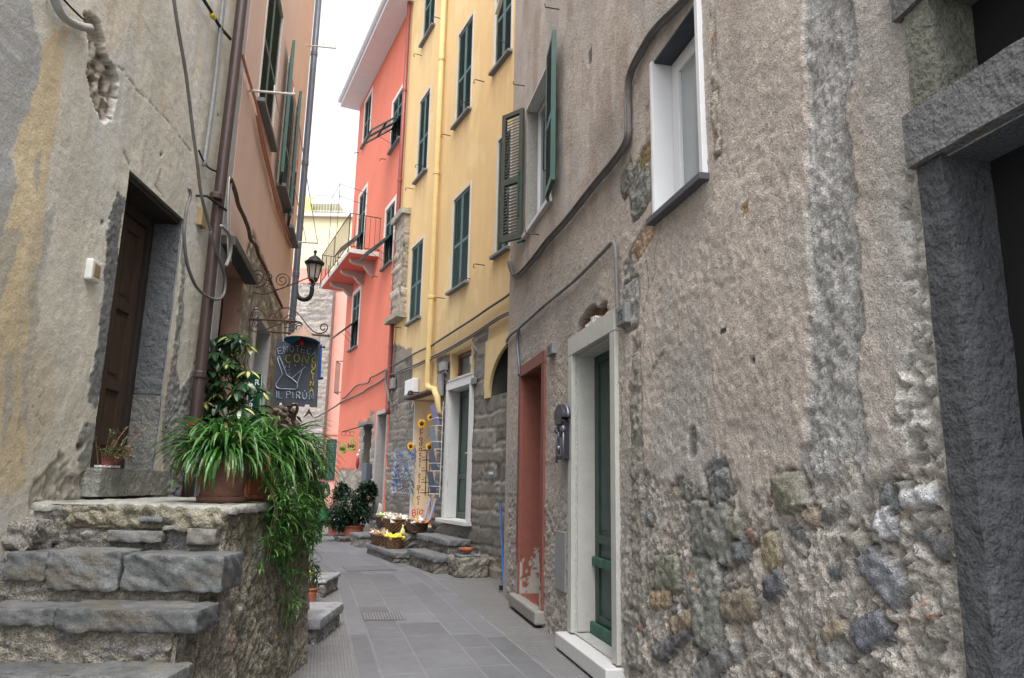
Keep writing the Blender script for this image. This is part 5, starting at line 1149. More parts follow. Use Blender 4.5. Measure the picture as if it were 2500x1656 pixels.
basket('wicker_basket', WY, 4.35, .26, .50, .36, .18, .16, 'dark low basket of orange and white packets under the shop doorway', [('bag', M_org, 4), ('bag', M_paper, 6), ('bag', M_tan, 7)], 3, M_wickd)
basket('wicker_basket', WY, 5.20, .70, .17, .42, .18, .22, 'shallow brown wicker basket on the low step behind the lemons', [('bag', M_tan, 12), ('bag', M_paper, 4)], 4)
basket('wicker_basket', WY, 4.45, .66, .19, .24, .17, .20, 'small round wicker basket heaped with yellow lemons', [('lemon', M_lemon, 22)], 5)
seen = {}
for m, nm, mt_, p, cl, bn, lab in ITEMS:
    o = m.build(nm, mt_, None, True, loc=p); key = (nm, mt_.name, lab)
    what = {'lemon': 'yellow lemon heaped in the small wicker basket', 'white_packet': 'white paper packet', 'tan_packet': 'tan herb packet', 'orange_packet': 'orange packet', 'green_packet': 'green herb packet'}
    where = {'large': 'in the leftmost large dark basket', 'wide': 'in the wide pale basket on the plinth', 'dark': 'in the dark low basket under the doorway', 'shallow': 'in the shallow brown basket', 'small': ''}[lab.split()[0]]
    L_ = what['lemon'] if nm == 'lemon' else what[mt_.name]+' '+where
    tag(o, L_, cl, L_.replace('lemon heaped', 'lemons heaped').replace('packet ', 'packets '))
# bottle among the lemons
bp = WY.p(4.45, .42, .50)
e = empty('bottle', bp, 'pale yellow bottle with a dark band standing behind the lemons', 'bottle')
m = MB(); m.lathe(bp, [(.045, -.12), (.05, -.10), (.052, .05), (.035, .10), (.016, .14), (.016, .19), (0, .19)], 14); m.build('glass', mat('limoncello_glass', (.62, .60, .25), .15, 0, (), ()), e, True)
m = MB(); m.lathe(bp, [(.0535, -.08), (.0535, -.04)], 14); m.build('band', M_iron, e)
# ---- the shop doorway: cream boards, lettering, sunflowers, racks
h = hY['shop']
shp = yh
M_cream = mat('cream_board', (.80, .66, .46), .7, 0, (), ((3, .06),)); M_rlet = mat('terracotta_lettering', (.42, .12, .05), .6)
board = empty('shop_board', WY.p(h[1], .6, 0), 'tall cream board lettered prodotti tipici in the shop doorway', 'sign')
BA, BB = WY.p(h[1]-.02, 0, .05), WY.p(h[1]-.10, 0, -.36)      # the board stands almost at a right angle to the street
bx = (BB-BA).normalized(); bn = Vector((bx.y, -bx.x, 0)); 
if bn.dot(-WY.t) < 0: bn = -bn
def bbox(m, x0, x1, z0, z1, y0, y1):
    P = lambda x, z, y: BA+bx*x+bn*y+Vector((0, 0, z))
    m.hexa([P(x0, z0, y0), P(x1, z0, y0), P(x1, z0, y1), P(x0, z0, y1), P(x0, z1, y0), P(x1, z1, y0), P(x1, z1, y1), P(x0, z1, y1)])
BL_ = (BB-BA).length
m = MB(); bbox(m, .03, BL_, .60, 3.10, -.02, 0.01); m.build('panel', M_cream, board)
m = MB(); bbox(m, 0, .03, .60, 3.10, -.03, 0.03); m.build('edge', M_white, board)
m = MB(); m.wbox(WY, h[0]+.02, h[1]-.1, h[2], h[3], -.48, -.44); m.build('shop_back', mat('cream_interior', (.70, .58, .42), .8), yh)
m = MB(); m.wbox(WY, h[1]-.16, h[1]-.12, h[2], h[3]-.3, -.44, -.40); m.build('door_post', M_iron, yh)
m = MB(); m.wbox(WY, h[0]-.05, h[1]+.25, h[3]+.02, h[3]+.06, 0, .22); m.build('shop_canopy', M_rust, yh)
def text_mesh(name, s, size, mt, parent, origin, xd, zd, ext=.004, font_shear=0, center=True, bevel=0, label=None):
    cu = bpy.data.curves.new('t', 'FONT'); cu.body = s; cu.size = size; cu.extrude = ext; cu.align_x = 'CENTER' if center else 'LEFT'; cu.shear = font_shear; cu.offset = bevel
    ob = bpy.data.objects.new('t', cu); scene.collection.objects.link(ob); dg_ = bpy.context.evaluated_depsgraph_get(); me = bpy.data.meshes.new_from_object(ob.evaluated_get(dg_)); bpy.data.objects.remove(ob)
    xd, zd = Vector(xd).normalized(), Vector(zd).normalized(); n = xd.cross(zd); o_ = Vector(origin)
    me.transform(Matrix(((xd.x, zd.x, n.x, o_.x), (xd.y, zd.y, n.y, o_.y), (xd.z, zd.z, n.z, o_.z), (0, 0, 0, 1)))); me.name = name; me.materials.clear(); me.materials.append(mt)
    ob = bpy.data.objects.new(name, me); scene.collection.objects.link(ob); ob.parent = parent; ob.matrix_parent_inverse = Matrix.Translation(-wloc(parent)); return ob
z0t, z1t = 2.52, .98; word = 'prodotti tipici'; n = len(word); X = .40*BL_
for i, ch in enumerate(word):
    if ch == ' ': continue
    zc = z0t+(z1t-z0t)*i/(n-1); p = BA+bx*X+bn*.012+Vector((0, 0, zc-.03)); text_mesh('letter', ch, .15, M_rlet, board, p, bx, (0, 0, 1), .002, bevel=.004)
M_redp2 = mat('red_script', (.65, .03, .03), .6)
text_mesh('script', 'Bio', .20, M_redp2, board, BA+bx*(X-.0)+bn*.012+Vector((0, 0, .74)), (bx*.96+Vector((0, 0, .28))), (Vector((0, 0, 1))*.96-bx*.28), .002, .2)
m = MB(); m.tube([BA+bx*(X+.03)+bn*.012+Vector((0, 0, .66)), BA+bx*(X+.15)+bn*.012+Vector((0, 0, .76))], .004, 5); m.build('underline', M_redp2, board)
m = MB(); P = [BA+bx*(X+dx)+bn*.014+Vector((0, 0, z)) for dx, z in ((.0, 2.9), (.12, 2.62), (.15, 2.4), (-.02, 2.12), (-.13, 1.9), (-.08, 1.66), (.10, 1.5), (.02, 1.32), (-.13, 1.2), (-.12, 1.0), (-.03, .86))]
m.tube(smooth_path(P, 5), .0025, 4)
for i in range(2, 11, 2): 
    p = P[i]; m.add([p, p+bx*.04+Vector((0, 0, .02)), p+bx*.06+Vector((0, 0, .0)), p+bx*.03-Vector((0, 0, .015))], [(0, 1, 2, 3)])
m.build('vine', mat('olive_paint', (.34, .30, .14), .8), board)
M_petal = mat('sunflower_petal', (.85, .48, .02), .6); M_core = mat('sunflower_heart', (.09, .035, .01), .9, 0, (('n', 90, .8, .01),)); M_petal2 = mat('orange_petal', (.75, .25, .02), .6)
def sunflower(u, v, d, r, label):
    p = WY.p(*WY.uv(u, v, d), d); nrm = (Vector((0, 0, EYE))-p); nrm.z *= .3; nrm = (nrm.normalized()*.8+WY.n*.4).normalized(); q = nrm.to_track_quat('Z', 'Y').to_matrix()
    e = empty('sunflower', p, label, 'flower'); m = MB()
    for ring, (n_, rr) in enumerate(((17, r), (15, r*.85))):
        for i in range(n_):
            a_ = 2*math.pi*(i+.5*ring)/n_; ce, se = math.cos(a_), math.sin(a_); w_ = .16
            f = lambda rad, off, z: p+q @ Vector((rad*math.cos(a_+off), rad*math.sin(a_+off), z))
            m.add([f(rr*.35, -.15, .0), f(rr*.7, -w_, .012+.01*ring), f(rr, 0, .0+.012*ring), f(rr*.7, w_, .012+.01*ring), f(rr*.35, .15, 0)], [(0, 1, 2, 3, 4)])
    m.build('petals', M_petal, e); m = MB(); m.lathe(p, [(0, .035), (r*.2, .033), (r*.38, .02), (r*.42, 0), (r*.4, -.02)], 16, q); m.build('heart', M_core, e, True); return e
sunflower(1030, 1035, .12, .105, 'sunflower at the top of the lettered cream board'); sunflower(1003, 1090, .15, .095, 'sunflower above the blue postcards, left of the board')
sunflower(1049, 1092, .15, .095, 'sunflower level with the postcards, right of the board'); sunflower(1052, 1020, .15, .085, 'highest sunflower, turned sideways on the right door jamb')
# postcard rack
e = empty('postcard_rack', WY.p(6.3, 1.9, .05), 'wire rack of blue and grey postcards on the stone wall', 'postcard rack')
r0 = WY.uv(957, 1110, .08); r1 = WY.uv(1008, 1180, .08); sA, sB = r1[0], r0[0]; zB, zT = 1.12, WY.uv(985, 1098, .08)[1]
M_cards = [mat('card_'+n_, c_, .35, 0, (), ((18, .5),)) for n_, c_ in (('blue', (.02, .12, .42)), ('deep', (.03, .05, .13)), ('grey', (.20, .23, .26)), ('sea', (.12, .20, .30)), ('pale', (.45, .47, .50)), ('warm', (.25, .16, .10)))]
rr = random.Random(3); cols = 12; rows = 9; LIPS = []
for i in range(cols):
    for j in range(rows):
        if j == rows-1 and i % 4 == 3: continue
        s = sA+(sB-sA)*(i+.5)/cols; z = zB+(zT-zB)*(j+.1)/rows+.05*rr.random(); m = MB()
        t_ = .05+rr.uniform(-.02, .02); w2_ = (sB-sA)/cols*.42
        m.hexa([WY.p(s-w2_, z, .03), WY.p(s+w2_, z, .03), WY.p(s+w2_, z, .036), WY.p(s-w2_, z, .036), WY.p(s-w2_, z+.15, .03+t_), WY.p(s+w2_, z+.15, .03+t_), WY.p(s+w2_, z+.15, .036+t_), WY.p(s-w2_, z+.15, .036+t_)])
        LIPS.append((s-w2_, s+w2_, z)); m.build('postcard', M_cards[rr.choice((0, 1, 2, 2, 2, 3, 4, 4, 5))], e)
m = MB()
for a_, b_, z in LIPS: m.tube([WY.p(a_, z+.07, .03), WY.p(a_, z-.005, .085), WY.p(b_, z-.005, .085), WY.p(b_, z+.07, .03)], .0035, 4, False)
for j in range(rows+1):
    z = zB+(zT-zB)*j/rows
    m.tube([WY.p(sA, z, .05), WY.p(sB, z, .05)], .0025, 4)
for i in range(cols+1): s = sA+(sB-sA)*i/cols; m.tube([WY.p(s, zB, .02), WY.p(s, zT, .02)], .0025, 4)
m.build('wire_frame', M_white, e)
# calendar / magazine racks on the right jamb
def rack(s, zlist, label, mts, wv=.17):
    e = empty('magazine_rack', WY.p(s, zlist[0], .1), label, 'magazine rack'); m = MB()
    for x in (-wv, wv): m.tube([WY.p(s+x, zlist[0]-.05, .05), WY.p(s+x, zlist[-1]+.45, .05)], .007, 5)
    for z in zlist:
        m.tube([WY.p(s-wv, z, .05), WY.p(s-wv, z, .17), WY.p(s+wv, z, .17), WY.p(s+wv, z, .05)], .006, 5); m.tube([WY.p(s-wv, z+.14, .05), WY.p(s-wv, z+.14, .18), WY.p(s+wv, z+.14, .18), WY.p(s+wv, z+.14, .05)], .006, 5)
    m.build('wire_frame', M_white, e)
    for i, z in enumerate(zlist):
        k = MB(); P = lambda x, zz, d_: WY.p(s+x, zz, d_); a_ = wv*.9
        k.hexa([P(-a_, z+.01, .10), P(a_, z+.01, .10), P(a_, z+.01, .12), P(-a_, z+.01, .12), P(-a_, z+.40, .20), P(a_, z+.40, .20), P(a_, z+.40, .21), P(-a_, z+.40, .21)]); k.build('magazine', mts[i % len(mts)], e)
    return e
M_lav = mat('lavender_cover', (.22, .20, .38), .5)
rack(3.88, [1.20, 1.62, 2.02, 2.46], 'white wire rack of large dark calendars beside the shop doorway', [M_cards[1], M_cards[1], M_cards[3], M_lav])
e = empty('wire_shelf', WY.p(4.5, 1.2, .1), 'narrow black wire shelf hanging inside the shop doorway', 'shelf'); m = MB()
for x in (-.10, .10): m.tube([WY.p(4.55+x, 1.15, .02), WY.p(4.55+x, 2.05, .02)], .01, 5)
for z in (1.2, 1.4, 1.62, 1.83, 2.02): m.wbox(WY, 4.45, 4.65, z, z+.015, -.08, .12); m.tube([WY.p(4.45, z+.06, .12), WY.p(4.65, z+.06, .12)], .006, 4)
m.build('frame', M_iron, e)
for s, lab in ((4.28, 'patterned blue and white ceramic strip leaning left of its twin'), (3.98, 'patterned blue and white ceramic strip leaning nearer the marble doorway')):
    m = MB(); P = lambda x, z, d_: WY.p(s+x+(z-.8)*-.25, z, d_); m.hexa([P(-.05, .72, .12), P(.05, .72, .12), P(.05, .72, .135), P(-.05, .72, .135), P(-.05, 1.12, .05), P(.05, 1.12, .05), P(.05, 1.12, .065), P(-.05, 1.12, .065)])
    tag(m.build('tile_strip', matvc('x') if False else mat('majolica', (.30, .34, .62), .3, 0, (), ((45, .9),)), None, loc=WY.p(s, .72, .1)), lab, 'tile strip')
a = WY.p(6.62, .60, .42); e = empty('price_board', a, 'small cream notice card standing in the leftmost basket', 'notice')
m = MB(); m.box(-.07, .07, -.006, .006, 0, .34, Matrix.Translation(a) @ Matrix.Rotation(-.9, 4, 'Z') @ Matrix.Rotation(.25, 4, 'Y')); m.build('card', mat('cream_card', (.62, .58, .48), .7), e)
m = MB()
for k in range(5): m.box(-.05, .05, -.009, -.0065, .08+k*.045, .09+k*.045, Matrix.Translation(a) @ Matrix.Rotation(-.9, 4, 'Z') @ Matrix.Rotation(.25, 4, 'Y'))
m.build('written_lines', M_rust, e)
def wthing(name, W, s0, s1, z0, z1, d0, d1, mt, label, cat, bevel=.006, group=None):
    m = MB(); m.wbox(W, s0, s1, z0, z1, d0, d1); return tag(m.build(name, mt, None, bevel=bevel, loc=W.p(s0, z0, d0)), label, cat, group)
r = WY.rect(z6(1062, 455), z6(1125, 455), z6(1125, 575), z6(1062, 575)); wthing('electric_box', WY, r[0], r[1], r[2], r[3]+.02, 0, .16, M_white, 'bright white electric box above the shop canopy', 'electric box', .02)
a = WY.uv(*z6(1130, 565)); m = MB(); m.lathe(WY.p(a[0], a[1], .2), [(.02, .06), (.05, .04), (.07, -.03), (.0, -.03)], 10); m.tube([WY.p(a[0], a[1]+.03, 0), WY.p(a[0], a[1]+.03, .2)], .012); tag(m.build('spotlight', M_iron, None, loc=WY.p(a[0], a[1], 0)), 'small black spotlight next to the white electric box', 'spotlight')
r = WY.rect(z6(1330, 300), z6(1372, 300), z6(1372, 370), z6(1330, 370)); wthing('junction_box', WY, r[0], r[1], r[2], r[3], 0, .09, M_grey, 'grey junction box between the yellow downpipe and the green door', 'junction box', group=None)
r = WY.rect(z6(890, 440), z6(928, 440), z6(928, 525), z6(890, 525)); wthing('junction_box', WY, r[0], r[1], r[2], r[3], 0, .09, M_grey, 'grey junction box on the bare stone right of the red downpipe', 'junction box')
r = WY.rect(z6(1302, 400), z6(1338, 400), z6(1338, 585), z6(1302, 585)); wthing('cable_trunking', WY, r[0], r[1], r[2], r[3], 0, .05, M_grey, 'long thin grey trunking box left of the green door', 'trunking')
r = WY.rect(z6(1588, 430), z6(1618, 430), z6(1618, 485), z6(1588, 485)); wthing('wall_tile', WY, r[0], r[1], r[2], r[3], 0, .05, M_slate, 'small grey stone tile at the right of the marble door frame', 'tile')
r = WY.rect(z6(1745, 1230), z6(1772, 1230), z6(1770, 1250), z6(1745, 1250)); wthing('sticker', WY, r[0], r[1]+.02, r[2], r[3], .03, .045, mat('pale_blue_label', (.45, .62, .80), .5), 'tiny pale blue label stuck on the stone wall', 'label', .001)
r = WP.rect(z6(684, 1165), z6(722, 1150), z6(722, 1310), z6(680, 1315)); wthing('mail_slot_box', WP, r[0], r[1], r[2], r[3], 0, .14, mat('slate_blue_box', (.06, .075, .10), .5), 'dark blue-grey letter box on the stone pier of the pink house', 'letter box', .015)
# number tiles of the grey house
def number_tile(P, num, label):
    r = WR.rect(*P); m = MB(); m.wbox(WR, r[0], r[1], r[2], r[3], -.01, .05); c_ = WR.p((r[0]+r[1])/2, r[2], 0); e = empty('number_tile', c_, label, 'number tile'); m.build('slab', mat('grey_tile', (.19, .195, .20), .8, 0, (('n', 40, .4, .004),), ((20, .2),)), e, bevel=.008)
    text_mesh('digits', num, (r[3]-r[2])*.72, M_iron, e, WR.p((r[0]+r[1])/2, r[2]+(r[3]-r[2])*.22, .052), -WR.t, (0, 0, 1), .001)
number_tile(((1517, 748), (1541, 745), (1541, 790), (1520, 798)), '75', 'grey stone number tile at the right end of the marble lintel')
number_tile(((1345, 842), (1360, 838), (1359, 866), (1345, 870)), '77', 'grey stone number tile between the red doorway and the marble doorway')
# ornate letter box
c = WR.uv(1375, 1062, .06); S_, Z_ = c; e = empty('letter_box', WR.p(S_, Z_-.3, 0), 'ornate dark iron letter box with an arched top beside the marble doorway', 'letter box')
M_lb = mat('burnished_iron', (.035, .035, .045), .5, .4, (('n', 60, .3, .003),), ((30, .3),)); M_lbs = mat('silvered_relief', (.16, .16, .19), .4, .6)
z0, z1 = WR.uv(1375, 1122, .06)[1], WR.uv(1375, 1030, .06)[1]; w_ = .12
m = MB(); m.wbox(WR, S_-w_, S_+w_, z0, z1, 0, .09); m.build('body', M_lb, e, bevel=.006)
m = MB(); m.wpoly(WR, [(S_+(w_+.04)*math.cos(a_), z1+.03+.13*math.sin(a_)) for a_ in [math.pi*i/12 for i in range(13)]], 0, .11); m.build('arched_top', M_lb, e, bevel=.005)
m = MB(); P = [WR.p(S_+(w_+.045)*math.cos(a_), z1+.03+.135*math.sin(a_), .06) for a_ in [math.pi*i/16 for i in range(17)]]; m.tube(P, .018, 8); m.build('hood', M_lbs, e, True)
m = MB(); m.wbox(WR, S_-w_+.02, S_+w_-.02, z1-.03, z1+.03, .09, .115); m.build('slot_flap', M_lb, e, bevel=.004)
for x in (-1, 1): m = MB(); m.tube([WR.p(S_+x*(w_-.01), z0-.03, .09), WR.p(S_+x*(w_-.01), z1-.06, .09)], .012, 8); m.lathe(WR.p(S_+x*(w_-.01), z1-.08, .09), [(.01, -.03), (.026, -.01), (.026, .02), (.01, .04)], 10); m.build('column', M_lbs, e, True)
m = MB(); m.tube(smooth_path([WR.p(S_+x, z1+z, .10) for x, z in ((.06, -.08), (.02, -.11), (.0, -.18), (-.03, -.12), (-.06, -.08), (-.03, -.14), (0, -.24))], 5), .010, 6); m.build('horn_relief', M_lbs, e, True)
m = frame_mb(WR, (S_-.07, S_+.06, z0+.03, z0+.20), .012, .09, .105, False); m.build('inspection_door', M_lbs, e)
m = MB(); m.lathe(WR.p(S_, z0+.10, .10), [(0, -.025), (.022, -.02), (.022, .02), (0, .025)], 10); m.build('lock', M_lbs, e, True)
# battery door bell / light switch on the limewashed house
c = WL.uv(231, 662, .03); r = (c[0]-.062, c[0]+.062, c[1]-.072, c[1]+.072); e = empty('light_switch', WL.p(c[0], c[1], 0), 'white plastic switch box with a beige button on the limewashed wall', 'switch')
m = MB(); m.wbox(WL, r[0], r[1], r[2], r[3], -.005, .045); m.build('case', mat('ivory_plastic', (.60, .60, .56), .4), e, bevel=.012)
m = MB(); m.wbox(WL, r[0]+.025, r[1]-.025, r[2]+.03, r[3]-.03, .045, .05); m.build('button', mat('beige_button', (.25, .19, .11), .5), e, bevel=.002)
# ================================================================== cables and conduits
def cable(name, W, pts, r, mt, label, d=.03, cat='cable', n=5, off2=None, group=None, nn=7, world=None, clips=0):
    P = world or px3(W, pts, d); P = smooth_path(P, n); e0 = P[0]
    m = MB(); m.tube(P, r, nn); o = m.build(name, mt, None, True, loc=e0)
    return tag(o, label, cat, group)
def s5(P): return [z5(*p) for p in P]
def s6(P): return [z6(*p) for p in P]
def q2(P): return [(1200+x/3.485, 400+y/3.485) for x, y in P]
def q1(P): return [(1200+x/3.485, y/3.485) for x, y in P]
def l1(P): return [(x/2.614, y/2.614) for x, y in P]
def l2(P): return [(x/2.614, 550+y/2.614) for x, y in P]
M_conduit = mat('dusty_conduit', (.155, .15, .145), .7, 0, (('n', 30, .3, .004),), ((7, .3), (40, .15)))
big = [(1690, -30), (1670, 0), (1602, 69), (1567, 123), (1540, 178), (1532, 230), (1533, 287), (1530, 344), (1498, 395), (1447, 457), (1384, 538), (1338, 589), (1309, 627), (1283, 658), (1266, 672), (1254, 672), (1248, 655), (1244, 641)]
cable('conduit', WR, big, .030, M_conduit, 'thickest grey conduit snaking down the stucco wall beside the white window', .035, 'conduit', nn=10)
cable('cable', WR, [(u-6, v-3) for u, v in big], .010, M_cable, 'thin cable strapped along the thickest grey conduit', .075)
cable('conduit', WR, [(1508, 765), (1506, 716), (1504, 640), (1501, 600), (1494, 592), (1486, 600), (1460, 628), (1398, 689), (1329, 746), (1280, 790), (1262, 806), (1247, 818), (1238, 832), (1238, 842)], .017, M_conduit, 'thinner conduit running down from the marble lintel towards the street corner', .03, 'conduit', nn=8)
cable('conduit', WR, [(1267, 802), (1263, 830), (1264, 860), (1267, 890), (1268, 918)], .020, M_bluep, 'short blue-grey pipe dropping to the red doorway', .03, 'conduit', nn=8)
for (u, v) in ((1568, 118), (1532, 230), (1531, 335), (1470, 430), (1384, 538), (1310, 626), (1503, 640), (1503, 716), (1398, 689), (1450, 640)):
    pass
c1 = [z5(1905, 1100), z5(1860, 1135), z5(1700, 1240), z5(1600, 1310), z5(1420, 1425), z5(1250, 1535), z6(1240, 150), z6(1100, 215), z6(1000, 270), z6(915, 318)]
cable('cable_bundle', WY, c1, .022, M_cable, 'upper twisted cable bundle sloping across the yellow house', .06, 'cable')
cable('cable_bundle', WP, [z6(895, 325), z6(830, 365), z6(760, 405), z6(715, 425), z6(690, 470), z6(600, 490), z6(545, 545), z6(500, 590), z6(470, 605)], .022, M_cable, 'upper frayed cable bundle crossing the pink house', .06, 'cable')
c2 = [z5(1890, 1265), z5(1850, 1280), z5(1780, 1320), z5(1600, 1440), z5(1400, 1560), z6(1240, 248), z6(1100, 315), z6(1000, 352), z6(930, 385)]
for k, (dv, r, w) in enumerate(((0, .020, 'upper strand'), (5, .016, 'lower strand'))):
    cable('cable_bundle', WY, [(u, v+dv) for u, v in c2], r, M_cable, 'lower cable over the green door, '+w+' of two', .05+.02*k, 'cable')
Pw = px3(WP, s6([(905, 395), (840, 425), (780, 470), (700, 512), (640, 555), (560, 592), (470, 630)]), .06)+[at(*z6(430, 660), 23.4), at(*z6(330, 722), 24), at(*z6(240, 770), 24.6)]
cable('cable_bundle', None, None, .026, M_cable, 'lower cable bundle passing the pink house and on to the stone tower', world=Pw)
cable('cable', WY, s6([(1590, 90), (1582, 130), (1600, 170), (1618, 200), (1600, 232), (1585, 215), (1570, 170)]), .012, M_cable, 'short looped cable hanging right of the transom window', .08)
cable('cable', WY, s6([(1350, 370), (1362, 400), (1340, 430), (1365, 450), (1338, 480)]), .008, M_cable, 'thin tangled wire under the junction box by the yellow downpipe', .06)
cable('cable', WY, s6([(905, 690), (900, 740), (915, 790), (940, 795), (945, 760), (930, 700), (945, 650)]), .010, M_cable, 'thin loop of cable on the bare stone right of the pink doorway', .06)
cable('cable', WP, s6([(850, 350), (840, 480), (862, 560), (868, 640)]), .03, M_cable, 'frayed cable bunch hanging down beside the red downpipe', .20)
# left side
lc = l1([(1104, -60), (1110, 0), (1140, 200), (1188, 480), (1232, 840), (1262, 1060), (1284, 1240), (1340, 1460)])+l2([(1345, 60), (1395, 210), (1432, 320), (1436, 400), (1420, 455), (1385, 474), (1320, 455), (1255, 395), (1215, 310), (1190, 220), (1176, 80)])+l1([(1178, 1440), (1192, 1330), (1216, 1250), (1205, 1200)])
cable('cable', WL, lc, .014, M_conduit, 'long grey cable dropping from above and looping beside the brown downpipe', .15, n=4)
for k, (dx, r, w) in enumerate(((0, .017, 'thicker'), (13, .012, 'thinner'))):
    cable('conduit', WL, l1([(1428+dx, -50), (1424+dx, 0), (1402+dx, 200), (1380+dx, 450), (1350+dx, 700), (1325+dx, 880), (1300+dx, 1060)]), r, M_grey, 'the '+w+' of two blue-grey conduits left of the brown downpipe', .05, 'conduit')
cable('cable', WL, l1([(1280, -30), (1300, 0), (1345, 70), (1400, 165), (1440, 215), (1470, 250)]), .016, M_iron, 'black cable with a yellow sleeve slanting behind the brown downpipe', .05)
m = MB(); P = px3(WL, l1([(1348, 88), (1366, 118)]), .05); m.tube(P, .022, 8); tag(m.build('cable_sleeve', mat('yellow_sleeve', (.62, .50, .03), .5), None, loc=P[0]), 'yellow sleeve on the black cable at the top of the limewashed wall', 'sleeve')
cable('conduit', WL, l1([(330, -40), (350, 0), (375, 60), (410, 110), (460, 145), (520, 170), (575, 180)]), .026, mat('pale_conduit', (.34, .34, .33), .5), 'pale curved conduit entering the broken hole at the top left', .04, 'conduit', nn=10)
cable('cable', WL, l1([(395, -30), (410, 0), (450, 45), (500, 95), (540, 130)]), .007, M_iron, 'thin black wire above the pale curved conduit', .03)
cable('cable', WL, l1([(1270, 960), (1290, 1010), (1330, 1070), (1380, 1095)]), .009, M_iron, 'thin black wire under the blue-grey conduits', .05)
Pq = [WQ.p(*WQ.uv(u, v, .08), .08) for u, v in [(562, 434), (575, 470), (582, 500), (596, 530), (607, 560), (612, 585), (625, 600), (632, 625), (648, 655), (668, 705), (690, 752)]]
cable('cable_bundle', None, None, .022, mat('tarred_rope', (.12, .085, .055), .9, 0, (('n', 60, .8, .01),), ((30, .4),)), 'twisted brown cable bundle creeping down the salmon wall', world=Pq)
for k, (a_, w) in enumerate(((0, 'left'), (6, 'right'))):
    cable('cable', WQ, [(560+a_, 432), (557+a_, 480), (556+a_, 540), (556+a_, 600), (558+a_, 640)], .007, M_frame, 'the '+w+' of two thin white cables hanging right of the brown downpipe', .08)
cable('cable', WQ, [(540, 552), (556, 568), (563, 590), (562, 620), (552, 650)], .016, M_grey, 'grey cable curving in front of the slate canopy', .16)
# washing-line arms on the salmon house
def arm(u0, v0, u1, label, r=.014):
    a, z = WQ.uv(u0, v0); p0 = WQ.p(a, z, 0)
    L_ = .3
    for i in range(200):
        q = WQ.p(a, z, L_); x, y, w_ = (q.x, q.y, q.z-EYE); cam_w = y*cp+w_*sp; uu = 1250+FPX*(x*cr-y*sp*sr+w_*cp*sr)/cam_w
        if uu >= u1: break
        L_ += .01
    m = MB(); m.tube([p0, WQ.p(a, z+.02, L_)], r, 8); m.tube([WQ.p(a, z+.02, L_-.02), WQ.p(a, z+.10, L_-.02)], .008, 5); m.tube([WQ.p(a, z+.02, L_*.55), WQ.p(a, z+.10, L_*.55)], .008, 5)
    return tag(m.build('line_bracket', M_frame, None, loc=p0), label, 'bracket'), WQ.p(a, z+.06, L_-.02), WQ.p(a, z+.06, L_*.55)
_, a1, b1_ = arm(605, 221, 720, 'metal washing-line arm nearest the camera, high on the salmon wall')
_, a2, b2_ = arm(709, 591, 776, 'metal washing-line arm above the street lantern')
_, a3, b3_ = arm(749, 111, 820, 'highest washing-line arm at the far end of the salmon house')
for i, (p, q, w) in enumerate(((a1, a2, 'outer'), (b1_, b2_, 'inner'))):
    m = MB(); m.tube([p, p.lerp(q, .5)-Vector((0, 0, .03)), q], .006, 5); tag(m.build('washing_line', M_frame, None, loc=p), 'the '+w+' washing line stretched between two arms of the salmon house', 'washing line')
a_, z_ = WL.uv(487, 543, 0); wthing('wood_peg_block', WL, a_-.08, a_+.04, z_-.05, z_+.12, 0, .05, mat('bare_wood', (.30, .22, .12), .8), 'small bare wooden block fixed left of the brown downpipe', 'block')

# ================================================================== street lantern
YLN = 12.9; kL = YLN/14.4
lc_ = at(766.5, 660, YLN); LZ = lambda v: at(766, v, YLN).z
lt = empty('street_lantern', at(723, 640, YLN), 'black street lantern with a domed cap on a U shaped tube', 'street lamp')
zt_, zb_ = LZ(646), LZ(681)
m = MB(); m.lathe(Vector((lc_.x, lc_.y, 0)), [(r_*kL, z_) for r_, z_ in [(.03, LZ(700)), (.05, LZ(690)), (.09, LZ(686)), (.10, LZ(680)), (.07, LZ(680)-.0)]], 20); m.build('collar', M_iron, lt, True)
m = MB(); m.lathe(Vector((lc_.x, lc_.y, 0)), [(r_*kL, z_) for r_, z_ in [(.10, LZ(680)), (.155, LZ(646))]], 6)
m.build('glass', mat('frosted_lantern_glass', (.38, .36, .33), .35, 0, (), ((6, .12),), .5), lt)
m = MB()
for i in range(6): an = math.pi*i/3; m.tube([Vector((lc_.x+.10*kL*math.cos(an), lc_.y+.10*kL*math.sin(an), LZ(681))), Vector((lc_.x+.16*kL*math.cos(an), lc_.y+.16*kL*math.sin(an), LZ(645)))], .012, 6)
m.build('frame', M_iron, lt)
m = MB(); m.lathe(Vector((lc_.x, lc_.y, 0)), [(r_*kL, z_) for r_, z_ in [(.17, LZ(648)), (.20, LZ(645)), (.205, LZ(641)), (.15, LZ(637)), (.12, LZ(631)), (.06, LZ(626)), (.025, LZ(624)), (.02, LZ(620)), (.035, LZ(617)), (.035, LZ(613)), (.0, LZ(610))]], 24); m.build('cap', M_iron, lt, True)
P = [at(762, 700, YLN), at(761, 714, YLN), at(755, 727, YLN), at(743, 732, YLN), at(730, 727, YLN), at(723, 712, YLN), at(724, 670, YLN), at(727, 620, YLN), at(730, 584, YLN)]
m = MB(); m.tube(smooth_path(P, 5), .042, 12); m.build('bent_tube', M_iron, lt, True)

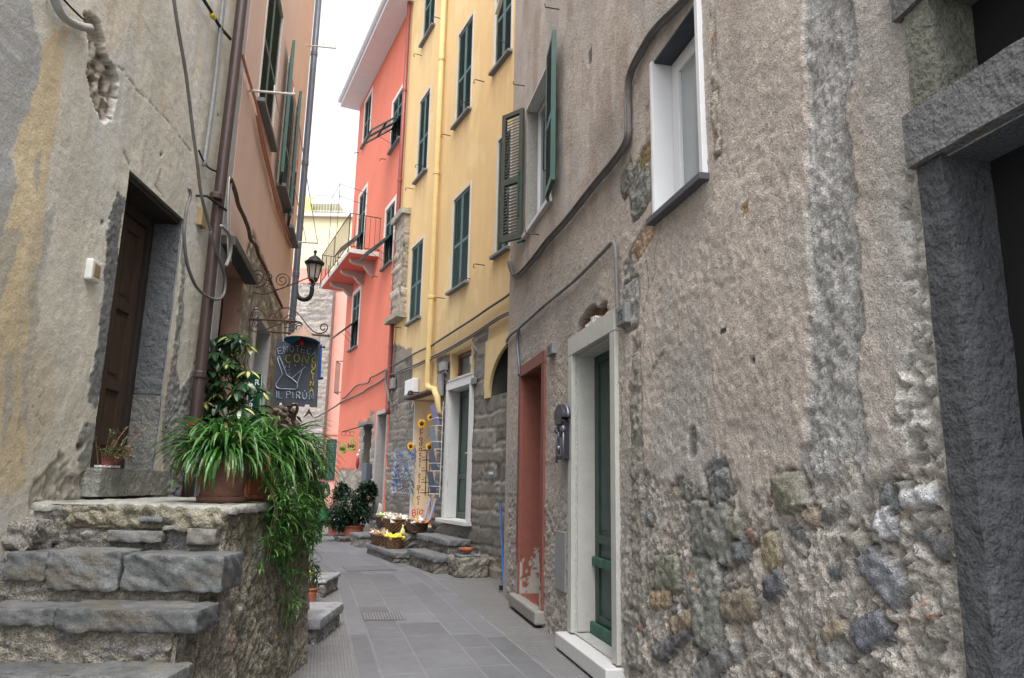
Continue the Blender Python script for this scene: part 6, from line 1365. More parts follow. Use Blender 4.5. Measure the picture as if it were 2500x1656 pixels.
# ================================================================== hanging signs on wrought iron
YS = 8.75
SP = lambda u, v, dy=0: at(u, v, YS+dy)
def spiral(m, c, r0, turns, a0, sgn, r=.007, end=None, N=26):
    P = [SP(*c)+Vector((math.cos(a0+sgn*2*math.pi*turns*i/N), 0, math.sin(a0+sgn*2*math.pi*turns*i/N)))*(r0*(1-.82*i/N)) for i in range(N+1)]
    if end: P = [SP(*e_) for e_ in end]+P
    m.tube(P, r, 6)
def curve(m, pts, r=.008): m.tube(smooth_path([SP(*p) for p in pts], 6), r, 6)
g1 = lambda x, y: (590+x/5.225, 580+y/5.225)
br1 = empty('sign_bracket', SP(612, 716), 'upper wrought iron scroll bracket stretching towards the street lantern', 'bracket')
m = MB(); curve(m, [g1(120, 680), g1(200, 715), g1(330, 715), g1(480, 660), g1(640, 600), g1(740, 560), g1(840, 520), g1(900, 530), g1(930, 565), g1(915, 600), g1(880, 600), g1(865, 575)]); m.build('bar', M_rust, br1)
m = MB(); spiral(m, g1(515, 545), .105, 2, -1.3, 1, end=[g1(300, 600), g1(400, 665), g1(480, 660)]); m.build('scroll', M_rust, br1)
m = MB(); spiral(m, g1(205, 540), .125, 2, 1.7, -1, end=[g1(110, 450)]); m.build('scroll', M_rust, br1)
m = MB(); spiral(m, g1(340, 500), .07, 1.8, 1.5, 1, end=[g1(420, 640), g1(310, 580)]); m.build('scroll', M_rust, br1)
br2 = empty('sign_bracket', SP(608, 780), 'lower wrought iron bracket with scrolls carrying the slate-grey sign', 'bracket')
m = MB(); m.tube([SP(*g1(90, 1045)), SP(*g1(400, 1052)), SP(*g1(690, 1070))], .013, 8); m.build('bar', M_rust, br2)
m = MB(); m.tube([SP(*g1(340, 1200)), SP(*g1(1105, 1255))], .014, 8); m.lathe(SP(*g1(1105, 1255)), [(0, -.02), (.022, -.01), (.022, .01), (0, .02)], 10); m.build('hanging_rod', M_rust, br2)
m = MB(); curve(m, [g1(110, 1060), g1(130, 960), g1(190, 915), g1(260, 940), g1(350, 1030), g1(400, 1050)]); curve(m, [g1(400, 1050), g1(440, 960), g1(520, 905), g1(620, 905), g1(720, 970), g1(830, 1110), g1(920, 1200), g1(1000, 1225), g1(1060, 1205), g1(1098, 1150), g1(1070, 1105), g1(1020, 1115), g1(1005, 1160), g1(1040, 1185), g1(1060, 1160)]); m.build('scroll', M_rust, br2)
m = MB(); curve(m, [g1(100, 1060), g1(110, 1150), g1(170, 1200), g1(300, 1175), g1(450, 1115), g1(600, 1080)]); m.build('scroll', M_rust, br2)
for c_, r_0, a0, sg in ((g1(180, 1000), .055, 0, 1), (g1(405, 1005), .075, 2, -1), (g1(600, 1060), .10, 3, 1), (g1(180, 1095), .055, 0, -1), (g1(660, 1135), .06, 1, 1), (g1(735, 1150), .06, 2.5, -1)):
    m = MB(); spiral(m, c_, r_0, 1.8, a0, sg); m.build('scroll', M_rust, br2)
# enamel lamp shade
lp = empty('shade_lamp', SP(737, 790), 'conical enamel lamp, pale outside and blue inside, over the slate-grey sign', 'lamp')
m = MB(); curve(m, [g1(690, 1070), g1(750, 1085), g1(775, 1130), g1(770, 1200)], .012); m.build('arm', M_rust, lp)
pc = SP(*g1(768, 1310), -.12); R0 = .21
m = MB(); prof = [(R0, -.015), (R0*.5, .085), (.03, .165), (.018, .19), (0, .19)]; m.lathe(pc, prof, 28); 
tilt = Matrix.Rotation(-.13, 3, 'X')
m = MB(); m.lathe(pc, prof, 28, tilt); m.v = m.v; m.f = [f for f in m.f if len(f) == 4]; m.m = [0]*len(m.f); m.build('shade', mat('pale_enamel', (.33, .21, .165), .4), lp, True)
m = MB(); m.lathe(pc+Vector((0, 0, -.006)), [(R0*.995, -.015), (R0*.49, .078), (.028, .155)], 28, tilt); m.f = [f for f in m.f if len(f) == 4]; m.m = [0]*len(m.f); m.build('lining', mat('blue_enamel', (.04, .16, .26), .35), lp, True)
m = MB(); m.lathe(pc+Vector((0, 0, -.03)), [(0, -.05), (.03, -.035), (.034, 0), (.02, .05), (.015, .09)], 14); m.build('bulb', mat('red_bulb', (.35, .02, .03), .3), lp, True)
# the slate-grey sign
sg = empty('hanging_sign', SP(725, 985), 'dark slate-grey sign lettered Enoteca con Cucina Il Pirun with a wine flask outline', 'sign')
g3 = lambda x, y: (580+x/5.225, 820+y/5.225)
out = [(498, 35), (1045, 72), (1004, 912), (918, 908), (918, 874), (848, 872), (843, 905), (765, 898), (765, 855), (690, 852), (685, 890), (600, 893), (600, 852), (522, 852), (522, 888), (445, 888)]
f_ = [SP(*g3(*p), .0) for p in out]; b_ = [p+Vector((0, .035, 0)) for p in f_]
m = MB(); m.prism(b_, f_); m.build('board', mat('slate_grey_board', (.050, .060, .075), .6, 0, (('n', 30, .3, .004),), ((8, .2),)), sg)
M_ss = mat('pale_steel_rod', (.36, .42, .50), .4, .3); M_ys = mat('yellow_rod', (.50, .44, .03), .5)
def strokes(ch):
    return {'E': [[(1, 1), (0, 1), (0, 0), (1, 0)], [(0, .5), (.8, .5)]], 'N': [[(0, 0), (0, 1), (1, 0), (1, 1)]], 'O': [[(.5+.5*math.cos(a), .5+.5*math.sin(a)) for a in [2*math.pi*i/16 for i in range(17)]]],
            'T': [[(0, 1), (1, 1)], [(.5, 1), (.5, 0)]], 'C': [[(.5+.5*math.cos(a), .5+.5*math.sin(a)) for a in [.8+(2*math.pi-1.6)*i/14 for i in range(15)]]], 'A': [[(0, 0), (.5, 1), (1, 0)], [(.2, .38), (.8, .38)]],
            'U': [[(0, 1), (0, .35), (.15, .08), (.5, 0), (.85, .08), (1, .35), (1, 1)]], 'I': [[(.5, 0), (.5, 1)]], 'L': [[(0, 1), (0, 0), (.9, 0)]], 'P': [[(0, 0), (0, 1), (.7, 1), (1, .8), (.9, .55), (0, .5)]],
            'R': [[(0, 0), (0, 1), (.7, 1), (1, .8), (.9, .55), (0, .5)], [(.35, .5), (1, 0)]], "'": [[(.2, 0), (.7, 1)]]}[ch]
def rodtext(ch, cx, cy, w, h, mt, rot=0, r=.0052):
    m = MB(); c_, s_ = math.cos(rot), math.sin(rot)
    for st in strokes(ch):
        P = []
        for x, y in st:
            X, Y_ = (x-.5)*w, (y-.5)*h; P.append(SP(*g3(cx+X*c_-Y_*s_*-1*0-Y_*0+Y_*s_*0+(-0), cy-Y_) if rot == 0 else g3(cx+X*c_-(-Y_)*s_, cy+X*s_+(-Y_)*c_), -.012))
        m.tube(P, r, 6)
    m.build('letter', mt, sg)
for ch, x, y, rt in zip('ENOTECA', (540, 612, 690, 765, 840, 915, 980), (192, 172, 168, 165, 178, 198, 228), (-.32, -.2, -.1, 0, .12, .24, .36)): rodtext(ch, x, y, 50, 76, M_ss, rt)
for ch, x, y, rt in zip('CON', (650, 755, 865), (295, 285, 298), (-.08, 0, .2)): rodtext(ch, x, y, 70, 96, M_ys, rt)
for ch, x, y in zip('CUCINA', (972, 970, 964, 960, 948, 943), (312, 385, 458, 530, 608, 690)): rodtext(ch, x, y, 42, 60, M_ys)
for ch, x, y in zip('ILPIRUN', (500, 550, 650, 705, 775, 855, 940), (748, 752, 752, 755, 760, 765, 770)): rodtext(ch, x, y, 48, 86, M_ss)
rodtext("'", 857, 703, 20, 22, M_ss)
m = MB(); fl = [(505, 292), (520, 262), (536, 262), (548, 290), (505, 292)]
def gl(P, r=.006): m.tube([SP(*g3(*p), -.012) for p in P], r, 6)
gl(fl); gl([(508, 292), (572, 488), (492, 615), (492, 645), (510, 668), (540, 675), (735, 685), (755, 672), (766, 640), (762, 605), (690, 545), (628, 500), (545, 288)]); gl([(692, 543), (870, 392)]); gl([(762, 602), (826, 432)])
m.build('flask_outline', M_ss, sg)
m = MB()
for x, ys in ((658, (370, 400, 440, 485)), (735, (378,)), (605, (390, 405)), (825, (370,))):
    for y in ys: gl([(x, y-10), (x+3, y+10)], .004)
m.build('drops', M_ss, sg)
m = MB(); m.tube([SP(*g1(525, 1100)), SP(*g1(528, 1330))], .012, 6); m.tube([SP(*g1(1000, 1255)), SP(*g1(985, 1330))], .008, 6); m.build('hanger', M_grey, sg)
# blue edge-on panel behind it
m = MB(); f_ = [at(781, 841, 9.6), at(787, 842, 9.6), at(783, 929, 9.6), at(777, 928, 9.6)]; m.prism([p+ray(782, 880).normalized()*.45 for p in f_], f_)
bs_ = empty('blue_sign', at(780, 930, 9.6), 'blue panel seen edge-on behind the slate-grey sign', 'sign'); m.build('panel', mat('blue_enamel_panel', (.02, .07, .27), .4), bs_)
for v in (848, 924): m = MB(); q = at(791 if v < 900 else 786, v, 9.6); m.lathe(q, [(0, -.02), (.02, -.01), (.02, .01), (0, .02)], 10); m.tube([q, q-Vector((.06, 0, 0))], .006, 5); m.build('knob', M_iron, bs_, True)
# dark iron fish figure hanging under the slate sign
fg = empty('iron_figure', at(722, 1000, 9.3), 'rusty iron bird figure with spread wings under the slate-grey sign', 'ornament'); FP = lambda x, y: at(580+x/5.225, 820+y/5.225, 9.3)
m = MB(); m.tube(smooth_path([FP(735, 870), FP(760, 900), FP(755, 960), FP(720, 1020), FP(700, 1080), FP(735, 1160)], 4), .02, 7); m.build('body', M_rust, fg)
for P in ([(690, 870), (740, 865), (755, 880), (700, 905), (660, 945), (625, 905)], [(760, 1020), (800, 1050), (822, 1115), (780, 1075), (755, 1050)], [(750, 980), (700, 1030), (640, 1060), (690, 1010)]): m = MB(); f_ = [FP(*p) for p in P]; m.prism([q+Vector((0, .02, 0)) for q in f_], f_); m.build('wing', M_rust, fg)
fg = empty('iron_figure', at(755, 1005, 9.9), 'small rusty iron boomerang-shaped figure right of the bird figure', 'ornament'); FP = lambda x, y: at(580+x/5.225, 820+y/5.225, 9.9)
m = MB(); f_ = [FP(*p) for p in ((910, 925), (935, 985), (968, 1050), (930, 1010), (905, 990), (870, 1020), (835, 1045), (880, 985))]; m.prism([q+Vector((0, .02, 0)) for q in f_], f_); m.build('body', M_rust, fg)
# green bar sign
gs = empty('bar_sign', at(625, 1050, 8.0), 'narrow dark green sign with white letters, half hidden by the variegated plant', 'sign'); YG = 8.15
f_ = [at(608, 914, YG), at(640, 913, YG), at(630, 1075, YG), at(598, 1075, YG)]; m = MB(); m.prism([p+Vector((0, .03, 0)) for p in f_], f_); m.build('board', mat('dark_green_enamel', (.004, .045, .03), .4), gs)
m = MB(); m.tube([p+Vector((0, -.004, 0)) for p in f_+[f_[0]]], .006, 5); m.build('pale_border', mat('pale_green_border', (.35, .60, .50), .5), gs)
M_wl = mat('white_lettering', (.62, .72, .68), .5)
for ch, u, v, sz in (('B', 612, 940, .09), ('R', 627, 940, .09), ('R', 611, 1000, .11), ('I', 611, 1022, .11), ('S', 609, 1044, .11), ('T', 607, 1064, .11)):
    p = at(u, v, YG-.006); text_mesh('letter', ch, sz, M_wl, gs, p, (1, 0, 0), (.0, 0, 1), .002, bevel=.002)
m = MB(); m.tube(smooth_path([at(613, 960, YG-.01), at(618, 966, YG-.01), at(611, 970, YG-.01), at(617, 976, YG-.01), at(611, 980, YG-.01)], 4), .005, 5); m.build('flourish', M_wl, gs)
# ================================================================== plants
M_sp = leafmat('spider_leaf', (.022, .085, .014), (.065, .20, .035), (.30, .34, .14), .38)
M_dry = leafmat('dry_leaf', (.16, .10, .03), (.34, .27, .09), None, .7)
M_spd = leafmat('trailing_leaf', (.022, .08, .014), (.075, .21, .04), (.24, .34, .12), .4)
M_sch = leafmat('glossy_leaf', (.008, .035, .014), (.03, .085, .03), (.07, .15, .05), .22)
M_var = leafmat('cream_leaf_heart', (.40, .42, .10), (.62, .60, .22), None, .35)
M_cam = leafmat('camellia_leaf', (.008, .028, .014), (.028, .065, .032), (.12, .17, .10), .25)
M_red = leafmat('succulent_leaf', (.06, .12, .04), (.12, .18, .07), (.28, .12, .10), .5)
M_stem = mat('stem', (.10, .10, .04), .7, 0, (), ((20, .3),)); M_soil = mat('soil', (.03, .02, .015), .95)
def arch_leaf(m, p, az, L, wd, el, droop, n=8, fold=.35, rng=random):
    d = Vector((math.cos(az), math.sin(az), 0)); q = Vector(p); a = el; side = Vector((-d.y, d.x, 0)); tw = rng.uniform(-.3, .3); vs = []; st = L/n
    for i in range(n+1):
        t = i/n; w_ = wd*(.45+1.2*t)*(1-t)**.6 if t < .5 else wd*1.05*(1-((t-.5)/.5)**2.2)*.72
        w_ = wd*min(1, .4+2.2*t)*max(0.02, (1-t**3.2)); up = (Vector((0, 0, 1))*math.cos(a)-d*math.sin(a))
        s_ = (side*math.cos(tw*t)+up*math.sin(tw*t)); vs += [q-s_*w_*.5+up*w_*fold*.5, Vector(q), q+s_*w_*.5+up*w_*fold*.5]
        q = q+(d*math.cos(a)+Vector((0, 0, 1))*math.sin(a))*st; a -= droop/n*(.5+1.1*t)
    m.add(vs, [(3*i+k, 3*i+k+1, 3*i+k+4, 3*i+k+3) for i in range(n) for k in (0, 1)]); return q
def leaf_oval(m, p, d, up, L, W_, bend=.15, n=4):
    d = Vector(d).normalized(); s_ = d.cross(Vector(up)); 
    if s_.length < .01: s_ = d.orthogonal()
    s_.normalize(); u_ = s_.cross(d); vs = []; 
    for i in range(n+1):
        t = i/n; w_ = W_*math.sin(math.pi*min(.97, .06+t*.92))**.8; c = Vector(p)+d*L*t-u_*bend*L*t*t
        vs += [c-s_*w_*.5+u_*w_*.15, c, c+s_*w_*.5+u_*w_*.15]
    m.add(vs, [(3*i+k, 3*i+k+1, 3*i+k+4, 3*i+k+3) for i in range(n) for k in (0, 1)])
def pot_thing(name, pos, r, h, mt, label, cat='potted plant', saucer=True, group=None):
    e = empty(name, pos, label, cat, group); m = MB(); z0 = .03 if saucer else 0
    m.lathe(Vector(pos)+Vector((0, 0, z0)), [(r*.80, 0), (r*.84, h*.04), (r*.85, h*.10), (r*.81, h*.13), (r*.84, h*.3), (r*.92, h*.62), (r*.95, h*.78), (r*.91, h*.81), (r*.95, h*.84), (r*1.06, h*.87), (r*1.07, h*.97), (r*1.0, h), (r*.9, h*.98), (r*.86, h*.86), (0, h*.86)], 28)
    m.build('pot', mt, e, True)
    if saucer: m = MB(); m.lathe(Vector(pos), [(r*.82, 0), (r*.92, .01), (r*.95, .04), (r*.88, .045), (r*.86, .03), (0, .03)], 28); m.build('saucer', mt, e, True)
    return e
rg = random.Random(12)
# the two spider plants on the landing
p1 = at(540, 1225, 4.82); p1.z = 1.245; p1 = Vector((p1.x, 4.82, 1.245))
def spider(pos, r, h, n, Lr, label, mt, azc=None, spread=math.pi, arms=0, seed=1, az_bias=.6, trail=()):
    rg = random.Random(seed); e = pot_thing('spider_plant', pos, r, h, mt, label)
    m = MB(); top = Vector(pos)+Vector((0, 0, h+.02))
    for i in range(n):
        az = rg.uniform(-math.pi, math.pi) if (azc is None or rg.random() > az_bias) else azc+rg.gauss(0, spread)
        rad = rg.uniform(0, r*.8); b = top+Vector((math.cos(az)*rad, math.sin(az)*rad, rg.uniform(-.02, .03)))
        arch_leaf(m, b, az+rg.gauss(0, .3), rg.uniform(*Lr), rg.uniform(.018, .034), rg.uniform(.2, 1.35), rg.uniform(1.7, 3.2), 8, rng=rg)
    mb_ = MB()
    for i in range(n//9):
        az = rg.uniform(-math.pi, math.pi); arch_leaf(mb_, top+Vector((math.cos(az)*r*.8, math.sin(az)*r*.8, 0)), az, rg.uniform(.2, .4), rg.uniform(.01, .02), rg.uniform(-.2, .7), rg.uniform(1.8, 3.2), 7, rng=rg)
    mb_.build('withered_leaves', M_dry, e); m.build('foliage', M_sp, e, False)
    ms = MB(); ml = MB()
    for (P, k) in trail:
        C_ = smooth_path([Vector(q) for q in P], 5); ms.tube(C_, .0028, 4)
        for i in range(k):
            q = C_[int((.25+.75*rg.random()**.7)*(len(C_)-1))]+Vector((rg.gauss(0, .03), rg.gauss(0, .04), rg.gauss(0, .02)))
            for j in range(rg.randint(5, 9)):
                az = rg.uniform(0, 6.28); arch_leaf(ml, q, az, rg.uniform(.06, .15), rg.uniform(.010, .017), rg.uniform(-.3, 1.2), rg.uniform(1.2, 2.4), 4, rng=rg)
    if ms.v: ms.build('runners', M_stem, e); ml.build('plantlets', M_spd, e)
    return e
def trailpath(u0, v0, Y0, u1, v1, Y1, dxs=.06):
    a, b = at(u0, v0, Y0), at(u1, v1, Y1); return [a, a.lerp(b, .2)+Vector((dxs, 0, .10)), a.lerp(b, .5)+Vector((dxs, 0, .03)), b]
def tr(y, z1, xo=.05, y1=None, x0=-1.72):
    """a runner from the pot over the edge of the stair wall, hanging down the street face"""
    y1 = y1 if y1 is not None else y; X = lambda yy: SX(yy)+xo
    return [Vector((x0, y, 1.50)), Vector((SX(y)-.02, y, 1.42)), Vector((X(y1)+.03, y1, 1.25)), Vector((X(y1)+.02, y1, (1.25+z1)/2)), Vector((X(y1), y1, z1))]
t1 = [([p1+Vector((0, 0, .27)), p1+Vector((-.16, -.10, .30)), p1+Vector((-.24, -.14, .12))], 3), ([p1+Vector((0, 0, .27)), p1+Vector((-.03, -.2, .30)), p1+Vector((-.05, -.26, .10))], 3), ([p1+Vector((-.05, 0, .27)), p1+Vector((-.25, .0, .32)), p1+Vector((-.34, .02, .14))], 4),
      ([p1+Vector((0, 0, .27)), p1+Vector((.05, -.18, .3)), p1+Vector((.02, -.24, .16))], 2)]
t1 += [(tr(4.85+.03*i, .95-.06*i, x0=-1.8), 5) for i in range(3)]
spider(p1, .165, .27, 320, (.26, .52), 'spider plant in the old terracotta pot at the corner of the landing', M_terrao, None, 1, trail=t1, seed=3)
p2 = Vector((-1.90, 5.62, 1.245)); t2 = []
for i in range(34): y = rg.uniform(5.0, 5.92); t2.append((tr(y, rg.uniform(.72, 1.12), rg.uniform(.01, .05)), 7))
for y, z in ((5.25, .42), (5.45, .36), (5.6, .5), (5.75, .62), (5.35, .22)): t2.append((tr(y, z, .05), 10))
spider(p2, .20, .25, 480, (.34, .66), 'sprawling spider plant spilling over the far side of the stair wall', M_terra, -.1, .9, seed=5, trail=t2)
# variegated umbrella plant behind the downpipe
def schefflera():
    base = Vector((-2.62, 7.05, 0)); e = pot_thing('umbrella_plant', base, .22, .40, M_terra, 'tall variegated umbrella plant behind the brown downpipe')
    r = random.Random(4); ms = MB(); ml = MB(); mv = MB(); Y0 = 7.0
    tips = []
    for i in range(74):
        v = r.uniform(815, 1060); lim = (478, 596) if v > 900 else (482, 575); 
        if v < 850: lim = (510, 590)
        u = r.uniform(*lim); p = at(u, v, Y0+r.uniform(-.35, .15)); tips.append(p)
    for (u, v) in ((600, 842), (607, 905), (640, 955), (618, 945), (632, 990), (636, 1000), (545, 818), (560, 822), (620, 1030), (500, 870), (497, 890)): tips.append(at(u, v, Y0-.2))
    for k in range(5):
        a = base+Vector((r.uniform(-.08, .08), r.uniform(-.08, .08), .35)); b = at(r.uniform(510, 580), 860+k*25, Y0); ms.tube(smooth_path([a, a.lerp(b, .4)+Vector((.05, 0, 0)), b], 5), .010, 6)
    for p in tips:
        hub = Vector((p.x, p.y, p.z)); q = Vector((base.x+.5*(p.x-base.x), p.y+.1, p.z-.25)); ms.tube([q, hub], .004, 4)
        nl = r.randint(6, 8); L = r.uniform(.10, .15); tilt = Vector((r.uniform(-.3, .4), r.uniform(-.7, -.1), 1)).normalized(); x = tilt.orthogonal().normalized(); y = tilt.cross(x); vari = r.random() < .26
        for j in range(nl):
            a_ = 2*math.pi*j/nl+r.uniform(-.15, .15); d = x*math.cos(a_)+y*math.sin(a_)-tilt*r.uniform(.15, .7); s0_ = hub+d.normalized()*.02
            leaf_oval(ml, s0_, d, tilt, L, L*.50, .2)
            if vari or r.random() < .12: leaf_oval(mv, s0_+tilt*.003+d.normalized()*L*.05, d, tilt, L*.8, L*.26, .2)
    ms.build('stems', M_stem, e); ml.build('leaves', M_sch, e); mv.build('leaf_variegation', M_var, e)
schefflera()
# small red stemmed succulent on the threshold
ps = at(262, 1140, 4.92); ps = WL.p(*WL.uv(255, 1140, .04), .04); e = empty('succulent', ps, 'small red-stemmed succulent in a white tray on the door threshold', 'plant')
ps.z = 1.46
m = MB(); m.wbox(WL, WL.uv(236, 1140)[0], WL.uv(262, 1140)[0], 1.458, 1.475, -.02, .09); m.build('tray', M_white, e, bevel=.004)
ms, ml = MB(), MB(); r = random.Random(8)
for i in range(34):
    b = ps+Vector((r.uniform(-.03, .05), r.uniform(-.05, .08), .01)); t = b+Vector((r.uniform(-.06, .16), r.uniform(-.10, .2), r.uniform(.04, .28))); P = smooth_path([b, b.lerp(t, .5)+Vector((0, 0, .04)), t], 3); ms.tube(P, .0025, 4)
    for q in P[2:]:
        for j in range(4): d = Vector((r.gauss(0, 1), r.gauss(0, 1), r.gauss(.3, .6))); leaf_oval(ml, q, d, (0, 0, 1), r.uniform(.015, .03), .012, .1, 3)
ms.build('stems', mat('red_stem', (.28, .09, .07), .6), e); ml.build('leaves', M_red, e)
m = MB(); ml = MB()
q = WL.p(*WL.uv(400, 1050, .02), .02)
for i in range(16): leaf_oval(ml, q+Vector((r.gauss(0, .02), r.gauss(0, .03), r.gauss(0, .02))), (r.gauss(.5, .5), r.gauss(0, .5), r.gauss(.5, .5)), (0, 0, 1), .04, .014)
tag(ml.build('wall_weed', M_spd, None, loc=q), 'tiny green weed growing from the stone door jamb', 'weed')
# camellia bush and the pots further down the street
def bush(name, base, r_, h_, potr, poth, n, lm, label, mt, crown, ls=(.05, .08), seed=1, flowers=0, potmat=None, fm=None):
    e = pot_thing(name, base, potr, poth, potmat or M_terra, label, saucer=False); rr = random.Random(seed); ml, ms = MB(), MB()
    for k in range(9):
        c, rad, hh = crown[k % len(crown)]; t = Vector(c)+Vector((rr.gauss(0, rad*.4), rr.gauss(0, rad*.4), rr.gauss(0, hh*.3))); ms.tube(smooth_path([base+Vector((0, 0, poth*.8)), base.lerp(t, .5)+Vector((rr.gauss(0, .03), 0, 0)), t], 4), .008, 5)
    for c, rad, hh in crown:
        for i in range(n//len(crown)):
            d = Vector((rr.gauss(0, 1), rr.gauss(0, 1), rr.gauss(0, 1))).normalized(); k = rr.uniform(.35, 1.08)**.6*(1+.25*math.sin(5*d.x+3*d.z)); q = Vector(c)+Vector((d.x*rad*k, d.y*rad*k, d.z*hh*k))
            leaf_oval(ml, q, (d.x+rr.gauss(0, .6), d.y+rr.gauss(0, .6), d.z*.5+rr.gauss(0, .5)), (0, 0, 1), rr.uniform(*ls), rr.uniform(*ls)*.45, .2, 3)
    ms.build('stems', M_stem, e); ml.build('leaves', lm, e)
    for i in range(flowers):
        c, rad, hh = crown[i % len(crown)]; q = Vector(c)+Vector((rr.uniform(-.3, .9)*rad, -rad*.9, rr.uniform(-.4, .4)*hh)); m = MB(); m.lathe(q, [(0, -.03), (.03, -.015), (.035, .01), (.02, .025), (0, .02)], 10); m.build('bloom', fm, e, True)
    return e
M_bloom = mat('dark_red_bloom', (.28, .02, .03), .6)
pb = gnd(862, 1322); C_ = lambda u, v, Y, r, h: (at(u, v, Y), r, h)
bush('camellia_bush', pb, 1, 1, .24, .38, 5200, M_cam, 'dark glossy camellia bush with a red bloom, in a wide terracotta pot', None, [C_(855, 1245, pb.y, .38, .34), C_(890, 1205, pb.y+.1, .24, .22), C_(880, 1250, pb.y-.1, .32, .26), C_(840, 1270, pb.y, .28, .22), C_(905, 1195, pb.y+.1, .14, .16)], (.06, .11), 2, 2, fm=M_bloom)
pb = gnd(826, 1311)+Vector((0, .25, 0))
bush('dark_bush', pb, 1, 1, .19, .28, 2600, M_cam, 'darker upright bush in an old brown pot, left of the camellia', None, [C_(828, 1225, pb.y, .24, .42), C_(838, 1200, pb.y, .22, .20), C_(822, 1260, pb.y, .20, .22)], (.06, .10), 3, 0, M_terrao)
pb = gnd(801, 1312)+Vector((0, .6, 0))
bush('potted_fern', pb, 1, 1, .17, .30, 1300, M_spd, 'light green leafy plant in a small bright terracotta pot', None, [C_(798, 1262, pb.y, .34, .16), C_(812, 1268, pb.y, .22, .14), C_(785, 1255, pb.y, .22, .18)], (.08, .14), 4, 0)
pb = Vector((-2.95, 10.6, 0)); bush('street_plant', pb, 1, 1, .16, .30, 900, M_spd, 'bright green plant in a pot against the salmon house, behind the staircase', None, [C_(752, 1230, 10.6, .22, .30), C_(748, 1290, 10.6, .18, .2), C_(764, 1205, 10.6, .15, .22)], (.07, .13), 5, 0)
pb = gnd(752, 1420); pb = Vector((-2.30, 8.75, 0)); e = bush('rose_pot', pb, 1, 1, .10, .18, 120, M_cam, 'small pot with a white rose and a yellow bloom beside the street steps', None, [(pb+Vector((.04, 0, .34)), .08, .14)], (.04, .06), 6, 0)
for (u, v, mt_, nm) in ((755, 1340, M_white, 'white_bloom'), (757, 1398, M_lemon, 'yellow_bloom')): q = at(u, v, 8.72); m = MB(); m.lathe(q, [(0, -.03), (.03, -.02), (.04, 0), (.03, .025), (0, .03)], 12); m.tube([q, Vector((pb.x, pb.y, .2))], .003, 4); m.build(nm, mt_, e, True)
# dried bark lump under the sign
q = at(697, 1035, 9.6)
e = empty('driftwood', q, 'gnarled driftwood lump mounted on the salmon house wall under the sign', 'ornament')
block(q.x-.14, q.x+.12, q.y-.1, q.y+.1, q.z-.22, q.z+.22, 'lump', e, (.30, .25, .20), 3, .06, .07, .018, M_rubble, mot=1.2)
# iron bracket with the two green cages on the pink house
a, z = WP.uv(*z6(720, 820)); ab = empty('cage_bracket', WP.p(a, z, 0), 'thin curled iron bracket carrying the small green cages', 'bracket')
P0, P1 = WP.p(a, z, .02), None
Q1 = at(*z6(470, 888), WP.p(a, z, 0).y+.2); m = MB(); m.tube([P0, Q1], .016, 6)
for x in (485, 520, 555): c_ = at(*z6(x, 903), Q1.y); m.tube([c_+Vector((.06*math.cos(t), 0, .06*math.sin(t))) for t in [i*.5 for i in range(12)]], .006, 5)
m.build('arm', M_rust, ab)
M_lime2 = mat('lime_green_wire', (.16, .45, .05), .6)
for (x0, x1, y0, y1, lab) in ((448, 505, 985, 1068, 'lower-left small lime green wire cage'), (512, 592, 945, 1045, 'larger lime green wire cage hanging higher')):
    Yc = Q1.y; a_, b_ = at(*z6(x0, y1), Yc), at(*z6(x1, y0), Yc); w_ = abs(b_.x-a_.x)/2; c_ = Vector(((a_.x+b_.x)/2, Yc, a_.z)); hh = b_.z-a_.z; e = empty('green_cage', c_, lab, 'cage')
    m = MB(); m.lathe(c_, [(w_, 0), (w_*1.02, .02), (w_, .04), (0, .04)], 12); m.build('base', M_lime2, e)
    m = MB()
    for i in range(10): an = 2*math.pi*i/10; m.tube([c_+Vector((w_*math.cos(an), w_*math.sin(an), .02)), c_+Vector((w_*math.cos(an), w_*math.sin(an), hh*.65)), c_+Vector((w_*.2*math.cos(an), w_*.2*math.sin(an), hh))], .005, 4)
    m.tube([c_+Vector((0, 0, hh)), c_+Vector((0, 0, hh+.22))], .004, 4); m.build('wires', M_lime2, e)
    m = MB(); rr = random.Random(2)
    for i in range(60): leaf_oval(m, c_+Vector((rr.uniform(-w_, w_)*.8, rr.uniform(-.05, .05), .05+rr.uniform(0, hh*.3))), (rr.gauss(0, 1), rr.gauss(0, 1), 1), (0, 0, 1), .07, .03, .2, 3)
    m.build('leaves', M_cam, e)
# red and white cloth doll beside the niche
q = WP.p(*WP.uv(*z6(603, 1150), .08), .08); e = empty('cloth_doll', q, 'small red and white cloth doll hanging beside the dark niche', 'doll')
m = MB(); m.tube(smooth_path([q+Vector((0, 0, -.16)), q+Vector((0, 0, -.06)), q+Vector((0, 0, .06)), q+Vector((.01, 0, .14))], 4), .06, 10, rr=[.02, .03, .035, .04, .045, .05, .05, .045, .04, .04, .035, .03, .02][:13]); m.build('body', mat('red_cloth', (.28, .03, .035), .8), e, True)
m = MB(); m.lathe(q+Vector((0, 0, .20)), [(0, -.05), (.035, -.03), (.04, 0), (.03, .035), (0, .05)], 12); m.tube([q+Vector((.02, 0, .24)), q+Vector((.04, 0, .36))], .02, 8); m.build('head', M_white, e, True)
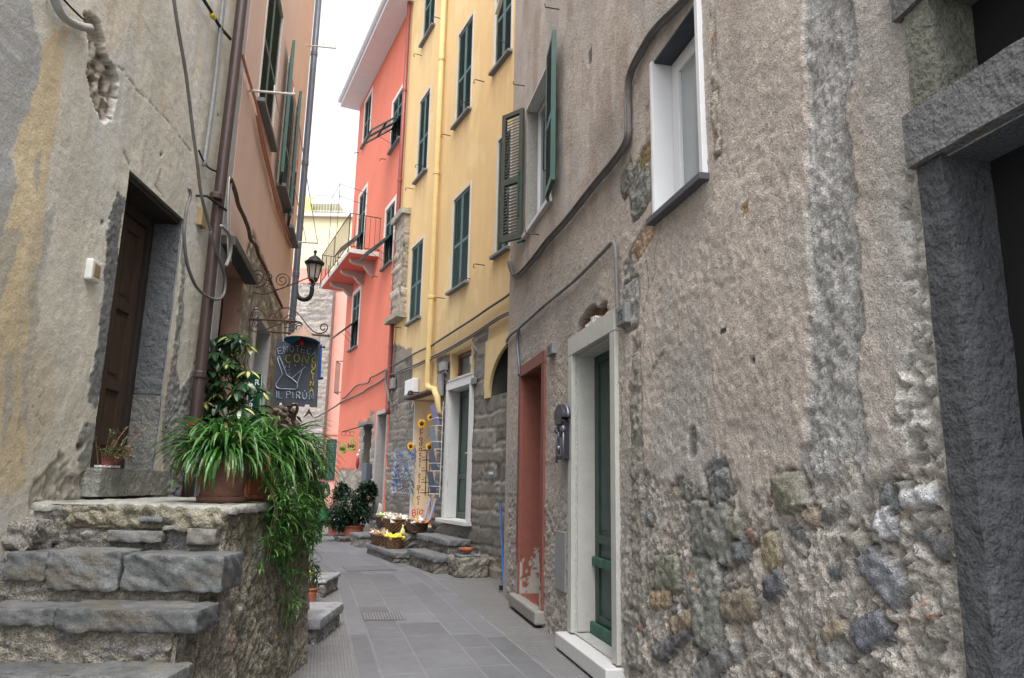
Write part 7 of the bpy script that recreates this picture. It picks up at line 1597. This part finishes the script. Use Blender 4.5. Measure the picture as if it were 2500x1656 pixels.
# ================================================================== the person further down the street
def person():
    b = Vector((-4.50, 17.4, 0)); top = at(775, 1172, b.y).z; H = 1.62; k = H/1.7
    e = empty('person', b, 'person in a dark green top and bright green skirt, half hidden by the plants', 'person')
    J = {'pel': (0, 0, .92), 'wai': (0, 0, 1.08), 'che': (.02, -.03, 1.28), 'nek': (.03, -.05, 1.46), 'hd0': (.03, -.07, 1.54), 'hd1': (.03, -.08, 1.68), 'shl': (-.18, -.03, 1.40), 'ell': (-.24, -.10, 1.14), 'wrl': (-.08, -.26, 1.05), 'hal': (-.01, -.29, 1.05),
         'shr': (.20, -.03, 1.40), 'elr': (.27, -.08, 1.14), 'wrr': (.14, -.27, 1.02), 'har': (.07, -.30, 1.02), 'hpl': (-.10, 0, .88), 'knl': (-.11, -.03, .50), 'anl': (-.12, .02, .09), 'tol': (-.14, -.14, .04), 'hpr': (.10, 0, .88), 'knr': (.11, -.05, .50), 'anr': (.12, -.02, .09), 'tor': (.14, -.18, .04)}
    rad = {'pel': .13, 'wai': .11, 'che': .13, 'nek': .055, 'hd0': .075, 'hd1': .085, 'shl': .06, 'ell': .042, 'wrl': .03, 'hal': .035, 'shr': .06, 'elr': .042, 'wrr': .03, 'har': .035, 'hpl': .085, 'knl': .058, 'anl': .04, 'tol': .035, 'hpr': .085, 'knr': .058, 'anr': .04, 'tor': .035}
    E_ = [('pel', 'wai'), ('wai', 'che'), ('che', 'nek'), ('nek', 'hd0'), ('hd0', 'hd1'), ('che', 'shl'), ('shl', 'ell'), ('ell', 'wrl'), ('wrl', 'hal'), ('che', 'shr'), ('shr', 'elr'), ('elr', 'wrr'), ('wrr', 'har'), ('pel', 'hpl'), ('hpl', 'knl'), ('knl', 'anl'), ('anl', 'tol'), ('pel', 'hpr'), ('hpr', 'knr'), ('knr', 'anr'), ('anr', 'tor')]
    for sd, s_ in (('l', 1), ('r', -1)):                 # five fingers each, curled towards each other
        h = Vector(J['ha'+sd]); 
        for f in range(5):
            z = .022-.011*f; L = (.05, .062, .066, .060, .045)[f]; a = h+Vector((s_*.02, -.005, z)); c = h+Vector((s_*(.02+L*.6), -.02 if f else -.035, z*1.3)); d_ = h+Vector((s_*(.02+L*.9), .01 if f else -.045, z*1.4-.01))
            for nme, q, r_ in (('a', a, .011), ('c', c, .009), ('d', d_, .008)): J[f'f{sd}{f}{nme}'] = tuple(q); rad[f'f{sd}{f}{nme}'] = r_
            E_ += [('ha'+sd, f'f{sd}{f}a'), (f'f{sd}{f}a', f'f{sd}{f}c'), (f'f{sd}{f}c', f'f{sd}{f}d')]
    names = list(J); me = bpy.data.meshes.new('body'); me.from_pydata([b+Vector(J[n])*k for n in names], [(names.index(x), names.index(y)) for x, y in E_], [])
    o = bpy.data.objects.new('body', me); scene.collection.objects.link(o)
    sk = o.modifiers.new('s', 'SKIN'); sk.branch_smoothing = .3
    for i, n in enumerate(names): me.skin_vertices[0].data[i].radius = (rad[n]*k*(1.25 if n in ('che', 'pel') else 1), rad[n]*k); me.skin_vertices[0].data[i].use_root = (n == 'pel')
    o.modifiers.new('u', 'SUBSURF').levels = 1; o.modifiers['u'].render_levels = 1
    for nm, c in (('skin', (.55, .32, .23)), ('dark_green_cloth', (.012, .06, .035)), ('black_cloth', (.015, .015, .018))): me.materials.append(mat(nm, c, .7))
    dg_ = bpy.context.evaluated_depsgraph_get(); ev = bpy.data.meshes.new_from_object(o.evaluated_get(dg_)); o.modifiers.clear(); o.data = ev; ev.name = 'body'
    ev.materials.clear()
    for nm in ('skin', 'dark_green_cloth', 'black_cloth'): ev.materials.append(bpy.data.materials[nm])
    for p in ev.polygons:
        c = (p.center-b)/k; fx = abs(c.x-.03)
        p.material_index = 2 if c.z < .88 else (1 if c.z < 1.45 and c.y > -.235 else 0); p.use_smooth = True
    o.parent = e; o.matrix_parent_inverse = Matrix.Translation(-b)
    hc = b+Vector((.03, -.085, 1.61))*k
    m = MB(); m.lathe(hc+Vector((0, .025, .02)), [(0, -.12), (.08, -.10), (.105, -.02), (.10, .06), (.06, .115), (0, .13)], 18); m.build('hair', mat('dark_hair', (.03, .018, .012), .6), e, True)
    m = MB(); m.tube([hc+Vector((0, -.098, .02)), hc+Vector((0, -.118, -.015)), hc+Vector((0, -.10, -.02))], .010, 6); m.build('nose', bpy.data.materials['skin'], e, True)
    for s_ in (-1, 1): m = MB(); m.lathe(hc+Vector((s_*.032, -.093, .018)), [(0, -.008), (.01, 0), (0, .008)], 8); m.build('eye', M_dark, e)
    m = MB(); m.tube([hc+Vector((-.022, -.094, -.045)), hc+Vector((0, -.100, -.048)), hc+Vector((.022, -.094, -.045))], .005, 5); m.build('mouth', mat('lips', (.35, .10, .09), .6), e)
    m = MB(); m.lathe(b, [(.135*k, .98*k), (.16*k, .9*k), (.23*k, .55*k), (.235*k, .52*k), (.15*k, .56*k), (.1*k, .9*k)], 26); m.v = [(x+.012*math.sin(9*math.atan2(y-b.y, x-b.x)), y+.012*math.cos(7*math.atan2(y-b.y, x-b.x)), z) for x, y, z in m.v]; m.build('skirt', mat('bright_green_cloth', (.02, .20, .08), .7), e, True)
    m = MB(); c = b+Vector((.03, -.05, 1.45))*k; m.tube([c+Vector((.085*math.cos(t), .07*math.sin(t), .01*math.sin(3*t))) for t in [i*.4 for i in range(17)]], .03, 8); m.build('scarf', mat('pink_scarf', (.60, .18, .25), .8), e, True)
person()
